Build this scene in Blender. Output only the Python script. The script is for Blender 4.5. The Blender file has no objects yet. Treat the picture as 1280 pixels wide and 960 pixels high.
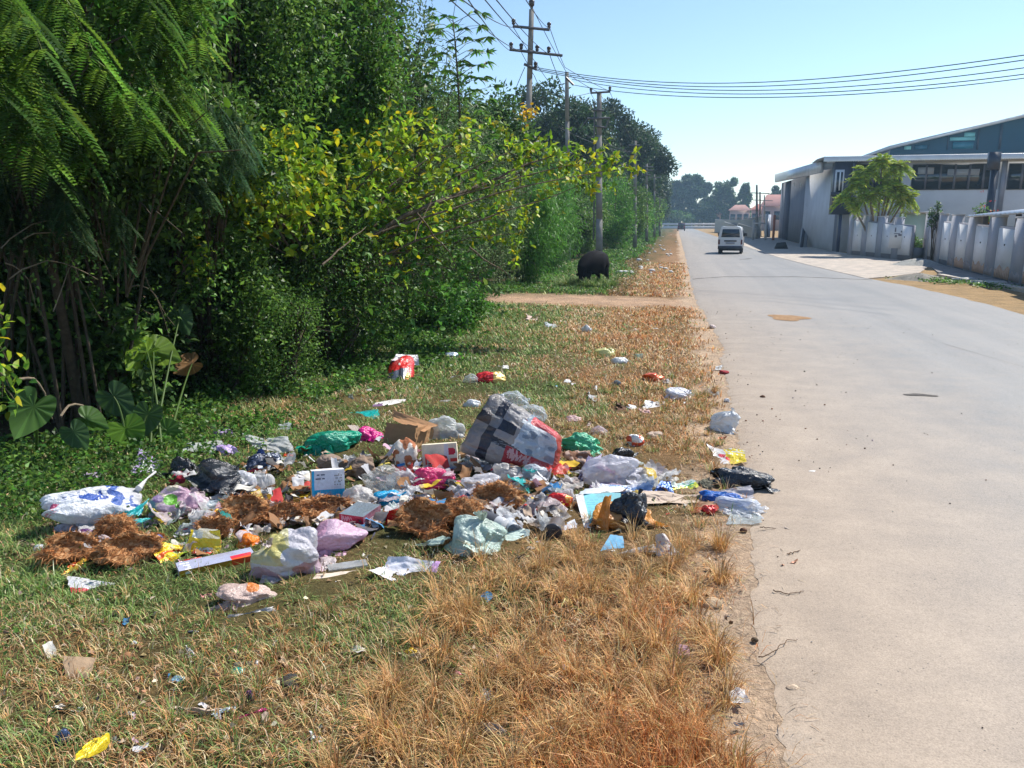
import bpy, bmesh, math, random
import numpy as np
from mathutils import Vector, Matrix

SC = bpy.context.scene
COL = SC.collection
RNG = np.random.default_rng(7)
random.seed(7)
PI = math.pi

# ------------------------------------------------------------------ camera geometry
CAM_H, PITCH, YAW, FOC = 1.7, math.radians(11.83), math.radians(11.97), 960.0

def ray(px, py):
    x = (px-640)/FOC; y = -(py-480)/FOC
    v = (x, math.cos(PITCH)+math.sin(PITCH)*y, -math.sin(PITCH)+math.cos(PITCH)*y)
    c, s = math.cos(YAW), math.sin(YAW)
    return (v[0]*c-v[1]*s, v[0]*s+v[1]*c, v[2])

def G(px, py, z=0.0):
    """point of the ground (height z) seen at a place of the photo"""
    r = ray(px, py); t = (z-CAM_H)/r[2]
    return Vector((r[0]*t, r[1]*t, z))

def pxm(px, py, z=0.0):
    r = ray(px, py); return FOC*r[2]/(z-CAM_H)

def D(px, py, hd):
    """point at horizontal distance hd in the direction of a place of the photo"""
    r = ray(px, py); t = hd/math.hypot(r[0], r[1])
    return Vector((r[0]*t, r[1]*t, CAM_H+r[2]*t))

# ------------------------------------------------------------------ numpy noise
def _hash(ix, iy, iz, seed):
    h = (ix*374761393 + iy*668265263 + iz*2147483647 + seed*974711) & 0xffffffff
    h = ((h ^ (h >> 13))*1274126177) & 0xffffffff
    h = ((h ^ (h >> 15))*2246822519) & 0xffffffff
    return ((h ^ (h >> 16)) & 0xffffff)/float(0xffffff)

def vnoise(P, freq=1.0, seed=0):
    P = np.asarray(P, float)*freq
    i = np.floor(P).astype(np.int64); f = P-i; f = f*f*(3-2*f)
    r = 0
    for a in (0, 1):
        for b in (0, 1):
            for c in (0, 1):
                w = (f[:, 0] if a else 1-f[:, 0])*(f[:, 1] if b else 1-f[:, 1])*(f[:, 2] if c else 1-f[:, 2])
                r = r+w*_hash(i[:, 0]+a, i[:, 1]+b, i[:, 2]+c, seed)
    return r*2-1

def n2(x, y, freq, seed=0):
    return vnoise(np.stack([x, y, np.zeros_like(x)], 1), freq, seed)

def nrm(a):
    return a/np.maximum(np.linalg.norm(a, axis=-1, keepdims=True), 1e-9)

# ------------------------------------------------------------------ mesh collector
class MB:
    def __init__(s):
        s.V = []; s.T = []; s.Q = []; s.TC = []; s.QC = []; s.n = 0; s.N = []; s.NC = []
    def add(s, V, F, C=(.5, .5, .5)):
        V = np.asarray(V, float).reshape(-1, 3); F = np.asarray(F, np.int64)
        C = np.asarray(C, float)
        if C.ndim == 1: C = np.tile(C, (len(F), 1))
        s.V.append(V)
        if F.shape[1] == 3: s.T.append(F+s.n); s.TC.append(C)
        else: s.Q.append(F+s.n); s.QC.append(C)
        s.n += len(V); return s
    def poly(s, pts, C=(.5, .5, .5)):
        s.V.append(np.asarray(pts, float)); s.N.append(list(range(s.n, s.n+len(pts)))); s.NC.append(C); s.n += len(pts)
        return s
    def box(s, a, b, C=(.5, .5, .5), M=None):
        x0, y0, z0 = a; x1, y1, z1 = b
        V = np.array([(x0,y0,z0),(x1,y0,z0),(x1,y1,z0),(x0,y1,z0),(x0,y0,z1),(x1,y0,z1),(x1,y1,z1),(x0,y1,z1)], float)
        if M is not None: V = (np.array(M.to_3x3()) @ V.T).T + np.array(M.translation)
        return s.add(V, [(0,3,2,1),(4,5,6,7),(0,1,5,4),(1,2,6,5),(2,3,7,6),(3,0,4,7)], C)
    def hexa(s, P, C=(.5, .5, .5)):
        """8 corners: bottom four counter-clockwise, top four"""
        return s.add(P, [(0,3,2,1),(4,5,6,7),(0,1,5,4),(1,2,6,5),(2,3,7,6),(3,0,4,7)], C)
    def tube(s, pts, rad, sides=6, C=(.5, .5, .5), cap=True):
        P = np.asarray(pts, float); n = len(P)
        R = np.full(n, rad, float) if np.isscalar(rad) else np.asarray(rad, float)
        T = np.gradient(P, axis=0); T = nrm(T)
        up = np.array([0, 0, 1.]) if abs(T[0][2]) < .9 else np.array([1., 0, 0])
        V = np.zeros((n, sides, 3)); a = np.cross(T[0], up); a /= np.linalg.norm(a)
        ang = np.arange(sides)*2*PI/sides
        for i in range(n):
            a = a-T[i]*np.dot(a, T[i]); a /= max(np.linalg.norm(a), 1e-9); b = np.cross(T[i], a)
            V[i] = P[i]+R[i]*(np.cos(ang)[:, None]*a+np.sin(ang)[:, None]*b)
        F = []
        for i in range(n-1):
            for k in range(sides):
                k2 = (k+1) % sides
                F.append((i*sides+k, i*sides+k2, (i+1)*sides+k2, (i+1)*sides+k))
        s.add(V.reshape(-1, 3), F, C)
        if cap:
            s.poly(V[0][::-1], C); s.poly(V[-1], C)
        return s
    def lathe(s, prof, seg=16, C=(.5, .5, .5), M=None, cols=None):
        prof = np.asarray(prof, float); n = len(prof); ang = np.arange(seg)*2*PI/seg
        V = np.stack([prof[:, 0][:, None]*np.cos(ang), prof[:, 0][:, None]*np.sin(ang), np.repeat(prof[:, 1][:, None], seg, 1)], 2).reshape(-1, 3)
        if M is not None: V = (np.array(M.to_3x3()) @ V.T).T + np.array(M.translation)
        F = []; CC = []
        for i in range(n-1):
            for k in range(seg):
                k2 = (k+1) % seg
                F.append((i*seg+k, i*seg+k2, (i+1)*seg+k2, (i+1)*seg+k)); CC.append(cols[i] if cols else C)
        return s.add(V, F, CC)
    def build(s, name, mat, parent=None, smooth=False, loc=None, rot=0.0):
        V = np.concatenate(s.V) if s.V else np.zeros((0, 3))
        m = bpy.data.meshes.new(name)
        loops = []; tot = []; C = []
        if s.T:
            t = np.concatenate(s.T); loops.append(t.ravel()); tot.append(np.full(len(t), 3)); C.append(np.repeat(np.concatenate(s.TC), 3, 0))
        if s.Q:
            q = np.concatenate(s.Q); loops.append(q.ravel()); tot.append(np.full(len(q), 4)); C.append(np.repeat(np.concatenate(s.QC), 4, 0))
        if s.N:
            loops.append(np.array([i for f in s.N for i in f])); tot.append(np.array([len(f) for f in s.N]))
            C.append(np.array([c for f, c in zip(s.N, s.NC) for _ in f], float))
        loops = np.concatenate(loops).astype(np.int32); tot = np.concatenate(tot).astype(np.int32); C = np.concatenate(C)
        m.vertices.add(len(V)); m.vertices.foreach_set('co', V.astype(np.float32).ravel())
        m.loops.add(len(loops)); m.loops.foreach_set('vertex_index', loops)
        m.polygons.add(len(tot)); st = np.concatenate([[0], np.cumsum(tot)[:-1]]).astype(np.int32)
        m.polygons.foreach_set('loop_start', st); m.polygons.foreach_set('loop_total', tot)
        if smooth: m.polygons.foreach_set('use_smooth', np.ones(len(tot), bool))
        at = m.color_attributes.new('Col', 'FLOAT_COLOR', 'CORNER')
        at.data.foreach_set('color', np.concatenate([C, np.ones((len(C), 1))], 1).astype(np.float32).ravel())
        m.update(calc_edges=True); m.validate()
        m.materials.append(mat)
        o = bpy.data.objects.new(name, m); COL.objects.link(o)
        if parent is not None: o.parent = parent
        if loc is not None: o.location = loc
        if rot: o.rotation_euler = (0, 0, rot)
        return o

LABELS = {}
def tag(o, label=None, cat=None, group=None, kind=None):
    if label: o['label'] = label
    if cat: o['category'] = cat
    if group: o['group'] = group
    if kind: o['kind'] = kind
    if label and kind is None:
        if label in LABELS and not group: print('DUP LABEL', label)
        LABELS[label] = 1
    return o

def thing(name, label, cat, loc=(0, 0, 0), rot=0.0, group=None):
    o = bpy.data.objects.new(name, None); COL.objects.link(o); o.empty_display_size = .1
    o.location = loc; o.rotation_euler = (0, 0, rot)
    return tag(o, label, cat, group)

def struct(o):
    o['kind'] = 'structure'; return o

# ------------------------------------------------------------------ materials
def newmat(name):
    m = bpy.data.materials.new(name); m.use_nodes = True; nt = m.node_tree; nt.nodes.clear()
    return m, nt, nt.nodes, nt.links

def node(nt, typ, **kw):
    n = nt.nodes.new(typ)
    for k, v in kw.items():
        if k.startswith('i_'):
            key = k[2:]; key = int(key) if key.isdigit() else key
            n.inputs[key].default_value = v
        else: setattr(n, k, v)
    return n

def mixcol(nt, a, b, fac, mode='MIX'):
    n = nt.nodes.new('ShaderNodeMix'); n.data_type = 'RGBA'; n.blend_type = mode
    def put(sock, v):
        if hasattr(v, 'is_linked') or hasattr(v, 'links'): nt.links.new(v, sock)
        else: sock.default_value = v if not isinstance(v, tuple) or len(v) == 4 else (*v, 1)
    f = n.inputs[0]
    if hasattr(fac, 'links'): nt.links.new(fac, f)
    else: f.default_value = fac
    put(n.inputs[6], a); put(n.inputs[7], b)
    return n.outputs[2]

def ramp(nt, src, stops):
    r = nt.nodes.new('ShaderNodeValToRGB'); nt.links.new(src, r.inputs[0])
    e = r.color_ramp.elements
    while len(e) < len(stops): e.new(.5)
    for k, (p, c) in enumerate(stops):
        e[k].position = p; e[k].color = (*c, 1) if len(c) == 3 else c
    return r.outputs[0]

def noise_tex(nt, scale, detail=4, rough=.55, coord=None, dim='3D'):
    n = node(nt, 'ShaderNodeTexNoise'); n.inputs['Scale'].default_value = scale
    n.inputs['Detail'].default_value = detail; n.inputs['Roughness'].default_value = rough
    if coord is not None: nt.links.new(coord, n.inputs['Vector'])
    return n.outputs['Fac']

def colmat(name, rough=.5, spec=.5, transl=0.0, transp=0.0, var=.15, vscale=12, bump=0.0, bscale=60, metal=0.0, coat=0.0, dirt=0.0):
    """colour from the mesh's own 'Col' attribute, broken up by noise"""
    m, nt, N, L = newmat(name)
    tc = N.new('ShaderNodeTexCoord'); at = node(nt, 'ShaderNodeAttribute', attribute_name='Col')
    nz = noise_tex(nt, vscale, 5, .6, tc.outputs['Object'])
    v = ramp(nt, nz, [(.3, (1-var,)*3), (.7, (1+var*.5,)*3)])
    c = mixcol(nt, at.outputs['Color'], v, 1.0, 'MULTIPLY')
    if dirt:
        nd = noise_tex(nt, vscale*.45, 6, .65, tc.outputs['Object'])
        f = ramp(nt, nd, [(.48, (0, 0, 0)), (.66, (dirt,)*3)])
        c = mixcol(nt, c, (.20, .14, .085), f)
    p = N.new('ShaderNodeBsdfPrincipled')
    L.new(c, p.inputs['Base Color']); p.inputs['Roughness'].default_value = rough
    p.inputs['Specular IOR Level'].default_value = spec; p.inputs['Metallic'].default_value = metal
    p.inputs['Coat Weight'].default_value = coat
    if bump:
        nb = noise_tex(nt, bscale, 5, .6, tc.outputs['Object'])
        b = node(nt, 'ShaderNodeBump'); b.inputs['Strength'].default_value = bump; b.inputs['Distance'].default_value = .02
        L.new(nb, b.inputs['Height']); L.new(b.outputs[0], p.inputs['Normal'])
    out = p.outputs[0]
    if transl:
        t = N.new('ShaderNodeBsdfTranslucent'); L.new(c, t.inputs[0])
        mx = node(nt, 'ShaderNodeMixShader'); mx.inputs[0].default_value = transl
        L.new(out, mx.inputs[1]); L.new(t.outputs[0], mx.inputs[2]); out = mx.outputs[0]
    if transp:
        t = N.new('ShaderNodeBsdfTransparent')
        fr = node(nt, 'ShaderNodeLayerWeight'); fr.inputs[0].default_value = .35
        mr = node(nt, 'ShaderNodeMapRange'); L.new(fr.outputs['Facing'], mr.inputs[0])
        mr.inputs[3].default_value = 1-transp; mr.inputs[4].default_value = min(1, 1-transp+.5)
        nn = noise_tex(nt, 14, 4, .6, tc.outputs['Object'])
        mm = node(nt, 'ShaderNodeMath', operation='MULTIPLY_ADD'); L.new(nn, mm.inputs[0]); mm.inputs[1].default_value = .45
        L.new(mr.outputs[0], mm.inputs[2])
        ms = node(nt, 'ShaderNodeMath', operation='SUBTRACT'); ms.use_clamp = True; L.new(mm.outputs[0], ms.inputs[0]); ms.inputs[1].default_value = .22
        mx = node(nt, 'ShaderNodeMixShader'); L.new(ms.outputs[0], mx.inputs[0])
        L.new(t.outputs[0], mx.inputs[1]); L.new(out, mx.inputs[2]); out = mx.outputs[0]
    o = N.new('ShaderNodeOutputMaterial'); L.new(out, o.inputs[0])
    return m

M = dict(
    leaf=colmat('leaf', rough=.48, spec=.32, transl=.45, var=.25, vscale=3),
    leaf_matt=colmat('leaf_matt', rough=.6, spec=.3, transl=.30, var=.25, vscale=2),
    bark=colmat('bark', rough=.9, spec=.2, var=.4, vscale=25, bump=.5, bscale=80),
    blade=colmat('grass_blade', rough=.6, spec=.3, transl=.25, var=.2, vscale=4),
    plastic=colmat('plastic_film', rough=.2, spec=.6, transl=.25, var=.10, vscale=9, bump=.7, bscale=38, dirt=.35),
    bin_liner=colmat('bin_liner_film', rough=.22, spec=.6, var=.2, vscale=20, bump=.6, bscale=45, dirt=.10),
    clear=colmat('clear_film', rough=.2, spec=.6, transl=.35, transp=.74, var=.1, vscale=10, bump=.5, bscale=40, dirt=.25),
    milky=colmat('milky_film', rough=.2, spec=.5, transl=.35, transp=.42, var=.1, vscale=10, bump=.45, bscale=40, dirt=.2),
    paper=colmat('paper', rough=.8, spec=.25, transl=.12, var=.12, vscale=14, bump=.2, bscale=70, dirt=.35),
    card=colmat('card', rough=.85, spec=.2, var=.15, vscale=16, bump=.15, bscale=90, dirt=.4),
    foil=colmat('foil_wrapper', rough=.25, spec=.7, var=.08, vscale=12, bump=.4, bscale=50, metal=.25, dirt=.2),
    fibre=colmat('coir_fibre', rough=.9, spec=.15, transl=.15, var=.4, vscale=30, bump=.4, bscale=120),
    hard=colmat('hard_plastic', rough=.35, spec=.5, var=.08, vscale=8, dirt=.15),
    wall=colmat('painted_wall', rough=.85, spec=.2, var=.12, vscale=.8, bump=.1, bscale=30),
    metal=colmat('painted_metal', rough=.4, spec=.5, var=.1, vscale=3),
    sheetmetal=colmat('sheet_metal', rough=.4, spec=.5, var=.15, vscale=1.5, metal=.3),
    carpaint=colmat('car_paint', rough=.25, spec=.6, var=.03, vscale=2, coat=.6),
    rubber=colmat('rubber', rough=.8, spec=.3, var=.1, vscale=6),
    concrete=colmat('pole_concrete', rough=.9, spec=.2, var=.25, vscale=3, bump=.3, bscale=40),
    hide=colmat('cow_hide', rough=.85, spec=.12, var=.3, vscale=8, bump=.3, bscale=60),
    stone=colmat('stone', rough=.9, spec=.2, var=.35, vscale=20, bump=.5, bscale=60),
    wire=colmat('wire', rough=.6, spec=.3, var=.05),
)

def glassmat(name, col, rough=.08):
    m, nt, N, L = newmat(name)
    p = N.new('ShaderNodeBsdfPrincipled'); p.inputs['Base Color'].default_value = (*col, 1)
    p.inputs['Roughness'].default_value = rough; p.inputs['Specular IOR Level'].default_value = .9
    tc = N.new('ShaderNodeTexCoord'); nb = noise_tex(nt, .8, 2, .5, tc.outputs['Object'])
    b = node(nt, 'ShaderNodeBump'); b.inputs['Strength'].default_value = .04; L.new(nb, b.inputs['Height']); L.new(b.outputs[0], p.inputs['Normal'])
    o = N.new('ShaderNodeOutputMaterial'); L.new(p.outputs[0], o.inputs[0]); return m
M['glass'] = glassmat('dark_glass', (.02, .035, .05))
M['glass_blue'] = colmat('blue_sheet_glass', rough=.5, spec=.3, var=.3, vscale=.15)
# ================================================================== camera, light, sky
cam = bpy.data.cameras.new('camera'); co = bpy.data.objects.new('camera', cam); COL.objects.link(co)
co.location = (0, 0, CAM_H); co.rotation_euler = (PI/2-PITCH, 0, YAW)
cam.sensor_width = 36; cam.lens = 27.0; cam.clip_end = 6000; cam.clip_start = .05
SC.camera = co

SUN_AZ, SUN_EL = math.radians(43), math.radians(48)
w = bpy.data.worlds.new('World'); SC.world = w; w.use_nodes = True
nt = w.node_tree; nt.nodes.clear()
sky = nt.nodes.new('ShaderNodeTexSky'); sky.sky_type = 'NISHITA'; sky.sun_disc = False
sky.sun_elevation = SUN_EL; sky.sun_rotation = SUN_AZ; sky.altitude = 900
sky.air_density = 1.15; sky.dust_density = .25; sky.ozone_density = 3.2
bg = nt.nodes.new('ShaderNodeBackground'); bg.inputs[1].default_value = .108
wo = nt.nodes.new('ShaderNodeOutputWorld')
nt.links.new(sky.outputs[0], bg.inputs[0]); nt.links.new(bg.outputs[0], wo.inputs[0])
sl = bpy.data.lights.new('sun', 'SUN'); sl.energy = 4.6; sl.angle = math.radians(.53); sl.color = (1, .95, .87)
so = bpy.data.objects.new('sun', sl); COL.objects.link(so)
sd = Vector((math.sin(SUN_AZ)*math.cos(SUN_EL), math.cos(SUN_AZ)*math.cos(SUN_EL), math.sin(SUN_EL)))
so.rotation_euler = (-sd).to_track_quat('-Z', 'Y').to_euler(); so.location = (20, 20, 40)
SC.view_settings.view_transform = 'Standard'; SC.view_settings.look = 'None'
SC.view_settings.gamma = 1; SC.view_settings.use_curve_mapping = False
SC.view_settings.exposure = .72
cy = SC.cycles
cy.max_bounces = 6; cy.diffuse_bounces = 3; cy.glossy_bounces = 2; cy.transmission_bounces = 3; cy.transparent_max_bounces = 16
cy.volume_bounces = 0; cy.use_adaptive_sampling = True; cy.adaptive_threshold = .02
cy.caustics_reflective = False; cy.caustics_refractive = False
cy.use_denoising = True
cy.sample_clamp_indirect = 6

# haze: pale air between here and the far trees
hz = bmesh.new(); bmesh.ops.create_cube(hz, size=1)
for v in hz.verts: v.co = Vector((v.co.x*640+20, v.co.y*680+300, -1 + (v.co.z+.5)*25))
hm = bpy.data.meshes.new('haze'); hz.to_mesh(hm); ho = bpy.data.objects.new('haze', hm); COL.objects.link(ho); ho['kind'] = 'stuff'
ho['label'] = 'thin pale haze over the road and far trees'
m, nt, N, L = newmat('haze_air')
pv = N.new('ShaderNodeVolumePrincipled'); pv.inputs['Color'].default_value = (.50, .76, 1.0, 1)
pv.inputs['Density'].default_value = .0006; pv.inputs['Anisotropy'].default_value = .3
o = N.new('ShaderNodeOutputMaterial'); L.new(pv.outputs[0], o.inputs['Volume']); hm.materials.append(m)
m.cycles.homogeneous_volume = True

# ================================================================== ground sheets
def road_left(y):
    y = np.asarray(y, float)
    base = np.interp(y, [0, 2.3, 3, 3.9, 4.6, 6, 8.4, 11.3, 14, 18, 26, 56, 144, 400], [.5, .45, .42, .45, .52, .52, .58, .68, .6, .44, .44, .4, .2, .1])
    return base + .03*n2(y, y*0, 1.3, 3) + .015*n2(y, y*0, 5, 4) + .02*n2(y, y*0, 13, 5) + .016*n2(y, y*0, 27, 6)
def road_right(y):
    return np.interp(y, [0, 15, 18, 22, 26, 32, 41, 67, 300], [6.5, 6.4, 6.45, 6.3, 5.8, 5.4, 5.0, 4.9, 4.6]) + .05*n2(np.asarray(y, float), np.asarray(y, float)*0, 1.5, 8)

def dryness(x, y):
    """1 = dry straw grass, 0 = green"""
    x = np.asarray(x, float); y = np.asarray(y, float)
    edge = np.interp(y, [0, 2, 3.2, 4.5, 6, 8, 11, 16, 18.5, 40, 120], [-1.15, -1.05, -.85, -.55, -.75, -1.2, -1.7, -1.9, -1.6, -1.5, -1.2])
    d = 1/(1+np.exp(-(x-edge)*3.2)) + .36*n2(x, y, 1.3, 11) + .28*n2(x, y, 3.7, 12)
    d = d + .20*np.clip((2.9-y)/.8, 0, 1)
    return np.clip(d, 0, 1)

def groundmat():
    m, nt, N, L = newmat('verge_soil')
    g = N.new('ShaderNodeNewGeometry'); at = node(nt, 'ShaderNodeAttribute', attribute_name='Col')
    f = noise_tex(nt, 30, 8, .7, g.outputs['Position']); f2 = noise_tex(nt, 2.2, 6, .6, g.outputs['Position'])
    c = mixcol(nt, at.outputs['Color'], ramp(nt, f, [(.3, (.55, .52, .5)), (.7, (1.3, 1.25, 1.2))]), 1.0, 'MULTIPLY')
    c = mixcol(nt, c, ramp(nt, f2, [(.35, (.75, .75, .75)), (.65, (1.15, 1.1, 1.05))]), 1.0, 'MULTIPLY')
    p = N.new('ShaderNodeBsdfPrincipled'); L.new(c, p.inputs['Base Color']); p.inputs['Roughness'].default_value = .95
    p.inputs['Specular IOR Level'].default_value = .1
    b = node(nt, 'ShaderNodeBump'); b.inputs['Strength'].default_value = .9; b.inputs['Distance'].default_value = .03
    L.new(f, b.inputs['Height']); L.new(b.outputs[0], p.inputs['Normal'])
    o = N.new('ShaderNodeOutputMaterial'); L.new(p.outputs[0], o.inputs[0]); return m
M['soil'] = groundmat()

def grid_sheet(xs, ys, zf, cf, name, mat):
    X, Y = np.meshgrid(xs, ys); x = X.ravel(); y = Y.ravel()
    V = np.stack([x, y, zf(x, y)], 1); nx = len(xs); ny = len(ys)
    i = np.arange((ny-1)*(nx-1)); r = i//(nx-1); c = i % (nx-1); a = r*nx+c
    F = np.stack([a, a+1, a+nx+1, a+nx], 1)
    ctr = V[F].mean(1)
    return struct(MB().add(V, F, cf(ctr[:, 0], ctr[:, 1])).build(name, mat, smooth=True))

def ground_col(x, y):
    d = dryness(x, y)
    dirt = np.array([.30, .20, .12]); green = np.array([.07, .08, .03]); straw = np.array([.20, .13, .065])
    C = green*(1-d)[:, None] + straw*d[:, None]
    # the crossing earth path and the bare red soil strip along the road
    path = np.clip(1.55-np.abs(y-16.8-.5*n2(x, y, .6, 5)-.3*n2(x, y, 2.2, 6)+.08*x)/1.0, 0, 1)*(x < 1.2)
    bare = np.clip((x+.95+.35*n2(x, y, .5, 6))*1.6, 0, 1)*np.clip((y-18)/3, 0, 1)*np.clip((70-y)/30, 0, 1)*(x < 1)
    edge = np.clip((x-road_left(y)+.46+.14*n2(x, y, 3, 9)+.06*n2(x, y, 11, 19))*4, 0, 1)
    C = C*(1-path)[:, None] + np.array([.42, .30, .21])*path[:, None]
    C = C*(1-bare*.8)[:, None] + np.array([.30, .19, .11])*(bare*.8)[:, None]
    C = C*(1-edge)[:, None] + np.array([.44, .345, .255])*edge[:, None]
    right = (x > 3)
    C[right] = np.array([.33, .24, .13])
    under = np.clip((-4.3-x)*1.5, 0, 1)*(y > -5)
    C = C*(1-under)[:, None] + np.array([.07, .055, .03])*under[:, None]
    return C

xs = np.concatenate([[-280, -200, -100, -40, -20, -12, -8], np.arange(-6, 1.01, .07), [1.5, 2.5, 4, 6, 8, 10, 14, 20, 40, 100, 200, 320]])
ys = np.concatenate([[-30, -15, -6], np.arange(-2, 9, .07), np.arange(9, 24, .25), np.arange(24, 80, 1.5), [85, 95, 110, 130, 160, 200, 260, 340, 450, 620]])
def gz(x, y):
    near = (x > -6.5)*(x < .55)*(y > -2.5)*(y < 24)
    fade = np.clip((road_left(y)-.02-x)*3, 0, 1)
    return near*fade*(.018*n2(x, y, 1.1, 21)+.012*n2(x, y, 4, 22)+.02)
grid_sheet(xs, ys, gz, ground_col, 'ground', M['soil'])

def roadmat():
    m, nt, N, L = newmat('worn_asphalt')
    g = N.new('ShaderNodeNewGeometry'); sep = node(nt, 'ShaderNodeSeparateXYZ'); L.new(g.outputs['Position'], sep.inputs[0])
    big = noise_tex(nt, .35, 6, .6, g.outputs['Position']); mid = noise_tex(nt, 2.3, 7, .65, g.outputs['Position'])
    fine = noise_tex(nt, 130, 3, .7, g.outputs['Position'])
    mp = node(nt, 'ShaderNodeMapping'); mp.inputs['Scale'].default_value = (1.6, .05, 1); L.new(g.outputs['Position'], mp.inputs[0])
    streak = noise_tex(nt, 1.0, 5, .6, mp.outputs[0])
    c = ramp(nt, fine, [(.25, (.145, .143, .140)), (.5, (.205, .201, .195)), (.78, (.28, .272, .262))])
    c = mixcol(nt, c, ramp(nt, big, [(.3, (.86, .88, .9)), (.7, (1.08, 1.06, 1.04))]), 1.0, 'MULTIPLY')
    c = mixcol(nt, c, ramp(nt, streak, [(.35, (.86, .88, .90)), (.65, (1.08, 1.07, 1.06))]), 1.0, 'MULTIPLY')
    # dust that has washed in from the left verge
    mr = node(nt, 'ShaderNodeMapRange'); L.new(sep.outputs[0], mr.inputs[0])
    mr.inputs[1].default_value = .3; mr.inputs[2].default_value = 3.4; mr.inputs[3].default_value = 1.0; mr.inputs[4].default_value = 0
    ad = node(nt, 'ShaderNodeMath', operation='MULTIPLY_ADD'); L.new(mid, ad.inputs[0]); ad.inputs[1].default_value = .9
    sb = node(nt, 'ShaderNodeMath', operation='SUBTRACT'); L.new(mr.outputs[0], sb.inputs[0]); sb.inputs[1].default_value = .45
    L.new(sb.outputs[0], ad.inputs[2])
    yr = node(nt, 'ShaderNodeMapRange'); L.new(sep.outputs[1], yr.inputs[0]); yr.inputs[1].default_value = 5; yr.inputs[2].default_value = 22; yr.inputs[3].default_value = 1; yr.inputs[4].default_value = .35
    mu = node(nt, 'ShaderNodeMath', operation='MULTIPLY'); mu.use_clamp = True; L.new(ad.outputs[0], mu.inputs[0]); L.new(yr.outputs[0], mu.inputs[1])
    dustc = ramp(nt, mid, [(.3, (.34, .25, .17)), (.7, (.39, .31, .235))])
    c = mixcol(nt, c, dustc, mu.outputs[0])
    c = mixcol(nt, c, ramp(nt, fine, [(.30, (.74, .74, .74)), (.5, (1, 1, 1)), (.72, (1.2, 1.2, 1.18))]), 1.0, 'MULTIPLY')
    f60 = noise_tex(nt, 38, 4, .7, g.outputs['Position']); c = mixcol(nt, c, ramp(nt, f60, [(.34, (.88, .88, .87)), (.5, (1, 1, 1)), (.68, (1.06, 1.06, 1.06))]), 1.0, 'MULTIPLY')
    # dark grit and white chips
    vo = node(nt, 'ShaderNodeTexVoronoi'); vo.inputs['Scale'].default_value = 26; L.new(g.outputs['Position'], vo.inputs[0])
    dots = ramp(nt, vo.outputs['Distance'], [(.07, (1, 1, 1)), (.13, (0, 0, 0))])
    sel = ramp(nt, noise_tex(nt, 5, 2, .5, g.outputs['Position']), [(.48, (0, 0, 0)), (.6, (.8, .8, .8))])
    dm = mixcol(nt, dots, sel, 1.0, 'MULTIPLY')
    c = mixcol(nt, c, (.07, .06, .05), dm)
    p = N.new('ShaderNodeBsdfPrincipled'); L.new(c, p.inputs['Base Color']); p.inputs['Roughness'].default_value = .72
    p.inputs['Specular IOR Level'].default_value = .45
    b = node(nt, 'ShaderNodeBump'); b.inputs['Strength'].default_value = .35; b.inputs['Distance'].default_value = .006
    L.new(fine, b.inputs['Height']); L.new(b.outputs[0], p.inputs['Normal'])
    o = N.new('ShaderNodeOutputMaterial'); L.new(p.outputs[0], o.inputs[0]); return m
M['road'] = roadmat()
ysr = np.concatenate([np.arange(-5, 12, .03), np.arange(12, 24, .08), np.arange(24, 100, 1), [110, 125, 150, 180, 220, 252]])
K = 12
Vr = []; 
for t in np.linspace(0, 1, K): Vr.append(np.stack([road_left(ysr)*(1-t)+road_right(ysr)*t, ysr, np.full(len(ysr), .024)], 1))
Vr = np.stack(Vr, 1)
Vr[:, 0, 2] = .002
Vr[:, 1, 0] = Vr[:, 0, 0]+.12
n = len(ysr); i = np.arange((n-1)*(K-1)); r = i//(K-1); c = i % (K-1); a = r*K+c
struct(MB().add(Vr.reshape(-1, 3), np.stack([a, a+1, a+K+1, a+K], 1)).build('road', M['road'], smooth=True))

def flat(name, pts, z, col, mat, th=0.0):
    mb = MB(); P = [(x, y, z) for x, y in pts]
    mb.poly(P, col)
    if th:
        Q = [(x, y, z-th) for x, y in pts]
        for k in range(len(P)):
            k2 = (k+1) % len(P); mb.add([Q[k], Q[k2], P[k2], P[k]], [(0, 1, 2, 3)], col)
    return struct(mb.build(name, mat))
# cross road at the far end, where the road stops
flat('side_road', [(-40, 252), (60, 252), (60, 259), (-40, 259)], .02, (.3, .3, .3), M['soil'])
# pale concrete apron before the works yard
flat('concrete_apron', [(5.75, 25.6), (6.9, 27.0), (8.2, 29.0), (9.6, 33.0), (10.1, 39.4), (9.5, 46), (9.2, 52), (9.6, 64), (11.6, 98), (4.7, 99), (4.9, 67), (4.95, 41), (5.35, 32)], .034, (.50, .47, .43), M['soil'], .034)
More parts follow.
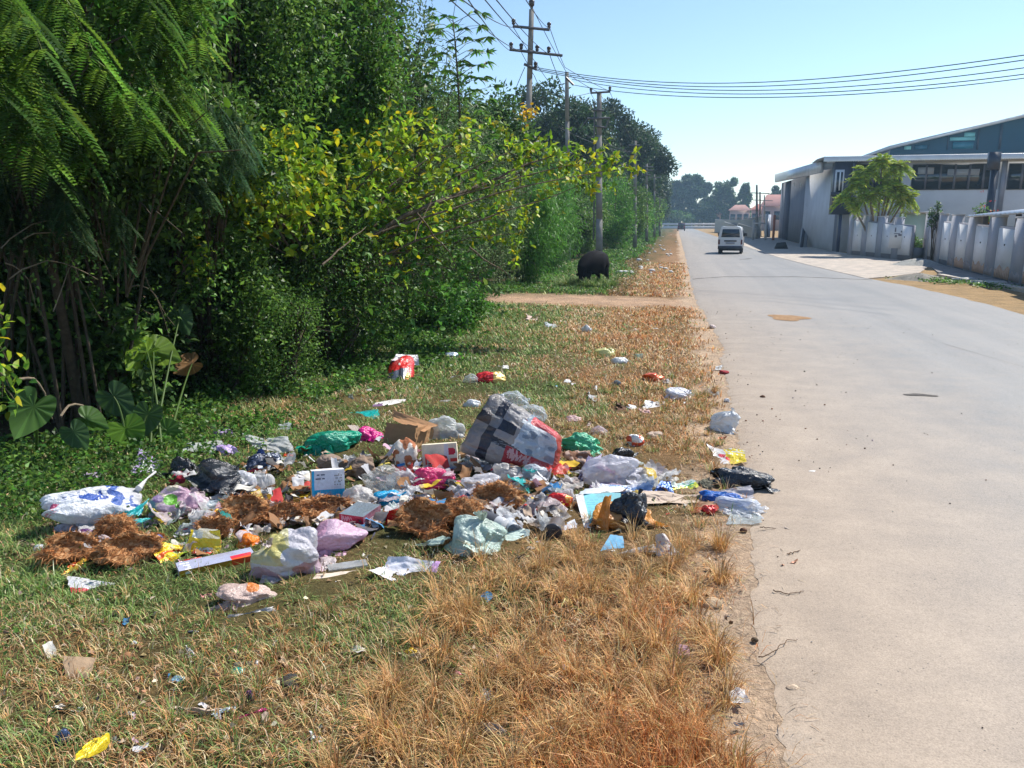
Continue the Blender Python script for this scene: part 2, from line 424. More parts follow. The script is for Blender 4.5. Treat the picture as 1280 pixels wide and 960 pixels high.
# dust patch and cracks on the asphalt
def patch(px, py, wx, wy, col, name, seed):
    g = G(px, py); a = np.linspace(0, 2*PI, 25)[:-1]
    rr = 1+.35*np.array([math.sin(3*t+seed)+.6*math.sin(5*t+seed*2) for t in a])*.5
    return flat(name, [(g.x+wx*math.cos(t)*q, g.y+wy*math.sin(t)*q) for t, q in zip(a, rr)], .029, col, M['soil'])
patch(985, 399, .33, .45, (.36, .24, .14), 'dust_patch', 1)
patch(1150, 497, .16, .05, (.17, .165, .16), 'oil_stain', 3)
def crack(name, pts, wd, seed=0):
    P = [G(*p) for p in pts]; xs = np.interp(np.linspace(0, len(P)-1, 40), range(len(P)), [p.x for p in P]); ys_ = np.interp(np.linspace(0, len(P)-1, 40), range(len(P)), [p.y for p in P])
    ys_ = ys_+.05*n2(xs*3, ys_*0, 2, seed); ww = wd*(.5+.8*np.abs(n2(xs*2, ys_*0, 3, seed+1)))
    mb = MB(); V = np.concatenate([np.stack([xs, ys_-ww, xs*0+.0275], 1), np.stack([xs, ys_+ww, xs*0+.0275], 1)])
    k = np.arange(39); mb.add(V, np.stack([k, k+1, k+41, k+40], 1), (.09, .085, .08)); return struct(mb.build(name, M['soil']))
crack('road_crack', [(866, 350), (905, 347), (1000, 347), (1090, 351)], .07, 2)
crack('road_crack', [(925, 325), (940, 324)], .25, 5)
crack('road_crack', [(932, 313), (950, 319), (985, 327), (1040, 338)], .03, 7)
crack('road_crack', [(1100, 400), (1180, 432), (1280, 462)], .018, 9)
# ================================================================== foliage
def leaves(mb, P, A, L, Wd, C, seed=0, shape='rhomb', up=None, droop=.25):
    """P base points, A axis of each leaf, L lengths, Wd widths, C colours (n,3)"""
    n = len(P); r = np.random.default_rng(seed+1)
    A = nrm(A); ref = nrm(r.normal(size=(n, 3))*.7+np.array([0, 0, 1.0])) if up is None else up
    S = nrm(np.cross(A, ref)); Nn = nrm(np.cross(S, A))
    L = np.broadcast_to(L, n)[:, None]; Wd = np.broadcast_to(Wd, n)[:, None]
    tip = P+A*L-Nn*L*droop
    if shape == 'rhomb':
        m1 = P+A*L*.42+S*Wd*.5+Nn*Wd*.16; m2 = P+A*L*.42-S*Wd*.5+Nn*Wd*.16
        V = np.stack([P, m1, tip, m2], 1).reshape(-1, 3); F = np.arange(n*4).reshape(n, 4)
        mb.add(V, F, C)
    else:
        a1 = P+A*L*.22+S*Wd*.42+Nn*Wd*.15; a2 = P+A*L*.22-S*Wd*.42+Nn*Wd*.15
        b1 = P+A*L*.62+S*Wd*.40-Nn*L*droop*.35+Nn*Wd*.12; b2 = P+A*L*.62-S*Wd*.40-Nn*L*droop*.35+Nn*Wd*.12
        mid = P+A*L*.45-Nn*L*droop*.1
        V = np.stack([P, a1, b1, tip, b2, a2, mid], 1).reshape(-1, 3); k = np.arange(n)[:, None]*7
        F = np.concatenate([k+np.array([[0, 1, 2, 6]]), k+np.array([[6, 2, 3, 4]]), k+np.array([[0, 6, 4, 5]])], 0)
        mb.add(V, F, np.concatenate([C, C, C], 0))

def pick(cols, n, r, var=.25):
    cols = np.asarray(cols, float); C = cols[r.integers(0, len(cols), n)]
    return np.clip(C*(1+var*r.normal(size=(n, 1)))*(1+.06*r.normal(size=(n, 3))), .004, 1)

GREEN = [(.075, .165, .03), (.10, .20, .035), (.055, .125, .028), (.14, .25, .04)]
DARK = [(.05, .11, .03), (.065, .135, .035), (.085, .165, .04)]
BLUEG = [(.045, .09, .04), (.06, .11, .05), (.035, .075, .03)]
LIME = [(.36, .48, .03), (.30, .44, .03), (.22, .38, .03), (.56, .50, .02), (.26, .42, .03), (.15, .29, .03)]
FRESH = [(.09, .25, .035), (.13, .30, .04), (.07, .19, .035)]
GREY = [(.12, .20, .07), (.15, .23, .08), (.08, .15, .05)]

def shrub(name, label, cat, x, y, h, rx, ry, n, L, W, cols, seed, clumps=26, z0=0.0, group='trees and bushes of the roadside hedge',
          shape='rhomb', droop=.3, csize=.30, hang=0.0, trunk=.05, mat='leaf', bare=.12, lean=(0, 0), shell=.55, flowers=None, spread=1.0):
    r = np.random.default_rng(seed)
    t = thing(name, label, cat, (x, y, 0), 0, group)
    # clump centres in the crown
    d = nrm(r.normal(size=(clumps, 3))); rad = shell+(1-shell)*r.random(clumps)**.5
    ctr = d*rad[:, None]*np.array([rx, ry, (h-z0)*.5])*.86
    ctr[:, 2] += z0+(h-z0)*.5
    ctr[:, 0] += lean[0]*ctr[:, 2]/h; ctr[:, 1] += lean[1]*ctr[:, 2]/h
    ctr[:, 2] = np.maximum(ctr[:, 2], .12)
    wt = r.random(clumps)*.9+.4; wt /= wt.sum()
    which = r.choice(clumps, n, p=wt)
    off = r.normal(size=(n, 3)); off = nrm(off)*(r.random((n, 1))**.45)
    size = csize*(.6+.8*r.random(clumps))
    sc = size[which][:, None]*np.array([rx, ry, (h-z0)*.5])
    P = ctr[which]+off*np.minimum(sc, np.array([1.6, 1.6, 1.1]))
    P[:, 2] = np.maximum(P[:, 2], .03)
    A = nrm(off*.8+r.normal(size=(n, 3))*.6+np.array([0, 0, .15-hang]))
    C = pick(cols, n, r)
    cv = 1+.22*r.normal(size=clumps); C = np.clip(C*cv[which][:, None], .004, 1)
    mb = MB(); leaves(mb, P, A, L*(.6+.8*r.random(n)), W*(.7+.6*r.random(n)), C, seed, shape, droop=droop)
    mb.build('crown', M[mat], t)
    tb = MB(); base = np.array([0, 0, -.1])
    nl = min(clumps, 9)
    for k in range(nl):
        c = ctr[k]; q = base+np.array([.12*r.normal(), .12*r.normal(), 0]); mid = q*.5+c*.5+np.array([.1*r.normal()*rx, .1*r.normal()*ry, .12*h])
        s = np.linspace(0, 1, 6)[:, None]; pts = q*(1-s)**2+2*mid*s*(1-s)+c*s**2
        tb.tube(pts, np.linspace(trunk*(1.0 if k == 0 else .22+.2*r.random()), .006 if trunk < .1 else .02, 6), 5, (.065, .05, .035), cap=False)
        for _ in range(3):
            e = c+r.normal(size=3)*np.array([rx, ry, h*.4])*.22; tb.tube([c*.6+q*.4+0*e, (c+e)/2, e], [.012, .009, .004], 4, (.10, .08, .055), cap=False)
    tb.build('trunk', M['bark'], t)
    if flowers:
        fr = r.choice(clumps, flowers[0]); fp = ctr[fr]+nrm(r.normal(size=(flowers[0], 3)))*size[fr][:, None]*np.array([rx, ry, h*.5])
        fb = MB()
        for q in range(3): leaves(fb, fp, r.normal(size=(flowers[0], 3)), .045, .03, pick([flowers[1]], flowers[0], r, .1), seed+q)
        fb.build('flowers', M['leaf'], t)
    return t

def fern_tree(name, label, x, y, fronds, seed, cols, group=None):
    """feathery compound leaves hanging from thin boughs; fronds = list of (start, direction, length)"""
    r = np.random.default_rng(seed)
    t = thing(name, label, 'tree', (x, y, 0), 0, group)
    o = np.array([x, y, 0]); mb = MB(); tb = MB()
    for (s, d, Lf) in fronds:
        s = np.asarray(s)-o; d = nrm(np.asarray(d, float)); k = 9
        pin = 5+int(2*r.random())
        u = np.linspace(0, 1, 10)[:, None]; mainp = s+d*u*Lf*.8+np.array([0, 0, -1.])*(u**2)*Lf*.35
        tb.tube(mainp, np.linspace(.006, .002, 10), 3, (.12, .16, .05), cap=False)
        side = nrm(np.cross(d, [0, 0, 1]))
        for j in range(pin):
            f = .2+.8*j/pin; b = s+d*f*Lf*.8+np.array([0, 0, -1.])*(f**2)*Lf*.35
            for sg in (-1, 1):
                pd = nrm(d*.75+side*sg*.8+np.array([0, 0, -.55])+.12*r.normal(size=3)); pl = Lf*.42*(1-.35*f)
                nn = 15; v = np.linspace(.05, 1, nn)[:, None]
                ax = b+pd*v*pl+np.array([0, 0, -1.])*(v**2)*pl*.35
                sd_ = nrm(np.cross(pd, [0, 0, 1.])+.1*r.normal(size=3))
                col = pick(cols, 1, r)[0]
                for s2 in (-1, 1):
                    leaves(mb, ax, np.tile(sd_*s2+pd*.35, (nn, 1)), (.052*Lf/.5)*np.sin(PI*(.15+.8*v[:, 0]))**.5, .017*Lf/.5, pick([col], nn, r, .1), seed+j, up=np.tile([0, 0, 1.], (nn, 1))+.2*r.normal(size=(nn, 3)), droop=.05)
    mb.build('crown', M['leaf'], t)
    for k in range(5):
        s = np.asarray(fronds[r.integers(len(fronds))][0])-o
        q = np.array([.1*r.normal(), .1*r.normal(), -.1]); mid = q*.4+s*.6+np.array([0, 0, 1.2]); v = np.linspace(0, 1, 8)[:, None]
        tb.tube(q*(1-v)**2+2*mid*v*(1-v)+s*v**2, np.linspace(.032 if k == 0 else .013, .005, 8), 6, (.06, .05, .035), cap=False)
    tb.build('trunk', M['bark'], t)
    return t

HG = 'trees and bushes of the roadside hedge'
lbl = [
 # name, label, px, distance, h, rx, ry, n, L, W, cols, kw   (px only says in which direction from the viewpoint it grows)
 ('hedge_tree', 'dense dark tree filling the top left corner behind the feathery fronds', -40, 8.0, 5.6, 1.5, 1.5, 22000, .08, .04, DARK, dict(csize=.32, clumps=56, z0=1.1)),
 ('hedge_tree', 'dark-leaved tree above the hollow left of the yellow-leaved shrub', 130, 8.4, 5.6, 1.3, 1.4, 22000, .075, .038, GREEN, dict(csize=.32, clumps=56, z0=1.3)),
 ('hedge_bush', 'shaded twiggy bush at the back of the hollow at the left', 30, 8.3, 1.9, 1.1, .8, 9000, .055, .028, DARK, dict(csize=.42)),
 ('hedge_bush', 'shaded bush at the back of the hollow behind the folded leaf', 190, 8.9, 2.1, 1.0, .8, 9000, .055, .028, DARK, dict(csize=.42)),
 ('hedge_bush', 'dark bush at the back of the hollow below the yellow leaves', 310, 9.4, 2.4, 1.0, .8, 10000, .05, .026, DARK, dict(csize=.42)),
 ('hedge_tree', 'dense tree with small orange flowers above the yellow-leaved shrub', 280, 9.8, 6.3, 1.4, 1.5, 26000, .075, .038, GREEN, dict(csize=.30, clumps=60, z0=1.2, flowers=(30, (.75, .22, .03)))),
 ('hedge_tree', 'full leafy tree rising out of the frame between the flowers and the airy tree', 415, 11.6, 6.6, 1.35, 1.5, 26000, .085, .042, GREEN+FRESH, dict(csize=.30, clumps=60, z0=1.2)),
 ('hedge_tree', 'airy tree with fine grey-green leaves against the sky at the top', 490, 13.4, 6.6, 1.0, 1.2, 12000, .065, .028, GREY, dict(csize=.24, clumps=60, z0=2.0, shell=.3)),
 ('hedge_bush', 'small-leaved bush rising behind the dark bin liners', 330, 8.2, 1.1, .6, .6, 9000, .03, .016, GREEN, dict(csize=.42, clumps=30)),
 ('hedge_bush', 'low bush with pale small leaves beside the red foil packet', 440, 9.7, 1.3, .7, .8, 12000, .03, .016, GREEN, dict(csize=.42, clumps=30)),
 ('hedge_bush', 'leafy bush low under the middle of the yellow-leaved shrub', 400, 9.3, 1.9, .8, .7, 11000, .045, .022, GREEN, dict(csize=.42, clumps=30)),
 ('hedge_bush', 'dark bush under the long arching yellow branch', 500, 12.4, 2.6, 1.0, 1.0, 15000, .05, .025, GREEN, dict(csize=.42, clumps=34)),
 ('hedge_bush', 'mid-green bush of tiny leaves below the broad-leaved sapling', 535, 15.2, 4.5, 1.1, 1.2, 24000, .045, .02, GREY, dict(csize=.4, clumps=44)),
 ('hedge_bush', 'bright low bush at the near side of the earth path', 560, 12.6, .75, .6, .9, 7000, .05, .03, FRESH, dict(csize=.4, clumps=26)),
 ('hedge_bush', 'fine dull-green bush below the long arching branch', 590, 18.2, 4.2, 1.2, 1.4, 26000, .05, .022, GREY, dict(csize=.4, clumps=44)),
 ('hedge_tree', 'dark broad-leaved tree top just left of the first pole', 628, 22.5, 5.3, 1.0, 1.0, 6000, .15, .08, DARK, dict(csize=.42, clumps=24, z0=2.9)),
 ('willowy_bush', 'bright green bush of long drooping leaves in front of the first pole', 655, 22.0, 3.1, 1.1, 1.3, 22000, .15, .016, FRESH, dict(csize=.42, clumps=40, hang=.5, droop=.5)),
 ('willowy_bush', 'grassy-leaved bush left of the second pole', 683, 27.0, 3.9, 1.1, 1.5, 20000, .17, .02, FRESH, dict(csize=.42, clumps=40, hang=.5, droop=.5)),
 ('hedge_bush', 'leafy bush behind the black calf', 722, 39.0, 3.0, 1.0, 1.5, 10000, .1, .05, GREEN, dict(csize=.42, clumps=30)),
 ('hedge_tree', 'green tree between the second and third poles', 728, 45.0, 5.0, 1.5, 2.2, 14000, .12, .06, GREEN, dict(csize=.4, clumps=36)),
 ('hedge_tree', 'feathery green tree right of the third pole', 768, 50.0, 4.8, 1.5, 2.6, 16000, .12, .05, FRESH, dict(csize=.4, clumps=36)),
 ('hedge_tree', 'olive green tree further along the hedge beyond the feathery one', 782, 62.0, 5.0, 1.7, 3.0, 13000, .14, .07, GREEN, dict(csize=.4, clumps=36)),
 ('hedge_tree', 'loose pale green tree in the hedge before the distant poles', 796, 78.0, 5.0, 1.8, 4.0, 12000, .17, .08, FRESH, dict(csize=.4, clumps=36)),
 ('hedge_tree', 'hedge tree beside the row of distant poles', 806, 98.0, 5.4, 2.0, 6.0, 11000, .22, .11, GREEN, dict(csize=.4, clumps=36)),
 ('hedge_tree', 'last low green tree where the hedge meets the far wall', 814, 135.0, 6.5, 2.4, 10.0, 11000, .3, .15, GREEN, dict(csize=.4, clumps=40)),
 ('hedge_bush', 'broad-leaved creeper-covered bush low in the left hollow', 60, 7.6, 1.5, .9, .5, 5000, .08, .045, DARK+GREEN, dict(csize=.4, clumps=30)),
 ('hedge_bush', 'loose leafy branches hanging over the left hollow', 110, 7.3, 3.0, 1.3, .7, 9000, .06, .034, GREEN, dict(csize=.26, clumps=50, z0=1.4)),
 ('hedge_bush', 'leafy branches hanging between the feathery fronds and the yellow leaves', 240, 8.3, 3.0, 1.0, .7, 9000, .06, .034, GREEN, dict(csize=.26, clumps=50, z0=1.2)),
 ('hedge_bush', 'broad-leaved branches mixed in among the feathery fronds', 60, 7.0, 4.6, 1.5, .8, 10000, .075, .042, GREEN+FRESH, dict(csize=.22, clumps=60, z0=2.0, shell=.3)),
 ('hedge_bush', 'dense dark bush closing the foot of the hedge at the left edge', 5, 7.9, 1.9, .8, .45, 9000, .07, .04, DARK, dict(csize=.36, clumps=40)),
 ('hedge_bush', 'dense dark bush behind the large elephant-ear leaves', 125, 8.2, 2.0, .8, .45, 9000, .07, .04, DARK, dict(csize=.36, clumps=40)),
 ('hedge_bush', 'loose leafy bush standing below the left of the yellow leaves', 265, 8.2, 1.7, .8, .6, 8000, .05, .028, GREEN, dict(csize=.3, clumps=40)),
]
for k, (nm, lb, px, hd, h, rx, ry, n, L, W, cols, kw) in enumerate(lbl):
    p = D(px, 279, hd)
    shrub(nm, lb, 'bush' if 'bush' in nm else 'tree', p.x, p.y, h, rx, ry, n, L, W, cols, 100+k, **kw)
# rows further in that close the hedge
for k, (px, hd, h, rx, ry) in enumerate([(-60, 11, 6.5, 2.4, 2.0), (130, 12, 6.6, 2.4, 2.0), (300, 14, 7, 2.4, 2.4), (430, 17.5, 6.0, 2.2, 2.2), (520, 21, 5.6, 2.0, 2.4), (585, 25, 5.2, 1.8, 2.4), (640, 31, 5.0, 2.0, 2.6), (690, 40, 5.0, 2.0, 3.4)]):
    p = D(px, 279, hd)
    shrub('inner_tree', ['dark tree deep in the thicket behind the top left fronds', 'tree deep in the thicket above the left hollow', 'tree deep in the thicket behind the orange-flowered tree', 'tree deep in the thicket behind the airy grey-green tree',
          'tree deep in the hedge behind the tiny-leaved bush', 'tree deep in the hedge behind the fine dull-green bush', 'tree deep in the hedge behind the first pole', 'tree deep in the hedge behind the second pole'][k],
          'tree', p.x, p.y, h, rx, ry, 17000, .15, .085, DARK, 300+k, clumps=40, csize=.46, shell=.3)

# tall dark trees beyond the poles and the far trees at the end of the road
DEEP = [(.03, .065, .025), (.04, .08, .03), (.05, .095, .03)]
far = [
 ('dark_tree', 'tall dark rounded tree between the first and second poles', 702, 66, 96, 52, 5.2, 26000, .34, DEEP, 1),
 ('dark_tree', 'tall dark tree just right of the second pole', 722, 74, 108, 38, 4.2, 20000, .32, DEEP, 2),
 ('dark_tree', 'dark tree crown in the middle of the three behind the third pole', 764, 88, 126, 30, 5.0, 22000, .36, DEEP, 3),
 ('dark_tree', 'broad dark tree sloping down to the right of the third pole', 789, 98, 152, 28, 5.4, 22000, .36, DEEP, 4),
 ('dark_tree', 'small dark tree beside the distant row of poles', 822, 150, 208, 14, 3.0, 9000, .4, DEEP, 5),
]
for nm, lb, px, y, ptop, rpx, rx, n, L, cols, sd_ in far:
    hd = y/math.cos(math.atan2(px-640, 981)*-1+YAW)
    p = D(px, ptop, hd); 
    shrub(nm, lb, 'tree', p.x, p.y, p.z, rx, rx*1.1, n, L, L*.55, cols, 500+sd_, clumps=54, csize=.34, z0=1.0, trunk=.28, group='tall dark trees beyond the poles', mat='leaf_matt')
FT = 'far trees at the end of the road'
for nm, lb, px, y, ptop, rpx, n, L, cols, sd_, kw in [
 ('rain_tree', 'big far round-crowned tree at the end of the road', 864, 285, 217, 33, 22000, 1.0, BLUEG, 1, dict(z0=1)),
 ('rain_tree', 'low round far tree just left of the big round-crowned one', 838, 290, 240, 17, 10000, .9, BLUEG, 2, dict(z0=0)),
 ('far_tree', 'tall ragged far tree right of the big round-crowned one', 907, 268, 215, 18, 10000, .75, DARK, 3, dict(z0=1, csize=.34, shell=.3)),
 ('far_tree', 'smaller far tree in front of the pink-walled houses', 884, 262, 254, 12, 5000, .6, BLUEG, 4, dict(z0=0)),
 ('conifer', 'narrow pointed far tree above the red roofs', 932, 262, 221, 8, 7000, .6, DARK, 5, dict(z0=1, csize=.25, shell=.1)),
 ('far_tree', 'far tree just showing above the pink roofs beside the white fascia', 974, 255, 228, 11, 6000, .6, BLUEG, 6, dict(z0=1)),
 ('far_tree', 'low far tree between the big round-crowned one and the ragged one', 889, 275, 245, 16, 9000, .8, BLUEG, 8, dict(z0=0)),
 ('far_tree', 'low bushy far tree behind the pink-walled house', 922, 270, 252, 15, 8000, .7, DARK, 9, dict(z0=0)),
 ('far_tree', 'dark low far tree behind the distant white rail', 850, 270, 264, 22, 6000, .6, GREEN, 7, dict(z0=0)),
]:
    hd = y; p = D(px, ptop, hd); rx = rpx*y/960.
    shrub(nm, lb, 'tree', p.x, p.y, p.z, rx, rx*.9, n, L, L*.6, cols, 600+sd_, clumps=34, trunk=.4, group=FT, mat='leaf_matt', **{**dict(csize=.42), **kw})

# ------------------------------------------------------------------ yellow-leaved shrub with arching branches
def twig_leaves(mb, P, A, r, n, L, W, cols, seed, spread=.25):
    k = len(P); idx = r.integers(0, k, n)
    base = P[idx]+r.normal(size=(n, 3))*spread
    # leaves in threes at the end of each twig
    q = np.repeat(base, 3, 0); ax = nrm(np.repeat(A[idx], 3, 0)*.35+r.normal(size=(n*3, 3))*.7+np.array([0, 0, .1]))
    leaves(mb, q, ax, L*(.7+.6*r.random(n*3)), W*(.7+.6*r.random(n*3)), pick(cols, n*3, r, .18), seed, 'ovate', droop=.25)

def arching_shrub():
    r = np.random.default_rng(51)
    base = D(370, 480, 9.2); base.z = 0; t = thing('yellow_leaved_shrub', 'sprawling shrub with sunlit yellow-green leaves and arching bare branches', 'shrub', base)
    o = np.array(base); tb = MB(); mb = MB()
    def arc(p0, p1, lift, rad0, rad1, n=14):
        p0 = np.array(p0)-o; p1 = np.array(p1)-o; mid = (p0+p1)/2+np.array([0, 0, lift]); s = np.linspace(0, 1, n)[:, None]
        P = p0*(1-s)**2+2*mid*s*(1-s)+p1*s**2; P += np.cumsum(r.normal(size=P.shape)*.012, 0); tb.tube(P, np.linspace(rad0, rad1, n), 5, (.13, .10, .07), cap=False); return P
    # (end px, end py, distance, leaves, spread, colours)
    hub = D(385, 340, 9.0)
    main = arc((base.x, base.y, -.1), hub, .3, .05, .035)
    sprays = [((640, 195), 11.0, 50, .12, LIME), ((700, 190), 11.2, 90, .18, LIME), ((755, 205), 11.4, 90, .16, LIME), ((790, 215), 11.5, 22, .08, LIME), ((735, 225), 11.3, 34, .12, LIME), ((670, 180), 11.2, 26, .10, LIME),
              ((575, 200), 10.4, 60, .2, LIME), ((520, 175), 9.9, 90, .22, LIME), ((590, 160), 10.2, 18, .10, LIME), ((470, 205), 9.6, 120, .28, LIME), ((430, 250), 9.4, 110, .28, LIME+GREEN), ((510, 215), 9.8, 90, .24, LIME), 
              ((350, 200), 8.4, 130, .24, LIME), ((310, 215), 8.1, 100, .22, LIME), ((390, 215), 8.8, 100, .22, LIME), ((330, 255), 8.3, 150, .24, LIME), ((395, 265), 8.8, 120, .24, LIME), ((260, 190), 7.9, 26, .14, LIME), ((285, 235), 8.0, 40, .16, LIME),
              ((560, 250), 10.4, 110, .3, LIME+FRESH), ((610, 275), 10.8, 90, .24, LIME+FRESH), ((640, 290), 11.0, 30, .12, LIME), ((500, 280), 9.9, 140, .32, LIME+FRESH), ((545, 320), 10.2, 120, .32, FRESH+GREEN), ((450, 320), 9.4, 130, .32, FRESH+LIME+GREEN), ((590, 340), 10.6, 60, .2, FRESH),
              ((480, 380), 9.4, 90, .32, GREEN+FRESH), ((560, 375), 10.2, 60, .26, FRESH)]
    for (px, py), hd, n, sp, cols in sprays:
        e = D(px, py, hd); P = arc(np.array(main[-1])+o+r.normal(size=3)*.08, e, .12+.2*r.random(), .018, .004)
        k = P[5:]; A = np.tile(nrm(P[-1]-P[4]), (len(k), 1)); wts = np.linspace(.2, 1, len(k))
        kk = k[r.choice(len(k), 60, p=wts/wts.sum())]; AA = A[:1].repeat(60, 0)
        kk = np.concatenate([kk[:24], np.tile(P[-1], (36, 1))]); 
        twig_leaves(mb, kk, AA, r, n, .088, .056, cols, 51, sp)
        for _ in range(7):
            q = P[r.integers(6, 14)]; tb.tube([q, q+r.normal(size=3)*sp*.6, q+r.normal(size=3)*sp*1.1], [.006, .004, .002], 3, (.16, .12, .08), cap=False)
    # the long dark bough reaching out towards the road
    P = arc(hub, D(700, 190, 11.2), .22, .04, .008, 22)
    for (a, b, ha, hb, rd) in [((300, 285), (385, 340), 8.2, 9.0, .007), ((395, 335), (560, 352), 8.9, 10.2, .006), ((400, 330), (455, 285), 8, 8.8, .012), ((520, 265), (560, 330), 9, 9.8, .012), ((585, 310), (640, 355), 9.6, 10.4, .012), ((520, 300), (545, 240), 9, 9.6, .010)]:
        arc(D(*a, ha), D(*b, hb), .05, rd, rd*.4, 8)
    mb.build('crown', M['leaf'], t); tb.build('trunk', M['bark'], t)
arching_shrub()

# broad-leaved sapling against the sky
def sapling():
    r = np.random.default_rng(9); base = D(545, 300, 13.6); base.z = 0; t = thing('broad_leaved_sapling', 'sapling with large drooping leaves standing out against the sky', 'tree', base, 0, HG)
    o = np.array(base); mb = MB(); tb = MB(); 
    top = np.array(D(566, 22, 13.2))-o; s = np.linspace(0, 1, 12)[:, None]
    P = np.array([0, 0, -.1])*(1-s)+top*s+np.array([.25, 0, 0])*np.sin(s*PI); tb.tube(P, np.linspace(.05, .008, 12), 6, (.14, .12, .08))
    for k in range(100):
        f = .45+.55*(k/100); c = P[0]*(1-f)+P[-1]*f+np.array([.25, 0, 0])*math.sin(f*PI)
        a = k*2.4; d = np.array([math.cos(a), math.sin(a), .35]); ln = (.55-.3*(f-.5))*(.7+.6*r.random()); e = c+d*ln
        tb.tube([c, c+d*ln*.5+np.array([0, 0, .04]), e], [.006, .005, .003], 3, (.1, .16, .05), cap=False)
        n = 7; ang = np.linspace(-1.3, 1.3, n); sd_ = nrm(np.cross(d, [0, 0, 1])); A = np.array([d*math.cos(q)+sd_*math.sin(q)+np.array([0, 0, -.35]) for q in ang])
        leaves(mb, np.tile(e, (n, 1)), A, .17*(.8+.4*r.random(n)), .055, pick(GREEN+FRESH, n, r), k, 'ovate', droop=.35)
    mb.build('crown', M['leaf'], t); tb.build('trunk', M['bark'], t)
sapling()

# feathery hanging fronds at the top left
r = np.random.default_rng(77); fr = []
for k in range(30):
    px = r.uniform(-60, 215); py = r.uniform(-60, 130); hd = 5.3+r.uniform(-.2, .9)+px/260.; p = D(px, py, hd); fr.append((np.array(p), (.75+.2*r.normal(), -.35+.3*r.normal(), -.45), .55+.3*r.random()))
ft = D(-60, 400, 7.2)
fern_tree('feathery_tree', 'tree with long feathery fronds hanging over the top left corner', ft.x, ft.y, fr, 3, [(.10, .21, .03), (.15, .27, .035), (.07, .15, .035)], HG)
fr = []
for k in range(34):
    px = r.uniform(160, 300); py = r.uniform(110, 215)+(px-240)*.2; hd = 7.0+r.uniform(-.2, .7); p = D(px, py, hd); fr.append((np.array(p), (.5+.3*r.normal(), -.3+.3*r.normal(), -.7), .35+.2*r.random()))
ft = D(200, 400, 8.4)
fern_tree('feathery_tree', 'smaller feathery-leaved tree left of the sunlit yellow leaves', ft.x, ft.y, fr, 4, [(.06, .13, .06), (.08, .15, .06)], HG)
fr = []
for k in range(22):
    px = r.uniform(-20, 160); py = r.uniform(170, 260); hd = 6.2+r.uniform(-.2, .9); p = D(px, py, hd); fr.append((np.array(p), (.5+.3*r.normal(), -.4+.3*r.normal(), -.6), .35+.2*r.random()))
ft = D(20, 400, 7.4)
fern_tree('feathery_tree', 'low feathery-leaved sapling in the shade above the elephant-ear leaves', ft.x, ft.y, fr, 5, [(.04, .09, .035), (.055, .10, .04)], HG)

# bare straggling twigs and dark stems in the shaded hollow
def stems(name, label, pts, seed, rad=.008, nleaf=0, cols=GREEN, L=.04):
    r = np.random.default_rng(seed); b = pts[0][0]; t = thing(name, label, 'plant', (b[0], b[1], 0)); o = np.array([b[0], b[1], 0]); tb = MB(); mb = MB()
    for a, c in pts:
        a = np.array(a)-o; c = np.array(c)-o; s = np.linspace(0, 1, 8)[:, None]; P = a*(1-s)+c*s+np.array([0, 0, .12])*np.sin(s*PI)+np.cumsum(r.normal(size=(8, 3))*.012, 0)
        tb.tube(P, np.linspace(rad, rad*.4, 8), 4, (.20, .16, .11), cap=False)
        if nleaf:
            q = P[r.integers(2, 8, nleaf)]+r.normal(size=(nleaf, 3))*.06; leaves(mb, q, r.normal(size=(nleaf, 3)), L, L*.55, pick(cols, nleaf, r), seed, 'ovate')
    tb.build('stem', M['bark'], t)
    if nleaf: mb.build('foliage', M['leaf'], t)
    return t
def fd(h): return h*1.27 if h < 7 else h
def tw(lst): return [(tuple(D(a[0], a[1], fd(a[2]))), tuple(D(b[0], b[1], fd(b[2])))) for a, b in lst]
stems('creeper', 'thin creeper stems with small leaves at the upper left of the dark hollow', tw([((90, 290, 4.9), (145, 345, 5.0)), ((30, 300, 4.8), (140, 320, 5.0)), ((10, 350, 4.7), (110, 355, 4.9)), ((60, 285, 4.9), (120, 400, 5.1)), ((10, 330, 4.8), (60, 400, 4.9)), ((70, 390, 4.9), (100, 320, 5.2)), ((0, 310, 4.7), (100, 290, 5.2))]), 5, .005, 44, GREEN, .032)
stems('creeper', 'small-leaved creeper hanging in the middle of the dark hollow', tw([((150, 300, 5.6), (200, 420, 5.7)), ((160, 360, 5.6), (210, 400, 5.7)), ((140, 420, 5.5), (205, 395, 5.6)), ((240, 330, 6.2), (200, 430, 5.9))]), 6, .005, 40, GREEN, .036)
stems('fallen_bough', 'bare grey bough slanting down at the left edge of the hollow', tw([((20, 475, 4.6), (75, 515, 4.7)), ((75, 515, 4.7), (130, 520, 4.9))]), 7, .012)
stems('light_leaved_sprig', 'bright leafy sprig at the left picture edge over the elephant-ear leaves', tw([((-20, 430, 4.1), (10, 400, 4.2)), ((-20, 470, 4.1), (20, 470, 4.2)), ((-20, 500, 4.1), (15, 500, 4.2)), ((-20, 440, 4.1), (5, 500, 4.2)), ((-30, 400, 4.1), (10, 445, 4.2))]), 8, .006, 26, LIME+FRESH, .07)
stems('light_leaved_sprig', 'bright drooping sprig right of the folded elephant-ear leaf', tw([((230, 320, 6.1), (262, 340, 6.0)), ((250, 310, 6.1), (265, 350, 6.0)), ((235, 330, 6.1), (255, 345, 6.0))]), 9, .005, 34, LIME+FRESH, .06)
stems('light_leaved_sprig', 'bright sprig below the sunlit yellow leaves', tw([((295, 350, 6.7), (315, 380, 6.6)), ((300, 345, 6.7), (310, 365, 6.6)), ((215, 335, 6.0), (245, 350, 6.0))]), 10, .005, 30, LIME+FRESH, .05)
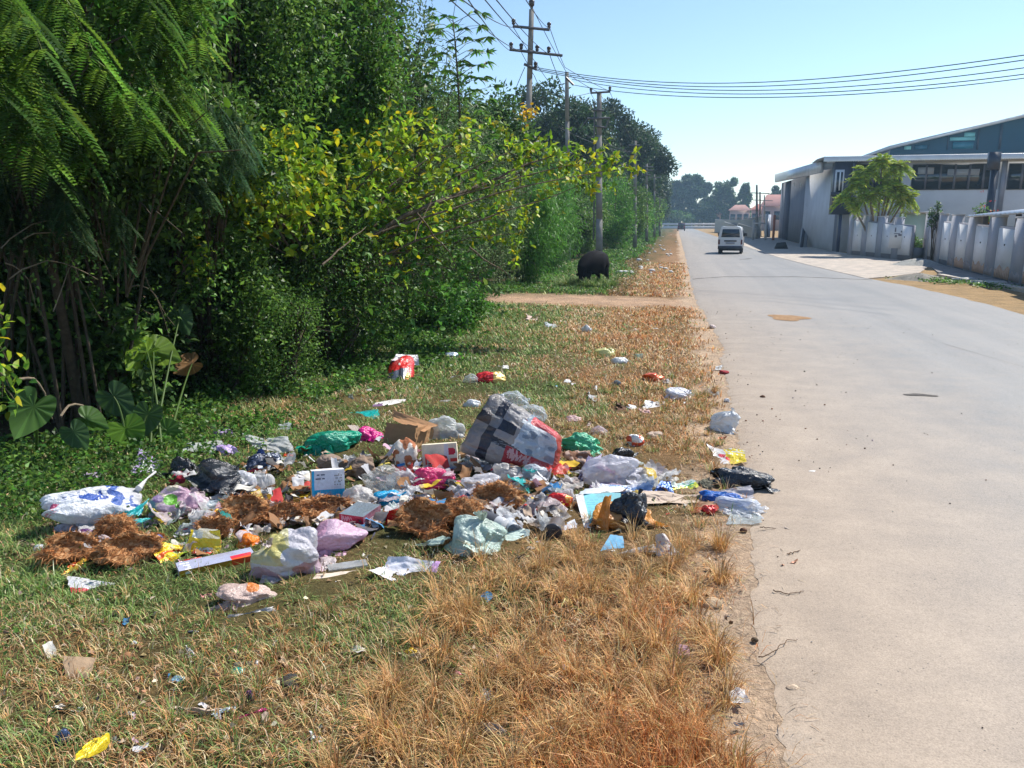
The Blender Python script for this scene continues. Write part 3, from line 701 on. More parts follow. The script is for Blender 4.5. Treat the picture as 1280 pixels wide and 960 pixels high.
stems('vine', 'leafy vine trailing over the willowy bush by the poles', tw([((640, 220, 12.2), (625, 260, 12.2)), ((650, 300, 12.6), (700, 225, 12.4)), ((600, 150, 13), (640, 170, 13.2)), ((665, 240, 12.6), (640, 330, 12.4))]), 12, .006, 60, LIME, .10)
stems('orange_flower_sprig', 'orange-leaved sprig beside the first pole', tw([((640, 150, 14), (666, 145, 14)), ((650, 165, 14), (664, 138, 14))]), 13, .006, 26, [(.75, .42, .03), (.6, .5, .03)], .09)

# elephant-ear plants: heart-shaped blades on curved stalks
def elephant_ear(label, blades, seed=0):
    """blades: (px, py, hd, size m, tilt, roll, colour)"""
    b0 = G(blades[0][0], 575); t = thing('elephant_ear_plant', label, 'plant', (b0.x, b0.y, 0)); o = Vector((b0.x, b0.y, 0)); tb = MB()
    for (px, py, hd, s, tilt, roll, c) in blades:
        th_ = np.concatenate([np.linspace(-179, 179, 49)]); aa = np.abs(th_)
        ro = np.interp(aa, [0, 8, 25, 50, 80, 110, 140, 158, 170, 179], [.80, .70, .56, .47, .43, .43, .47, .40, .22, .06])
        mb = MB(); V = [(0, 0, 0)]; fold = .75 if abs(roll) > .9 else .18
        for f in (.33, .66, 1.0):
            for t1, r1 in zip(th_, ro):
                x = math.sin(math.radians(t1))*r1*f; y = math.cos(math.radians(t1))*r1*f; V.append((x*s, y*s, (fold*abs(x)-.28*max(0, y)**2+.022*f*math.sin(t1*.21))*s))
        V = np.array(V); n_ = len(th_); F3 = [(0, 1+k, 2+k) for k in range(n_-1)]; F4 = [(1+j*n_+k, 1+(j+1)*n_+k, 2+(j+1)*n_+k, 2+j*n_+k) for j in (0, 1) for k in range(n_-1)]
        vein = lambda k: 1.4 if k % 6 in (0,) else 1.0
        cc3 = [np.array(c)*vein(k) for k in range(n_-1)]; cc4 = [np.array(c)*vein(k) for j in (0, 1) for k in range(n_-1)]
        hd *= 1.27; p = D(px, py, hd); phi = math.atan2(-p.x, p.y)
        Mx = Matrix.Translation(p-o) @ Matrix.Rotation(phi, 4, 'Z') @ Matrix.Rotation(roll, 4, 'Y') @ Matrix.Rotation(tilt, 4, 'X')
        V = (np.array(Mx.to_3x3()) @ V.T).T+np.array(Mx.translation)
        mb.add(V, F3, cc3); mb.T = mb.T; mb.add(V, F4, cc4); mb.build('leaf', M['leaf'], t, smooth=True)
        a = np.array(p-o); g = np.array([.06*math.sin(px), .1+.05*math.cos(px), -.02]); md = (a+g)/2+np.array([0, .05, .15]); sv = np.linspace(0, 1, 8)[:, None]
        tb.tube(g*(1-sv)**2+2*md*sv*(1-sv)+a*sv**2, np.linspace(.012, .005, 8), 6, (.10, .17, .04), cap=False)
    tb.build('stem', M['leaf'], t)
EG = (.075, .16, .03); ED = (.045, .10, .03)
T_ = math.radians
elephant_ear('elephant-ear plant with one broad leaf facing out at the left edge', [(42, 508, 4.6, .30, T_(-100), T_(35), EG), (92, 540, 4.7, .20, T_(-110), T_(-30), ED), (108, 524, 4.75, .20, T_(-95), T_(-60), EG)])
elephant_ear('elephant-ear plant of four leaves beside the purple and white wrapper', [(158, 536, 4.8, .29, T_(-60), T_(-20), (.13, .26, .04)), (185, 518, 4.9, .24, T_(-85), T_(20), ED), (142, 496, 5.0, .27, T_(-100), T_(-35), ED), (208, 538, 4.95, .22, T_(-70), T_(-50), EG)])
elephant_ear('tall elephant-ear plant with a folded yellow-green leaf hanging down', [(184, 440, 5.5, .30, T_(-110), T_(55), (.20, .33, .03)), (192, 438, 5.55, .30, T_(-100), T_(-65), (.16, .26, .04)), (225, 395, 5.9, .24, T_(-100), T_(-20), ED), (240, 455, 5.9, .24, T_(-105), T_(70), (.30, .16, .06))])

# ------------------------------------------------------------------ ground cover weeds along the foot of the hedge
def near_dist(x, y): return np.hypot(x, y)
def weeds():
    r = np.random.default_rng(5); n = 26000
    y = 2.2+18*r.random(n)**1.6; front = np.interp(y, [2, 3.5, 5, 7, 9, 12, 15, 20], [-3.2, -3.4, -3.2, -3.3, -2.8, -3.2, -3.6, -3.9])
    x = front-2.1*r.random(n)+.35*r.normal(size=n)*(r.random(n) < .5)
    keep = (n2(x, y, 1.6, 31) > -.25)*((np.abs(y-16.8) > 1.6) | (x < -5)); x = x[keep]; y = y[keep]; n = len(x)
    h = .015+.12*r.random(n)**2*np.clip((-2.6-x)*.8, .15, 1); P = np.stack([x, y, .02+h], 1)
    k = np.clip(near_dist(x, y)/6, .8, 2.2)
    A = r.normal(size=(n, 3)); A[:, 2] = np.abs(A[:, 2])*.5
    mb = MB(); C = pick(GREEN+FRESH, n, r)
    leaves(mb, P, A, .042*k*(.6+.8*r.random(n)), .026*k, C, 5)
    P2 = np.concatenate([P+r.normal(size=P.shape)*.03 for _ in range(2)]); P2[:, 2] = np.maximum(P2[:, 2], .02)
    leaves(mb, P2, r.normal(size=P2.shape), .034*np.tile(k, 2), .022*np.tile(k, 2), pick(GREEN, len(P2), r), 6)
    o = mb.build('ground_cover', M['leaf']); tag(o, 'low green weeds along the foot of the hedge', None, None, 'stuff')
    # the strip of weeds on the far side of the earth path up to the far wall
    r = np.random.default_rng(6); n = 26000; y = 18.6+105*r.random(n)**1.7; x = -4.2+3.4*r.random(n)**1.3*np.clip(1-y/190, .4, 1)
    mb = MB(); k = y/14; P = np.stack([x, y, .02+.05*r.random(n)*k**.6], 1); A = r.normal(size=(n, 3)); A[:, 2] = np.abs(A[:, 2])
    C = pick(GREEN+GREY+FRESH, n, r); dry = (x > -1.7+.5*n2(x, y, .4, 3)); C[dry] = pick([(.28, .20, .09), (.22, .17, .08)], dry.sum(), r)
    leaves(mb, P, A, .05*k, .02*k, C, 7)
    o = mb.build('verge_weeds', M['leaf']); tag(o, 'green and straw weeds on the verge beyond the earth path', None, None, 'stuff')
weeds()
# ================================================================== electricity poles and wires
CONC = (.27, .26, .24); STEEL = (.10, .10, .11); INS = (.05, .035, .03)
def pole(label, px_b, px_t, py_t, hd, w=.22, arms=(), extras=(), group='electricity poles along the hedge', leanfix=True):
    b = D(px_b, 300, hd); b.z = 0; top = D(px_t, py_t, hd)
    t = thing('electricity_pole', label, 'pole', b, 0, group); o = np.array(b); phi = math.atan2(-b.x, b.y)
    T = np.array(top)-o; mb = MB()
    rx = np.array([math.cos(phi), math.sin(phi), 0]); ry = np.array([-math.sin(phi), math.cos(phi), 0])
    def ring(f, s): c = T*f; return [c-rx*s-ry*s*.8, c+rx*s-ry*s*.8, c+rx*s+ry*s*.8, c-rx*s+ry*s*.8]
    segs = [0, .25, .5, .75, 1]
    for a, c in zip(segs[:-1], segs[1:]):
        mb.hexa(ring(a, w*.5*(1-.38*a)+(-.02 if a == 0 else 0)*0)+ring(c, w*.5*(1-.38*c)), CONC)
    mb.build('shaft', M['concrete'], t)
    tips = []
    for (pl, yl, pr, yr, ins) in arms:
        A = np.array(D(pl, yl, hd))-o; B = np.array(D(pr, yr, hd))-o
        ab = MB(); off = -ry*(w*.5)
        ab.tube([A+off, (A+B)/2+off, B+off], .045, 4, STEEL); arm = ab.build('cross_arm', M['metal'], t)
        for f in ins:
            c = A+(B-A)*f+off; ib = MB(); h = .16+.0*f
            ib.lathe([(.012, 0), (.02, .05), (.055, .06), (.06, .11), (.03, .12), (.07, .14), (.065, .21), (.0, .24)], 8, INS, Matrix.Translation(Vector(c)))
            ib.build('insulator', M['hard'], arm); tips.append(Vector(c+o+np.array([0, 0, .2])))
    return t, tips, o, T, rx, ry
P1, t1, o1, T1, rx1, ry1 = pole('first and nearest concrete pole with two insulator cross-arms', 655, 664.5, 12, 27.0, .26,
     arms=[(641, 34, 687, 38.5, (0.02, .98)), (637, 63, 703, 70.5, (.03, .22, .52, .74)), (655, 81, 671, 88, (.9,))])
ib = MB(); ib.lathe([(.03, 0), (.06, .1), (.09, .12), (.1, .26), (.05, .3), (.0, .34)], 8, INS, Matrix.Translation(Vector(T1))); ib.build('insulator', M['hard'], P1)
P2, t2, o2, T2, rx2, ry2 = pole('second concrete pole with a short angled bracket and no cross-arm', 711, 708.5, 90, 33.2, .24, arms=[(707, 97, 717, 107, ())])
P3, t3, o3, T3, rx3, ry3 = pole('third concrete pole with one thin cross-arm right behind the black calf', 749.5, 749, 115, 37.2, .34,
     arms=[(738, 117, 763, 115.5, (.03, .97)), (734, 149, 762, 148, ()), (741, 138, 755, 139, ()), (742, 158, 757, 160, ())])
# thin guy and isolator gear on the third pole
def addtube(par, pts, rad, name, col=STEEL, mat='metal', sides=4):
    b = par.location; mb = MB(); mb.tube([np.array(p)-np.array(b) for p in pts], rad, sides, col); return mb.build(name, M[mat], par)
addtube(P3, [D(743, 128, 37.1), D(743, 200, 37.1), D(742, 300, 37.1)], .035, 'conduit')
addtube(P3, [D(762, 146, 37.1), D(757, 160, 37.1)], .03, 'stay'); addtube(P3, [D(734, 149, 37.1), D(726, 160, 37.1)], .02, 'stay')
addtube(P2, [D(702, 216, 33.1), D(714, 216, 33.1)], .09, 'junction_box', (.06, .06, .06))
def small_pole(label, px, py_t, hd, arms):
    t, tips, *_ = pole(label, px, px, py_t, hd, .26, arms=[(px-a, y, px+c, y, ()) for a, c, y in arms]); return tips
small_pole('fourth pole, slim and half hidden behind yellow leaves', 794, 176, 50, [(8, 6, 182), (8, 6, 190)])
small_pole('fifth pole with three short cross-arms at the edge of the dark trees', 808.5, 205, 64, [(4, 8, 209), (5, 8, 213), (6, 5, 219)])
small_pole('sixth pole just right of the one with three short arms', 818, 218, 82, [(6, 7, 222)])
small_pole('seventh and smallest pole where the verge meets the white rail', 824.5, 243, 104, [(3, 3, 246)])
# wires
def wire(label, pts, rad, sag=0.0, n=24):
    P = []
    for a, b in zip(pts[:-1], pts[1:]):
        a = Vector(a); b = Vector(b)
        for k in range(n):
            f = k/n; P.append(tuple(a.lerp(b, f)+Vector((0, 0, -sag*4*f*(1-f)*(a-b).length/30))))
    P.append(tuple(pts[-1])); mb = MB(); o = np.array(P[0]); mb.tube(np.array(P)-o, rad, 4, (.03, .035, .04), cap=False)
    w = mb.build('overhead_wire', M['wire'], None, loc=P[0]); tag(w, label, 'wire', 'overhead wires'); return w
W = [((560, -14, 9), (641, 34, 26.9), 'wire running up left from the left end of the upper cross-arm'),
     ((572, -20, 9), (637, 63, 26.9), 'wire running up left from the left end of the lower cross-arm'),
     ((552, -10, 9), (651, 64, 26.9), 'wire running up left from the second insulator of the lower cross-arm'),
     ((590, -20, 9), (672, 66, 26.9), 'wire running up left from the third insulator of the lower cross-arm'),
     ((606, -18, 9), (687, 68, 26.9), 'wire running up left from the right insulator of the lower cross-arm'),
     ((650, -12, 12), (687, 36, 26.9), 'wire running up from the right end of the upper cross-arm')]
for a, b, l in W: wire(l, [D(*a), D(*b)], .010, .15)
wire('wire from the top of the first pole down to the second pole', [D(664.5, 8, 27), D(709, 92, 33.2), D(749, 116, 37.2), D(794, 178, 50)], .012, .2)
wire('wire from the right end of the upper cross-arm to the thin-armed pole', [D(687, 34, 26.9), D(706, 84, 33), D(762, 114, 37.2), D(808, 209, 64)], .012, .25)
wire('wire from the left end of the upper cross-arm to the thin-armed pole', [D(641, 33, 26.9), D(700, 122, 33), D(738, 116, 37.2), D(800, 209, 64)], .012, .3)
wire('wire from the lower cross-arm drooping behind the second pole', [D(687, 68, 26.9), D(704, 110, 32), D(730, 168, 42), D(790, 190, 50)], .012, .3)
wire('slack wire from the lower cross-arm towards the dark trees', [D(651, 64, 26.9), D(668, 95, 27.5), D(700, 160, 34), D(786, 190, 50)], .012, .3)
wire('stay wire dropping from the bracket of the first pole', [D(656, 84, 26.9), D(645, 110, 27), D(643, 160, 27)], .012, -.3)
R = [((669, 84), 27, 20, (1300, 66), 'uppermost wire crossing the sky to the right edge'),
     ((670, 86), 27, 21, (1300, 72), 'second wire crossing the sky to the right edge'),
     ((671, 88), 27, 22, (1300, 82), 'third wire crossing the sky to the right edge'),
     ((715, 99), 33, 23, (1300, 90), 'fourth wire crossing the sky to the right edge'),
     ((716, 106), 33, 24, (1300, 95), 'lowest wire crossing the sky to the right edge')]
for k, (a, h1, h2, b, l) in enumerate(R):
    A = D(*a, h1); B = D(*b, h2); mid = D(900+8*k, 104+4.5*k, 25)
    s = np.linspace(0, 1, 50); P = []
    # parabola through the three points
    for f in s:
        q0 = (1-f)*(1-2*f); q1 = 4*f*(1-f); q2 = f*(2*f-1)
        P.append(tuple(A*q0+mid*q1+B*q2))
    mb = MB(); o = np.array(P[0]); mb.tube(np.array(P)-o, .012, 4, (.05, .10, .11), cap=False)
    w_ = mb.build('overhead_wire', M['wire'], None, loc=P[0]); tag(w_, l, 'wire', 'overhead wires')

# ================================================================== the works building on the right
GREYW = (.36, .37, .40); PALE = (.60, .61, .63); WHITE = (.74, .75, .76); DKB = (.035, .045, .07)
def wq(mb, pts, C, th=.25, nv=None):
    """a thick slab from 4 outline points, extruded along nv"""
    P = [np.array(p, float) for p in pts]; n = np.cross(P[1]-P[0], P[3]-P[0]); n /= np.linalg.norm(n)
    if nv is not None: n = np.array(nv, float)
    Q = [p+n*th for p in P]
    mb.hexa(Q+P if False else [P[0], P[1], Q[1], Q[0], P[3], P[2], Q[2], Q[3]], C)
# ---- left block with slanting side (runs parallel to the road)
def zz(px, py, x=None, y=None):
    """height at which the ray meets the vertical plane x=const or y=const; returns point"""
    r_ = ray(px, py); t = (x/r_[0]) if x is not None else (y/r_[1])
    return Vector((r_[0]*t, r_[1]*t, CAM_H+r_[2]*t))
bl = thing('works_wing', 'grey windowless wing with a slanting pale fascia and leaning buttresses', 'building', (9.6, 52, 0))
o = np.array([9.6, 52, 0])
def L_(p): return np.array(p, float)-o
f1, f2 = np.array([9.35, 50.5]), np.array([11.6, 97.0])     # foot line of the long wall
def onwall(px, py):
    """point of the long wall's plane"""
    r_ = ray(px, py); d = f2-f1; A = np.array([[r_[0], -d[0]], [r_[1], -d[1]]]); t, s = np.linalg.solve(A, f1); return np.array([r_[0]*t, r_[1]*t, CAM_H+r_[2]*t])
def gx(s): return np.array([*(f1+(f2-f1)*s), 0])
mb = MB()
ta = onwall(1036, 213); tb_ = onwall(977, 229)
mb.hexa([L_(gx(0)), L_(gx(0)+[6, 0, 0]), L_(gx(1)+[.6, 0, 0]), L_(gx(1)), L_([*gx(0)[:2], ta[2]]), L_([gx(0)[0]+6, gx(0)[1], ta[2]]), L_([gx(1)[0]+.6, gx(1)[1], tb_[2]]), L_([*gx(1)[:2], tb_[2]])], (.26, .28, .33))
mb.build('wall', M['wall'], bl)
fa, fb_ = zz(1024, 202, y=52.0), zz(968.5, 218, y=97.0); ga_, gb_ = zz(1024, 215.5, y=52.0), zz(968.5, 228, y=97.0)
fa, fb_, ga_, gb_ = [L_(q_) for q_ in (fa, fb_, ga_, gb_)]
rb = MB(); rb.hexa([ga_, ga_+[.25, 0, 0], gb_+[.25, 0, 0], gb_, fa, fa+[.25, 0, 0], fb_+[.25, 0, 0], fb_], (.66, .68, .70))
rb.hexa([ga_+[.255, .02, .25], ga_+[7, .02, .25], gb_+[1.2, 0, .25], gb_+[.255, 0, .25], fa+[.255, .02, -.05], fa+[7, .02, -.05], fb_+[1.2, 0, -.05], fb_+[.255, 0, -.05]], (.36, .40, .46))
rb.build('roof', M['sheetmetal'], bl)
for a, b, w_ in [((1009, 270), (1024, 312), 1.2), ((963, 268), (972, 297), 2.5)]:
    A = onwall(*a); B = onwall(*b); m_ = MB()
    m_.hexa([L_(B)+[-1.3, -.4, 0], L_(B)+[-.9, -.4, 0], L_(B)+[-.9, .6, 0], L_(B)+[-1.3, .6, 0], L_(A)+[-.05, -.4+w_, 0], L_(A)+[.35, -.4+w_, 0], L_(A)+[.35, w_+.6, 0], L_(A)+[-.05, w_+.6, 0]], (.30, .32, .36)); m_.build('buttress', M['wall'], bl)
    d_ = MB(); d_.hexa([L_(B)+[-1.36, -.46, 0], L_(B)+[-1.16, -.46, 0], L_(B)+[-1.16, -.41, 0], L_(B)+[-1.36, -.41, 0], L_(A)+[-.11, -.46+w_, 0], L_(A)+[.1, -.46+w_, 0], L_(A)+[.1, -.41+w_, 0], L_(A)+[-.11, -.41+w_, 0]], DKB); d_.build('buttress_shadow', M['metal'], bl)  # dark slab standing in for the shadow along the slanting buttress
for px in (1017, 1008, 1001, 993, 986):
    A = onwall(px, 229.5-(1017-px)*-.08); m_ = MB(); q = L_(A); s_ = .5*(A[1]/55)
    m_.box((q[0]-.03, q[1]-s_, q[2]-.16), (q[0]+.05, q[1]+s_*.4, q[2]+.16), WHITE); m_.build('vent', M['wall'], bl)
for px, wd in ((1028, .7), (985, 1.5)):
    A = onwall(px, 265); q = L_(A); m_ = MB(); m_.box((q[0]-.25, q[1]-wd, 1.2 if px > 1000 else 0), (q[0]+.1, q[1]+wd, ta[2]-.6 if px > 1000 else tb_[2]-.4), (.15, .17, .22)); m_.build('pilaster', M['wall'], bl)
# ---- main hall facing the viewer
YH = 50.0
def H(px, py, dy=0): p = zz(px, py, y=YH+dy); return np.array(p)
mh = thing('works_hall', 'long pale two-storey hall with ribbon windows under a white corrugated roof edge', 'building', (12, YH, 0)); o = np.array([12, YH, 0])
def hb(par, name, pxa, pya, pxb, pyb, y0, y1, C, mat):
    a = H(pxa, pyb, y0)-o; b = H(pxb, pya, y0)-o; m_ = MB(); m_.box((a[0], y0, a[2]), (b[0], y1, b[2]), C); return m_.build(name, M[mat], par)
a = H(1045, 320)-o; b = H(1500, 197)-o; m_ = MB(); m_.box((a[0], 0, 0), (b[0], 14, b[2]), (.66, .68, .72)); m_.build('wall', M['wall'], mh)
# corrugated roof with a step-out
rb = MB(); a = H(1030, 197, -1.2)-o; b = H(1500, 190, -1.2)-o; nseg = 150; xs_ = np.linspace(a[0], b[0], nseg*2+1)
Vv = []; 
for i_, x_ in enumerate(xs_):
    z_ = b[2]+(.05 if i_ % 2 else 0); Vv += [(x_, -1.2, z_-.22), (x_, -1.2, z_+.05), (x_, 1.2, z_+.12), (x_, 3.4, z_+.02)]
Ff = []
for i_ in range(len(xs_)-1):
    for k_ in range(3): Ff.append((i_*4+k_, i_*4+4+k_, i_*4+5+k_, i_*4+1+k_))
rb.add(Vv, Ff, (.72, .73, .72)); rb.build('roof', M['sheetmetal'], mh)
hb(mh, 'gutter', 1036, 196.5, 1500, 199, -.5, -.02, (.45, .47, .5), 'metal')
for (x0, y0, x1, y1, lights) in [(1073, 206, 1128, 236, [(1073, 209, 1112, 216)]), (1139, 205, 1249, 236.5, [(1147, 209, 1168, 218), (1184, 211, 1225, 219.5)]), (1259, 204, 1345, 236, [(1285, 210, 1310, 219)])]:
    wf = hb(mh, 'window_frame', x0-1, y0-1, x1+1, y1+1, -.06, .05, (.10, .11, .14), 'metal'); hb(wf, 'window_glass', x0, y0, x1, y1, -.075, -.062, DKB, 'glass')
    for (a0, b0, a1, b1) in lights: hb(wf, 'blind', a0, b0, a1, b1, -.095, -.078, (.34, .38, .44), 'wall')
    for xm in np.arange(x0+18, x1-5, 18): hb(wf, 'mullion', xm, y0, xm+1, y1, -.11, -.097, (.13, .14, .18), 'metal')
hb(mh, 'downpipe', 1252, 197, 1254.5, 268, -.2, -.08, (.25, .28, .36), 'metal'); hb(mh, 'cornice', 1130, 198.5, 1500, 200.5, -.12, -.02, (.6, .62, .65), 'wall')
# dark projecting corner bay with a white-framed window
bay = thing('corner_bay', 'dark projecting corner bay with a white-framed upright window', 'building', (9.6, 49, 0)); ob = o; 
def bb(name, pxa, pya, pxb, pyb, y0, y1, C, mat, par=bay):
    a = H(pxa, pyb, y0); b = H(pxb, pya, y0); m_ = MB(); q = np.array([9.6, 49, 0]); m_.box((a[0]-q[0], YH+y0-q[1], a[2]), (b[0]-q[0], YH+y1-q[1], b[2])); m_.Q and None; m_.QC[0][:] = C; return m_.build(name, M[mat], par)
bb('wall', 1040, 200, 1072, 268, -1.0, .1, (.06, .07, .10), 'metal'); bb('post', 1046, 268, 1053, 315, -.9, -.3, (.045, .06, .11), 'metal')
wf = bb('window_frame', 1042.5, 212, 1056, 242, -1.12, -1.0, (.62, .66, .72), 'metal'); bb('window_glass', 1044.5, 215, 1054, 240, -1.16, -1.125, (.1, .1, .1), 'glass', wf); bb('window_leaf', 1048, 215, 1051.5, 238, -1.2, -1.17, (.75, .78, .8), 'metal', wf)
bb('ledge', 1039, 240, 1060, 245, -1.3, -1.01, (.035, .04, .06), 'metal'); bb('rib', 1063, 204, 1067, 266, -1.15, -1.01, (.15, .17, .22), 'metal')
# blue gabled hall behind
YB = 68.0; bh = thing('gabled_hall', 'dark blue glass gable end of a tall hall rising behind the pale roof', 'building', (22, YB, 0)); o = np.array([22, YB, 0])
def HB(px, py): return np.array(zz(px, py, y=YB))-o
A = HB(1113, 187); A[2] -= .0; Bp = HB(1290, 144.5); Cp = HB(1420, 128); E_ = HB(1600, 165)
m_ = MB(); m_.poly([(A[0], 0, 0), (E_[0], 0, 0), E_, Cp, Bp, A], (.012, .07, .12)); 
for k_, (p_, q_) in enumerate([((A[0], 0, 0), A), (E_, (E_[0], 0, 0))]): m_.poly([p_, q_, np.array(q_)+[0, 20, 0], np.array(p_)+[0, 20, 0]], (.1, .14, .2))
m_.build('glass_gable', M['glass_blue'], bh)
rf = MB()
for a_, b_ in ((A, Bp), (Bp, Cp), (Cp, E_)):
    rf.hexa([a_+[-.3, -.8, 0], b_+[0, -.8, 0], b_+[0, 21, 0], a_+[-.3, 21, 0], a_+[-.3, -.8, .22], b_+[0, -.8, .22], b_+[0, 21, .22], a_+[-.3, 21, .22]], (.55, .60, .63))
rf.build('roof', M['sheetmetal'], bh)
for (x0, y0, x1, y1, c_) in [(1187, 171, 1219, 176, (.15, .45, .5)), (1205, 165.5, 1219, 171, (.15, .45, .5)), (1130, 182.5, 1139, 187, (.2, .5, .52)), (1190, 177, 1217, 186, (.02, .16, .24)), (1143, 181, 1159, 187, (.02, .12, .2))]:
    a_ = HB(x0, y1); b_ = HB(x1, y0); m_ = MB(); m_.box((a_[0], -.05, a_[2]), (b_[0], -.015, b_[2]), c_); m_.build('glass_pane', M['metal'], bh)
for px in (1160, 1184, 1222, 1250): a_ = HB(px, 187); b_ = HB(px+1, 172 - (px-1160)*.22+3); m_ = MB(); m_.box((a_[0], -.08, a_[2]), (b_[0], -.055, b_[2]), (.03, .06, .1)); m_.build('mullion', M['metal'], bh)

# ---- compound walls: piers and recessed panels
def comp_wall(name, label, A, B, ztop0, ztop1, npan, zb=0.0, stains=(), signs=(), ratio=.32, caps=True):
    A = np.array([*A, 0.]); B = np.array([*B, 0.]); t = thing(name, label, 'wall', A); d = B-A; Ln = np.linalg.norm(d); ux = d/Ln; nn = np.array([ux[1], -ux[0], 0]);
    if np.dot(nn, -A) < 0: nn = -nn
    def bx(s0, s1, n0, n1, z0, z1a, z1b, C, nm, mat='wall', par=t):
        P = []
        for z in (0, 1):
            for (s, n_) in ((s0, n1), (s1, n1), (s1, n0), (s0, n0)):
                q = ux*Ln*s+nn*n_; P.append([q[0], q[1], z0 if z == 0 else (z1a if s == s0 else z1b)])
        m_ = MB(); m_.hexa(P, C); return m_.build(nm, M[mat], par)
    zf = lambda s: ztop0+(ztop1-ztop0)*s
    bx(0, 1, -.12, .02, 0, zf(0)-.25, zf(1)-.25, (.30, .30, .33), 'wall')
    for k in range(npan):
        s0 = k/npan; s1 = (k+1)/npan; e = (s1-s0)*ratio
        pr = bx(s0, s0+e, -.15, .085, 0, zf(s0), zf(s0), (.40, .41, .45), 'pier')
        C = (.80, .80, .80) if k % 2 else (.74, .74, .74)
        bx(s0+e+.004, s1-.004, .022, .06, .25, zf(s0)-.32, zf(s1)-.32, C, 'panel')
        if caps: bx(s0-.002, s0+e+.002, -.17, .10, zf(s0)+.002, zf(s0)+.05, zf(s0)+.05, (.5, .5, .5), 'pier_cap')
        if k in stains: [bx(s0+(e+.006 if q_ else .002)+(s1-s0-e-.012 if q_ else e-.004)*j_/9, s0+(e+.006 if q_ else .002)+(s1-s0-e-.012 if q_ else e-.004)*(j_+1)/9, .0605 if q_ else .086, .064 if q_ else .0885, .1, .1+(.36 if q_ else .28)*(.85+.22*math.sin(j_*1.3+k*2.3+q_)), .1+(.36 if q_ else .28)*(.85+.22*math.sin((j_+1)*1.3+k*2.3+q_)), (.52, .33, .22) if q_ else (.33, .27, .24), 'rust_stain') for q_ in (0, 1) for j_ in range(9)]
        if k in signs: bx(s0+e+.02, s1-.02, .062, .072, .7, 1.05, 1.05, (.75, .75, .73), 'notice_board'); 
        c_ = (ux*Ln*((s0+e+s1)/2)+nn*.062); m_ = MB(); m_.box((c_[0]-.02, c_[1]-.02, 1.05), (c_[0]+.02, c_[1]+.02, 1.10), (.06, .06, .06)); m_.build('drain_hole', M['wall'], t)
    return t
g = lambda px, py: tuple(G(px, py)[:2])
comp_wall('compound_wall', 'grey compound wall with pale recessed panels left of the gateway', g(1060, 318.5), g(1137, 326.5), 2.15, 1.85, 4)
cwR = comp_wall('compound_wall', 'pale panelled compound wall with rust-orange stained foot at the right edge', g(1154, 325.5), (8.6, 18.5), 2.1, 1.72, 7, stains=(2, 3, 4, 5), ratio=.36)
# sign panel on the end pier of the left wall
e = G(1124, 325); sg = thing('wall_sign', 'white sign panel with grey marks on the wall left of the gateway', 'sign', (e.x-.15, e.y-.22, 0), math.radians(-32))
m_ = MB(); m_.box((-.42, -.03, .55), (.42, 0, 1.62), (.72, .72, .70)); bd = m_.build('board', M['wall'], sg)
m_ = MB()
for (a0, b0, a1, b1) in [(-.22, 1.3, -.16, 1.5), (-.24, 1.2, .02, 1.24), (-.05, 1.12, .1, 1.2), (-.2, 1.05, -.1, 1.16), (.05, 1.28, .1, 1.36)]: m_.box((a0, -.036, b0), (a1, -.0305, b1), (.2, .2, .22))
m_.build('markings', M['wall'], sg)
# gate between the two walls
gt = thing('gate', 'low grey metal gate between the two compound walls', 'gate', G(1146, 325)); ga = np.array(G(1138, 326.3)); gb = np.array(G(1154, 326)); 
m_ = MB(); q = ga-np.array(G(1146, 325)); w_ = gb-np.array(G(1146, 325)); m_.hexa([q+[0, 0, .05], w_+[0, 0, .05], w_+[0, .05, .05], q+[0, .05, .05], q+[0, 0, .6], w_+[0, 0, .6], w_+[0, .05, .6], q+[0, .05, .6]], (.28, .30, .33)); m_.build('gate_panel', M['metal'], gt)
for f_ in (0, 1): p_ = q*(1-f_)+w_*f_; m_ = MB(); m_.box((p_[0]-.05, p_[1]-.12, 0), (p_[0]+.05, p_[1]-.01, 1.0), (.2, .22, .25)); m_.build('gate_post', M['metal'], gt)
yk = D(1147, 300, 47); kb = thing('guard_hut', 'small pale green and white hut seen through the gateway', 'building', (yk.x, yk.y, 0)); m_ = MB(); m_.box((-.7, 0, 0), (.35, 1.2, 2.2), (.45, .58, .52)); m_.build('wall', M['wall'], kb)
m_ = MB(); m_.box((.36, -.1, 0), (.95, 1.2, 2.0), (.66, .66, .66)); m_.build('door', M['wall'], kb); m_ = MB(); m_.box((-.8, -.2, 2.21), (1.05, 1.4, 2.3), (.5, .5, .5)); m_.build('roof', M['sheetmetal'], kb)
yk = D(1144, 300, 44); shrub('potted_shrub', 'small dark shrub inside the gateway', 'shrub', yk.x, yk.y, 1.1, .35, .35, 900, .12, .06, GREEN, 801, clumps=10, csize=.5, group=None)
# corrugated sheet shelter over the right wall
sh = thing('sheet_shelter', 'lean-to of corrugated grey sheet on posts above the right compound wall', 'shelter', (11.2, 28, 0)); o = np.array([11.2, 28, 0])
A = np.array(D(1208, 270, 31))-o; B = np.array(D(1330, 262, 24))-o; A2 = A+np.array([3.2, 3.0, .28]); B2 = B+np.array([3.6, 1.0, .45]); m_ = MB(); n_ = 40; Vv = []
for i_ in range(n_+1):
    f_ = i_/n_; z_ = .03*(i_ % 2); Vv += [A*(1-f_)+B*f_+[0, 0, z_], A2*(1-f_)+B2*f_+[0, 0, z_], A2*(1-f_)+B2*f_+[0, 0, z_-.05], A*(1-f_)+B*f_+[0, 0, z_-.05]]
Ff = []
for i_ in range(n_): Ff += [(i_*4, i_*4+4, i_*4+5, i_*4+1), (i_*4+2, i_*4+6, i_*4+7, i_*4+3), (i_*4, i_*4+3, i_*4+7, i_*4+4)]
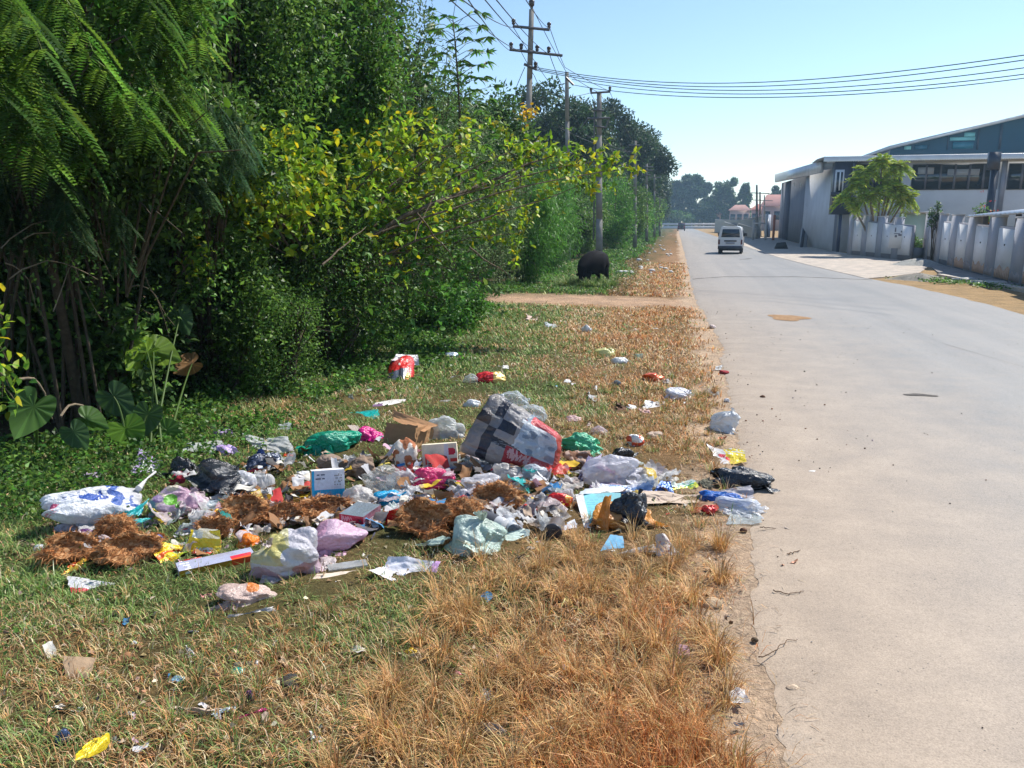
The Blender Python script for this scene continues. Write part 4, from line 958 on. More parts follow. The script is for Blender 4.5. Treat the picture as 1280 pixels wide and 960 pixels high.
m_.add(Vv, Ff, (.55, .57, .58)); m_.build('roof', M['sheetmetal'], sh)
for f_ in (.12, .5, .9): c_ = A*(1-f_)+B*f_+np.array([.5, .5, 0]); m_ = MB(); m_.box((c_[0]-.06, c_[1]-.06, 0), (c_[0]+.06, c_[1]+.06, c_[2]), (.12, .13, .16)); m_.build('post', M['metal'], sh)
# dark post and red-flowered plant behind the wall
yk = D(1237, 262, 41); dp = thing('lamp_post', 'dark square post standing in front of the ribbon window', 'post', (yk.x, yk.y, 0)); m_ = MB(); m_.box((-.13, -.1, 0), (.13, .1, 4.0), (.03, .04, .06)); m_.build('post', M['metal'], dp); m_ = MB(); m_.box((-.3, -.12, 4.0), (.16, .12, 4.75), (.035, .05, .08)); m_.build('lamp_head', M['metal'], dp)
yk = D(1226, 272, 34); fp = shrub('flowering_shrub', 'plant with red flowers over the top of the right compound wall', 'shrub', yk.x, yk.y, 2.35, .45, .45, 700, .1, .05, GREEN, 802, clumps=10, csize=.5, z0=1.2, group=None, flowers=(60, (.75, .05, .03)))
yk = D(1172, 275, 38); fp = shrub('potted_shrub', 'thin dark shrub above the white panel right of the gateway', 'shrub', yk.x, yk.y, 2.5, .35, .3, 500, .1, .05, DARK, 803, clumps=8, csize=.5, z0=1.5, group=None)

# kerb, gravel heap, rubble and weeds in front of the right wall
flat('kerb_strip', [(8.2, 27.2), (8.45, 27.3), (9.0, 18.0), (8.7, 18)], .10, (.55, .54, .5), M['soil'], .10)
flat('yard_strip', [(8.45, 27.5), (11.0, 38.6), (11.3, 38.6), (8.7, 18.2), (9.0, 18.2)][:2]+[(11.3, 38.9), (8.75, 18.3)], .045, (.33, .33, .33), M['soil'], .04)
def heap(name, label, px, py, rx, ry, h, C, seed, cat='heap'):
    g0 = G(px, py); r = np.random.default_rng(seed); n = 34; a = np.linspace(0, 2*PI, n, endpoint=False); V = []; 
    for i in range(14):
        f = i/13; q = 1-f; rr = 1+.18*np.sin(3*a+seed)+.1*np.sin(7*a)
        V.append(np.stack([np.cos(a)*rx*f*rr, np.sin(a)*ry*f*rr, h*np.cos(f*PI/2)**1.3+0*a], 1))
    V = np.concatenate(V); V[:, 2] += h*.14*vnoise(V, 3/rx, seed)*(V[:, 2] > .01); V[:, 2] = np.maximum(V[:, 2], -.02)
    F = [(i*n+k, (i+1)*n+k, (i+1)*n+(k+1) % n, i*n+(k+1) % n) for i in range(13) for k in range(n)]
    mb = MB(); mb.add(V, F, C)
    P = V[r.integers(0, len(V), 160)]; 
    for p_ in P:
        s_ = h*.05*(.5+r.random()); q = r.normal(size=(4, 3))*s_; mb.add(p_+q, [(0, 1, 2), (0, 2, 3), (0, 3, 1), (1, 3, 2)], np.array(C)*(.6+.8*r.random()))
    o_ = mb.build(name, M['stone'], None, loc=g0); return tag(o_, label, cat)
heap('gravel_heap', 'small heap of grey gravel on the concrete before the gateway', 1146, 332, 1.0, 1.3, .28, (.30, .30, .28), 4)
heap('rubble_heap', 'low heap of earth and rubble beside the roadside weeds at the right', 1150, 350, .8, .7, .2, (.27, .25, .21), 6)
r = np.random.default_rng(8); n = 1300; f_ = r.random(n); ax_, ay_ = G(1135, 350)[:2]; bx_, by_ = G(1275, 362)[:2]
x = ax_+(bx_-ax_)*f_+.35*r.normal(size=n); y = ay_+(by_-ay_)*f_+.6*r.normal(size=n); kk = n2(x, y, 1.2, 3) > -.1; x = x[kk]; y = y[kk]; n = len(x)
mb = MB(); A_ = r.normal(size=(n, 3)); A_[:, 2] = abs(A_[:, 2])*.5; leaves(mb, np.stack([x, y, .02+.07*r.random(n)], 1), A_, .08, .045, pick(FRESH+GREEN, n, r), 3); tag(mb.build('roadside_weeds', M['leaf']), 'green weeds on the right-hand verge', None, None, 'stuff')
for k, (px, py, l_, c_) in enumerate([(1205, 353, .7, 'broken white kerb stone lying in the weeds'), (1235, 357, .9, 'pale slab lying along the edge of the weeds')]):
    g0 = G(px, py); m_ = MB(); m_.hexa([(-l_/2, -.1, 0), (l_/2, -.12, 0), (l_/2-.03, .12, 0), (-l_/2, .1, 0), (-l_/2+.03, -.09, .13), (l_/2-.02, -.1, .12), (l_/2-.06, .1, .14), (-l_/2+.02, .08, .12)], (.62, .61, .58)); tag(m_.build('kerb_stone', M['stone'], None, loc=g0, rot=.3-.5*k), c_, 'stone')

# young palm-like tree behind the left compound wall
yk = D(1098, 275, 44.5); pt = thing('palm_tree', 'bright green palm-like tree in front of the pale hall', 'tree', (yk.x, yk.y, 0)); pt.scale = (.82, .82, .97); r = np.random.default_rng(31); mb = MB(); tb = MB()
stems_ = [((0, 0, 0), (-.1, 0, 4.9)), ((0, 0, 0), (-1.4, 0, 3.8)), ((0, 0, 0), (1.0, 0, 3.5)), ((.0, 0, 0), (.9, .2, 4.6)), ((0, 0, 0), (-.7, -.4, 3.2)), ((0, 0, 0), (-1.9, .1, 3.0)), ((0, 0, 0), (1.5, -.1, 3.1)), ((0, 0, 0), (.3, -.3, 3.7)), ((0, 0, 0), (-1.0, .2, 4.4))]
for (a_, b_) in stems_:
    a_ = np.array(a_, float); b_ = np.array(b_); md = a_*.3+b_*.7; md[2] *= .7; md[:2] *= .4; s = np.linspace(0, 1, 8)[:, None]; P = a_*(1-s)**2+2*md*s*(1-s)+b_*s**2; tb.tube(P, np.linspace(.09, .04, 8), 6, (.25, .20, .14))
    for k in range(34):
        an = k*2.4+r.random(); el = r.uniform(-.5, 1.1); d = np.array([math.cos(an)*math.cos(el), math.sin(an)*math.cos(el), math.sin(el)]); ln = .85*(.7+.5*r.random()); u = np.linspace(.08, 1, 16)[:, None]
        ax = b_+d*u*ln+np.array([0, 0, -1])*(u**2)*ln*.6; sdv = nrm(np.cross(d, [0, 0, 1]))
        for sg in (-1, 1): leaves(mb, ax, np.tile(sdv*sg+d*.7+np.array([0, 0, -.35]), (16, 1)), .34, .07, pick([(.38, .50, .05), (.26, .40, .05), (.46, .52, .07)], 16, r, .2), k, droop=.2)
mb.build('crown', M['leaf'], pt); tb.build('trunk', M['bark'], pt)

# ================================================================== the far end of the road
rl = thing('white_rail', 'low white double rail across the end of the road', 'rail', (-3, 250.5, 0)); o = np.array([-3, 250.5, 0])
for z0, z1 in ((.0, .75), (1.05, 1.7)):
    m_ = MB(); m_.box((-8, 0, z0), (15.5, .3, z1), (.62, .62, .62)); m_.build('rail', M['wall'], rl)
for k in range(7): m_ = MB(); m_.box((-7.5+k*3.6, .31, 0), (-7.1+k*3.6, .6, 1.8), (.45, .45, .45)); m_.build('post', M['wall'], rl)
# blue-grey sheet fence right of the road
def sheet_fence(label, pts, C, nm='sheet_fence', cap=(.6, .6, .62)):
    t = thing(nm, label, 'fence', (*pts[0][:2], 0)); o = np.array([*pts[0][:2], 0])
    for (a, b) in zip(pts[:-1], pts[1:]):
        a = np.array(a, float); b = np.array(b, float); n = max(6, int(np.linalg.norm(b[:2]-a[:2])/.6)); V = []
        for i in range(n*2+1):
            f = i/(2*n); p = a*(1-f)+b*f; off = .06*(i % 2); V += [(p[0]-o[0]+off, p[1]-o[1]-off, 0), (p[0]-o[0]+off, p[1]-o[1]-off, p[2])]
        mb = MB(); mb.add(V, [(i*2, i*2+2, i*2+3, i*2+1) for i in range(2*n)], C); sh_ = mb.build('panel', M['sheetmetal'], t)
        m_ = MB(); A = a-o; B = b-o; A[2] = a[2]; B[2] = b[2]; m_.hexa([A+[0, -.15, .005], B+[0, -.15, .005], B+[0, .15, .005], A+[0, .15, .005], A+[0, -.15, .1], B+[0, -.15, .1], B+[0, .15, .1], A+[0, .15, .1]], cap); m_.build('coping', M['wall'], sh_)
    return t
def fp_(px, pyb, pyt): g0 = G(px, pyb); k = pxm(px, pyb); return (g0.x, g0.y, (pyb-pyt)/k)
sheet_fence('long blue-grey sheet fence between the far trees and the grey wing', [fp_(893, 290, 275), fp_(925, 293.5, 276), fp_(950, 298, 272)], (.12, .15, .19))
sheet_fence('nearer dark grey sheet fence stepping down behind the white van', [fp_(905, 292, 278), fp_(921, 295.5, 283.5), fp_(922, 296, 280), fp_(946, 299, 287)], (.10, .13, .17), cap=(.7, .7, .7))
# far houses
def house(label, px0, px1, pyt, pyr, hd, wall, roof, nwin, hip=.25):
    a = D(px0, 285, hd); b = D(px1, 285, hd); a.z = b.z = 0; t = thing('far_house', label, 'house', a); w_ = (b-a).length; phi = math.atan2(b.y-a.y, b.x-a.x); t.rotation_euler = (0, 0, phi)
    ze = D(px0, pyr, hd).z; zt = D(px0, pyt, hd).z; d_ = w_*.6; m_ = MB(); m_.box((0, 0, 0), (w_, d_, ze), wall); m_.build('wall', M['wall'], t)
    m_ = MB(); e = .5; hp = w_*hip; V = [(-e, -e, ze), (w_+e, -e, ze), (w_+e, d_+e, ze), (-e, d_+e, ze), (hp, d_/2, zt), (w_-hp, d_/2, zt)]; m_.add(V, [(0, 1, 5, 4), (2, 3, 4, 5)], roof); m_.add(V, [(1, 2, 5), (3, 0, 4)], roof); m_.poly([V[3], V[2], V[1], V[0]], roof); m_.build('roof', M['wall'], t)
    for k in range(nwin):
        c = w_*(k+.5)/nwin; m_ = MB(); m_.box((c-.7, -.06, ze*.45), (c+.7, -.01, ze*.8), (.05, .06, .08)); m_.build('window', M['glass'], t)
    return t
house('far house with a pink wall and red roof behind the sheet fence', 938, 966, 255, 262, 215, (.55, .32, .30), (.42, .17, .13), 3)
house('far house with a pale pink roof half hidden by the conifer', 911, 936, 256, 263, 240, (.5, .36, .33), (.36, .2, .17), 3)
house('pink-roofed far house rising beside the grey wing', 951, 990, 243, 258, 190, (.5, .36, .34), (.36, .19, .17), 3, .12)
house('far orange-brown house glimpsed between the far trees', 876, 900, 262, 268, 262, (.5, .3, .2), (.40, .2, .12), 3)
# distant poles and gate posts near the fence
for px, pyt, pyb, lb, c_ in [(946, 231, 299, 'distant pole with a wide cross-arm above the sheet fence', 1), (950, 240, 296, 'thin distant pole behind the wide-armed one', 1), (955.5, 244, 292, 'short distant pole left of the grey wing', 0)]:
    g0 = G(px, pyb); hd = math.hypot(g0.x, g0.y); pole(lb, px, px, pyt, hd, .3, arms=[(px-9, pyt+10, px+16, pyt+11, ())] if c_ else [], group='distant poles right of the road')
gp = G(956.5, 300.5); t = thing('gate_posts_frame', 'pale gate frame with an orange-red post beside the grey wing', 'gate', (gp.x, gp.y, 0))
for dx, h_, c_, nm in ((0, 2.6, (.65, .65, .63), 'gate_post'), (.75, 2.5, (.45, .16, .10), 'gate_post'), (-1.2, 2.0, (.5, .5, .5), 'gate_post')): m_ = MB(); m_.box((dx-.11, -.1, 0), (dx+.11, .1, h_), c_); m_.build(nm, M['wall'], t)
m_ = MB(); m_.box((-1.3, -.13, 1.62), (-.12, -.101, 1.74), (.6, .6, .6)); m_.build('bar', M['wall'], t)
gp = G(1, 1) if False else G(976, 311.5); m_ = MB(); bpts = np.array([(-.45, -.2, 0), (.45, -.25, 0), (.5, .3, 0), (-.4, .3, 0), (-.3, -.12, .42), (.25, -.15, .48), (.3, .2, .4), (-.25, .2, .36)]); m_.hexa(bpts, (.04, .045, .05)); tag(m_.build('rubber_mat_bundle', M['rubber'], None, loc=gp), 'small black bundle lying in the shade before the grey wing', 'bundle')

# ================================================================== vehicles
def sec(zs, hw, y):   # cross-section half outline
    return [(-w_, y, z) for z, w_ in zip(zs, hw)]+[(w_, y, z) for z, w_ in zip(zs[::-1], hw[::-1])]
def wheel(par, x, y, R, W_=.15):
    wo = thing('wheel', None, None, (x, y, R)) ; wo.parent = par
    Mx = Matrix.Rotation(PI/2, 4, 'Y')
    m_ = MB(); m_.lathe([(R*.62, -W_/2), (R*.94, -W_/2), (R, -W_*.3), (R, W_*.3), (R*.94, W_/2), (R*.62, W_/2)], 22, (.02, .02, .022), Mx); m_.build('tyre', M['rubber'], wo, smooth=True)
    m_ = MB(); m_.lathe([(0.001, -W_*.42), (R*.3, -W_*.44), (R*.62, -W_*.3), (R*.62, W_*.3), (R*.3, W_*.44), (0.001, W_*.42)], 16, (.45, .45, .46), Mx); m_.build('rim', M['metal'], wo, smooth=True)
def van():
    g0 = G(912, 318); t = thing('van', 'white boxy minivan driving away on the road', 'van', g0, math.radians(-6)); t.scale = (.92,)*3
    Wt = (.66, .68, .70)
    # loft of cross-sections, rear at y=0, nose at y=3.2
    zs = [.32, .45, .80, 1.02, 1.40, 1.60, 1.66]
    prof = [(0.0, [.66, .70, .71, .70, .62, .54, .30], 0), (.06, [.68, .715, .725, .715, .64, .58, .40], 0), (.4, [.68, .72, .73, .72, .65, .60, .42], 0), (2.4, [.68, .72, .73, .72, .65, .60, .42], 0), (2.85, [.68, .72, .73, .72, .66, .58, .36], -.1), (3.15, [.66, .70, .70, .66, .58, .40, .2], -.45)]
    secs = []
    for y, hw, dz in prof:
        z2 = [z if z < .9 else .8+(z-.8)*(1+dz*.9) for z in zs]; secs.append(sec(z2, hw, y))
    n = len(secs[0]); V = np.array(secs).reshape(-1, 3); F = [(i*n+k, i*n+(k+1) % n, (i+1)*n+(k+1) % n, (i+1)*n+k) for i in range(len(secs)-1) for k in range(n)]
    m_ = MB(); m_.add(V, F, Wt); m_.poly(secs[0][::-1], Wt); m_.poly(secs[-1], Wt); m_.build('body', M['carpaint'], t)
    m_ = MB(); m_.hexa([(-.54, -.012, 1.02), (.54, -.012, 1.02), (.54, .03, 1.02), (-.54, .03, 1.02), (-.48, .0, 1.50), (.48, .0, 1.50), (.48, .04, 1.50), (-.48, .04, 1.50)], (.03, .05, .07)); rw = m_.build('rear_window', M['glass'], t)
    m_ = MB(); m_.box((-.36, -.03, .76), (.36, -.004, .84), (.03, .035, .05)); m_.build('plate_garnish', M['hard'], t)
    m_ = MB(); m_.box((-.26, -.025, .62), (.26, -.006, .73), (.35, .37, .42)); m_.build('number_plate', M['hard'], t)
    for s in (-1, 1):
        m_ = MB(); m_.box((s*.655-.05, -.03, .60), (s*.655+.05, .03, .88), (.12, .015, .015)); m_.build('tail_light', M['hard'], t)
        for k, (y0, y1) in enumerate([(.25, .95), (1.05, 1.75), (1.85, 2.55)]):
            m_ = MB(); m_.hexa([(s*.728, y0, 1.04), (s*.728, y1, 1.04), (s*.70, y1, 1.04), (s*.70, y0, 1.04), (s*.655, y0, 1.42), (s*.655, y1, 1.42), (s*.62, y1, 1.42), (s*.62, y0, 1.42)], (.03, .04, .05)); m_.build('side_window', M['glass'], t)
        m_ = MB(); m_.box((s*.74-.02, 1.0, .4), (s*.74+.002, 1.02, 1.0), (.2, .2, .2)); m_.build('door_seam', M['hard'], t)
        m_ = MB(); m_.box((s*.80-.09, 2.55, 1.05), (s*.80+.09, 2.6, 1.25), (.03, .03, .035)); m_.build('mirror', M['hard'], t)
    m_ = MB(); m_.box((-.71, -.07, .30), (.71, .04, .50), (.035, .045, .065)); m_.build('bumper', M['hard'], t)
    m_ = MB(); m_.box((-.55, .05, .22), (.55, 2.6, .34), (.02, .02, .02)); m_.build('underbody', M['rubber'], t)
    for x in (-.62, .62):
        for y in (.55, 2.45): wheel(t, x, y, .27)
van()
def suv():
    g0 = G(851.5, 288.8); t = thing('jeep', 'dark red jeep driving away far down the road', 'car', g0); C = (.10, .025, .035)
    m_ = MB(); m_.hexa([(-.82, 0, .4), (.82, 0, .4), (.82, 3.8, .4), (-.82, 3.8, .4), (-.82, 0, 1.05), (.82, 0, 1.05), (.80, 3.75, 1.0), (-.80, 3.75, 1.0)], C); m_.build('body', M['carpaint'], t)
    m_ = MB(); m_.hexa([(-.79, .03, 1.052), (.79, .03, 1.052), (.79, 2.6, 1.052), (-.79, 2.6, 1.052), (-.68, .15, 1.75), (.68, .15, 1.75), (.68, 2.1, 1.75), (-.68, 2.1, 1.75)], (.10, .03, .05)); cb = m_.build('cabin', M['carpaint'], t)
    m_ = MB(); m_.hexa([(-.62, -.0, 1.12), (.62, .0, 1.12), (.62, .06, 1.12), (-.62, .06, 1.12), (-.56, .09, 1.62), (.56, .09, 1.62), (.56, .16, 1.62), (-.56, .16, 1.62)], (.03, .04, .05)); m_.build('rear_window', M['glass'], cb)
    m_ = MB(); m_.lathe([(.001, -.1), (.3, -.1), (.34, -.06), (.34, .06), (.3, .1), (.001, .1)], 20, (.02, .02, .02), Matrix.Translation((.1, -.12, .95)) @ Matrix.Rotation(PI/2, 4, 'X')); m_.build('spare_wheel', M['rubber'], t)
    for s in (-1, 1): m_ = MB(); m_.box((s*.72-.08, -.03, .7), (s*.72+.08, -.004, .95), (.35, .02, .02)); m_.build('tail_light', M['hard'], t)
    m_ = MB(); m_.box((-.86, -.12, .32), (.86, -.004, .5), (.03, .03, .03)); m_.build('bumper', M['hard'], t)
    for x in (-.72, .72):
        for y in (.7, 3.0): wheel(t, x, y, .34, .22)
suv()

# ================================================================== the black calf grazing by the hedge
def calf():
    g0 = G(741, 358.5); t = thing('calf', 'black calf grazing with its head low beside the earth path', 'calf', g0, math.radians(56)); t.scale = (1.12, 1.2, 1.24); bm = bmesh.new()
    # local: head towards -x, tail at +x
    J = {  # name: (x, y, z, rx, ry)
     'pelvis': (.30, 0, .60, .22, .22), 'loin': (.10, 0, .54, .24, .28), 'chest': (-.14, 0, .52, .25, .29), 'shoulder': (-.34, 0, .54, .20, .23), 'neck': (-.44, -.03, .40, .13, .14), 'poll': (-.50, -.06, .28, .085, .085), 'nose': (-.53, -.10, .10, .05, .05),
     'rump': (.45, 0, .62, .16, .16)}
    edges = [('pelvis', 'loin'), ('loin', 'chest'), ('chest', 'shoulder'), ('shoulder', 'neck'), ('neck', 'poll'), ('poll', 'nose'), ('pelvis', 'rump')]
    for s, q in ((1, 'a'), (-1, 'b')):
        J['hip'+q] = (.33, .11*s, .44, .13, .11); J['stifle'+q] = (.26, .13*s, .33, .085, .075); J['hock'+q] = (.40, .13*s, .21, .04, .035); J['hfet'+q] = (.37, .13*s, .06, .032, .03); J['hhoof'+q] = (.35, .13*s, .0, .04, .036)
        edges += [('pelvis', 'hip'+q), ('hip'+q, 'stifle'+q), ('stifle'+q, 'hock'+q), ('hock'+q, 'hfet'+q), ('hfet'+q, 'hhoof'+q)]
        J['elb'+q] = (-.27, .12*s, .36, .085, .075); J['knee'+q] = (-.26+.06*s, .12*s, .20, .04, .038); J['ffet'+q] = (-.27+.08*s, .12*s, .05, .03, .03); J['fhoof'+q] = (-.29+.08*s, .12*s, 0, .038, .036)
        edges += [('shoulder', 'elb'+q), ('elb'+q, 'knee'+q), ('knee'+q, 'ffet'+q), ('ffet'+q, 'fhoof'+q)]
    names = list(J); me = bpy.data.meshes.new('body'); me.from_pydata([J[n][:3] for n in names], [(names.index(a), names.index(b)) for a, b in edges], [])
    ob = bpy.data.objects.new('body', me); COL.objects.link(ob); sk = ob.modifiers.new('skin', 'SKIN'); sk.use_smooth_shade = True
    for i, n in enumerate(names): me.skin_vertices[0].data[i].radius = J[n][3:]; 
    me.skin_vertices[0].data[0].use_root = True
    sb = ob.modifiers.new('sub', 'SUBSURF'); sb.levels = sb.render_levels = 2
    dg = bpy.context.evaluated_depsgraph_get(); ev = ob.evaluated_get(dg).to_mesh(); V = np.array([v.co[:] for v in ev.vertices]); 
    mb = MB(); q4 = [tuple(p.vertices) for p in ev.polygons if len(p.vertices) == 4]; q3 = [tuple(p.vertices) for p in ev.polygons if len(p.vertices) == 3]
    C = (.007, .007, .010); mb.add(V, q4, C)
    if q3: mb.T.append(np.array(q3)); mb.TC.append(np.tile(C, (len(q3), 1)))
    bpy.data.objects.remove(ob); b = mb.build('body', M['hide'], t, smooth=True)
    for s in (1, -1):
        e = MB(); e.add([(-.49, -.06+.07*s, .31), (-.44, -.06+.13*s, .34), (-.46, -.06+.2*s, .28), (-.51, -.06+.12*s, .25)], [(0, 1, 2, 3)], C); e.add([(-.485, -.06+.07*s, .30), (-.435, -.06+.13*s, .33), (-.455, -.06+.2*s, .27), (-.505, -.06+.12*s, .24)], [(3, 2, 1, 0)], C); e.build('ear', M['hide'], t)
        e = MB(); e.lathe([(.001, -.012), (.012, 0), (.001, .012)], 8, (.25, .2, .15), Matrix.Translation((-.545, -.07+.055*s, .24))); e.build('eye', M['hard'], t)
        e = MB(); e.tube([(-.475, -.06+.05*s, .35), (-.46, -.06+.07*s, .40), (-.47, -.06+.07*s, .44)], [.014, .009, .003], 6, (.15, .13, .1)); e.build('horn', M['hard'], t)
    e = MB(); e.tube([(.50, 0, .68), (.56, 0, .6), (.58, 0, .40), (.585, 0, .2), (.60, 0, .08)], [.022, .018, .012, .012, .02], 6, C); e.tube([(.60, 0, .14), (.615, .01, .05), (.61, 0, -.0)], [.018, .03, .006], 6, C); e.build('tail', M['hide'], t)
calf()
# ================================================================== things lying on the verge
FOOT = []      # footprints, so that grass does not grow through them
_ico = {}
def ico(l):
    if l not in _ico:
        b = bmesh.new(); bmesh.ops.create_icosphere(b, subdivisions=l, radius=1); V = np.array([v.co[:] for v in b.verts]); F = np.array([[v.index for v in f.verts] for f in b.faces]); b.free(); _ico[l] = (V, F)
    return _ico[l]
def folds(P, seed, K=16, sharp=1.0):
    """sum of piecewise linear creases: crumpled film"""
    r = np.random.default_rng(seed); s = 0
    for k in range(K):
        n = nrm(r.normal(size=3)); o = r.uniform(-.75, .75); w = r.uniform(.35, 1)*(1 if r.random() < .6 else -1)
        s = s+w*np.abs(P @ n-o)
    return (s-s.mean())/max(s.std(), 1e-6)
def cells(V, N, seed):
    """sharp-edged dents and peaks of crumpled film"""
    r = np.random.default_rng(seed); c = nrm(r.normal(size=(N, 3))); W = V+.10*np.stack([vnoise(V, 2.5, seed+k) for k in (1, 2, 3)], 1)
    d = np.sqrt(np.maximum(0, 2-2*(nrm(W) @ c.T))); i = np.argsort(d, 1)[:, :2]; k = np.arange(len(V)); d1, d2 = d[k, i[:, 0]], d[k, i[:, 1]]
    h = r.uniform(-.5, 1, N); e = np.clip((d2-d1)*math.sqrt(N)*.55, 0, 1); return h[i[:, 0]]*e
def prep(C, n):
    C = np.asarray(C, float); return np.tile(C, (n, 1)) if C.ndim == 1 else C
def view_phi(p): return math.atan2(-p.x, p.y)
def paint(pat, u, v):
    if callable(pat): return np.clip(pat(u, v), .003, 1)
    return prep(pat, len(u))
# print helpers --------------------------------------------------------
def ground_c(u, c): return np.tile(np.array(c, float), (len(u), 1))
def R(C, u, v, u0, u1, v0, v1, c):
    m = (u >= u0)*(u < u1)*(v >= v0)*(v < v1); C[m] = c; return C
def Disc(C, u, v, a, b, r_, c, asp=1.0):
    m = ((u-a)**2+((v-b)*asp)**2) < r_*r_; C[m] = c; return C
def marks(C, u, v, u0, u1, v0, v1, c, rows, cols, seed=0, fill=.55):
    """rows of small unreadable print"""
    m = (u >= u0)*(u < u1)*(v >= v0)*(v < v1); a = (u-u0)/(u1-u0)*cols; b = (v-v0)/(v1-v0)*rows
    h = _hash(np.floor(a*3).astype(np.int64), np.floor(b).astype(np.int64), np.floor(b*0).astype(np.int64)+7, seed)
    m = m*((b % 1) > .3)*((b % 1) < .8)*(h < fill); C[m] = c; return C
def script(C, u, v, u0, u1, v0, v1, c, n=3, th=.05, seed=0, swap=False):
    """looping brush lettering strokes"""
    if swap: a = (v-v0)/(v1-v0); b = (u-u0)/(u1-u0)
    else: a = (u-u0)/(u1-u0); b = (v-v0)/(v1-v0)
    r = np.random.default_rng(seed); m = np.zeros(len(u), bool)
    for k in range(n):
        x0 = (k+.5)/n; t = np.linspace(0, 2*PI, 26); ax_, ay_ = r.uniform(.25, .45)/n, r.uniform(.25, .42); ph = r.uniform(0, 6); q = r.integers(1, 3)
        X = x0+ax_*np.cos(t+ph)*(1+.3*np.sin(2*t)); Y = .5+ay_*np.sin(q*t)
        for xx, yy in zip(X, Y): m |= ((a-xx)*n*.6)**2+((b-yy))**2 < th**2*4
    m &= (a > -.05)*(a < 1.05)*(b > 0)*(b < 1); C[m] = c; return C

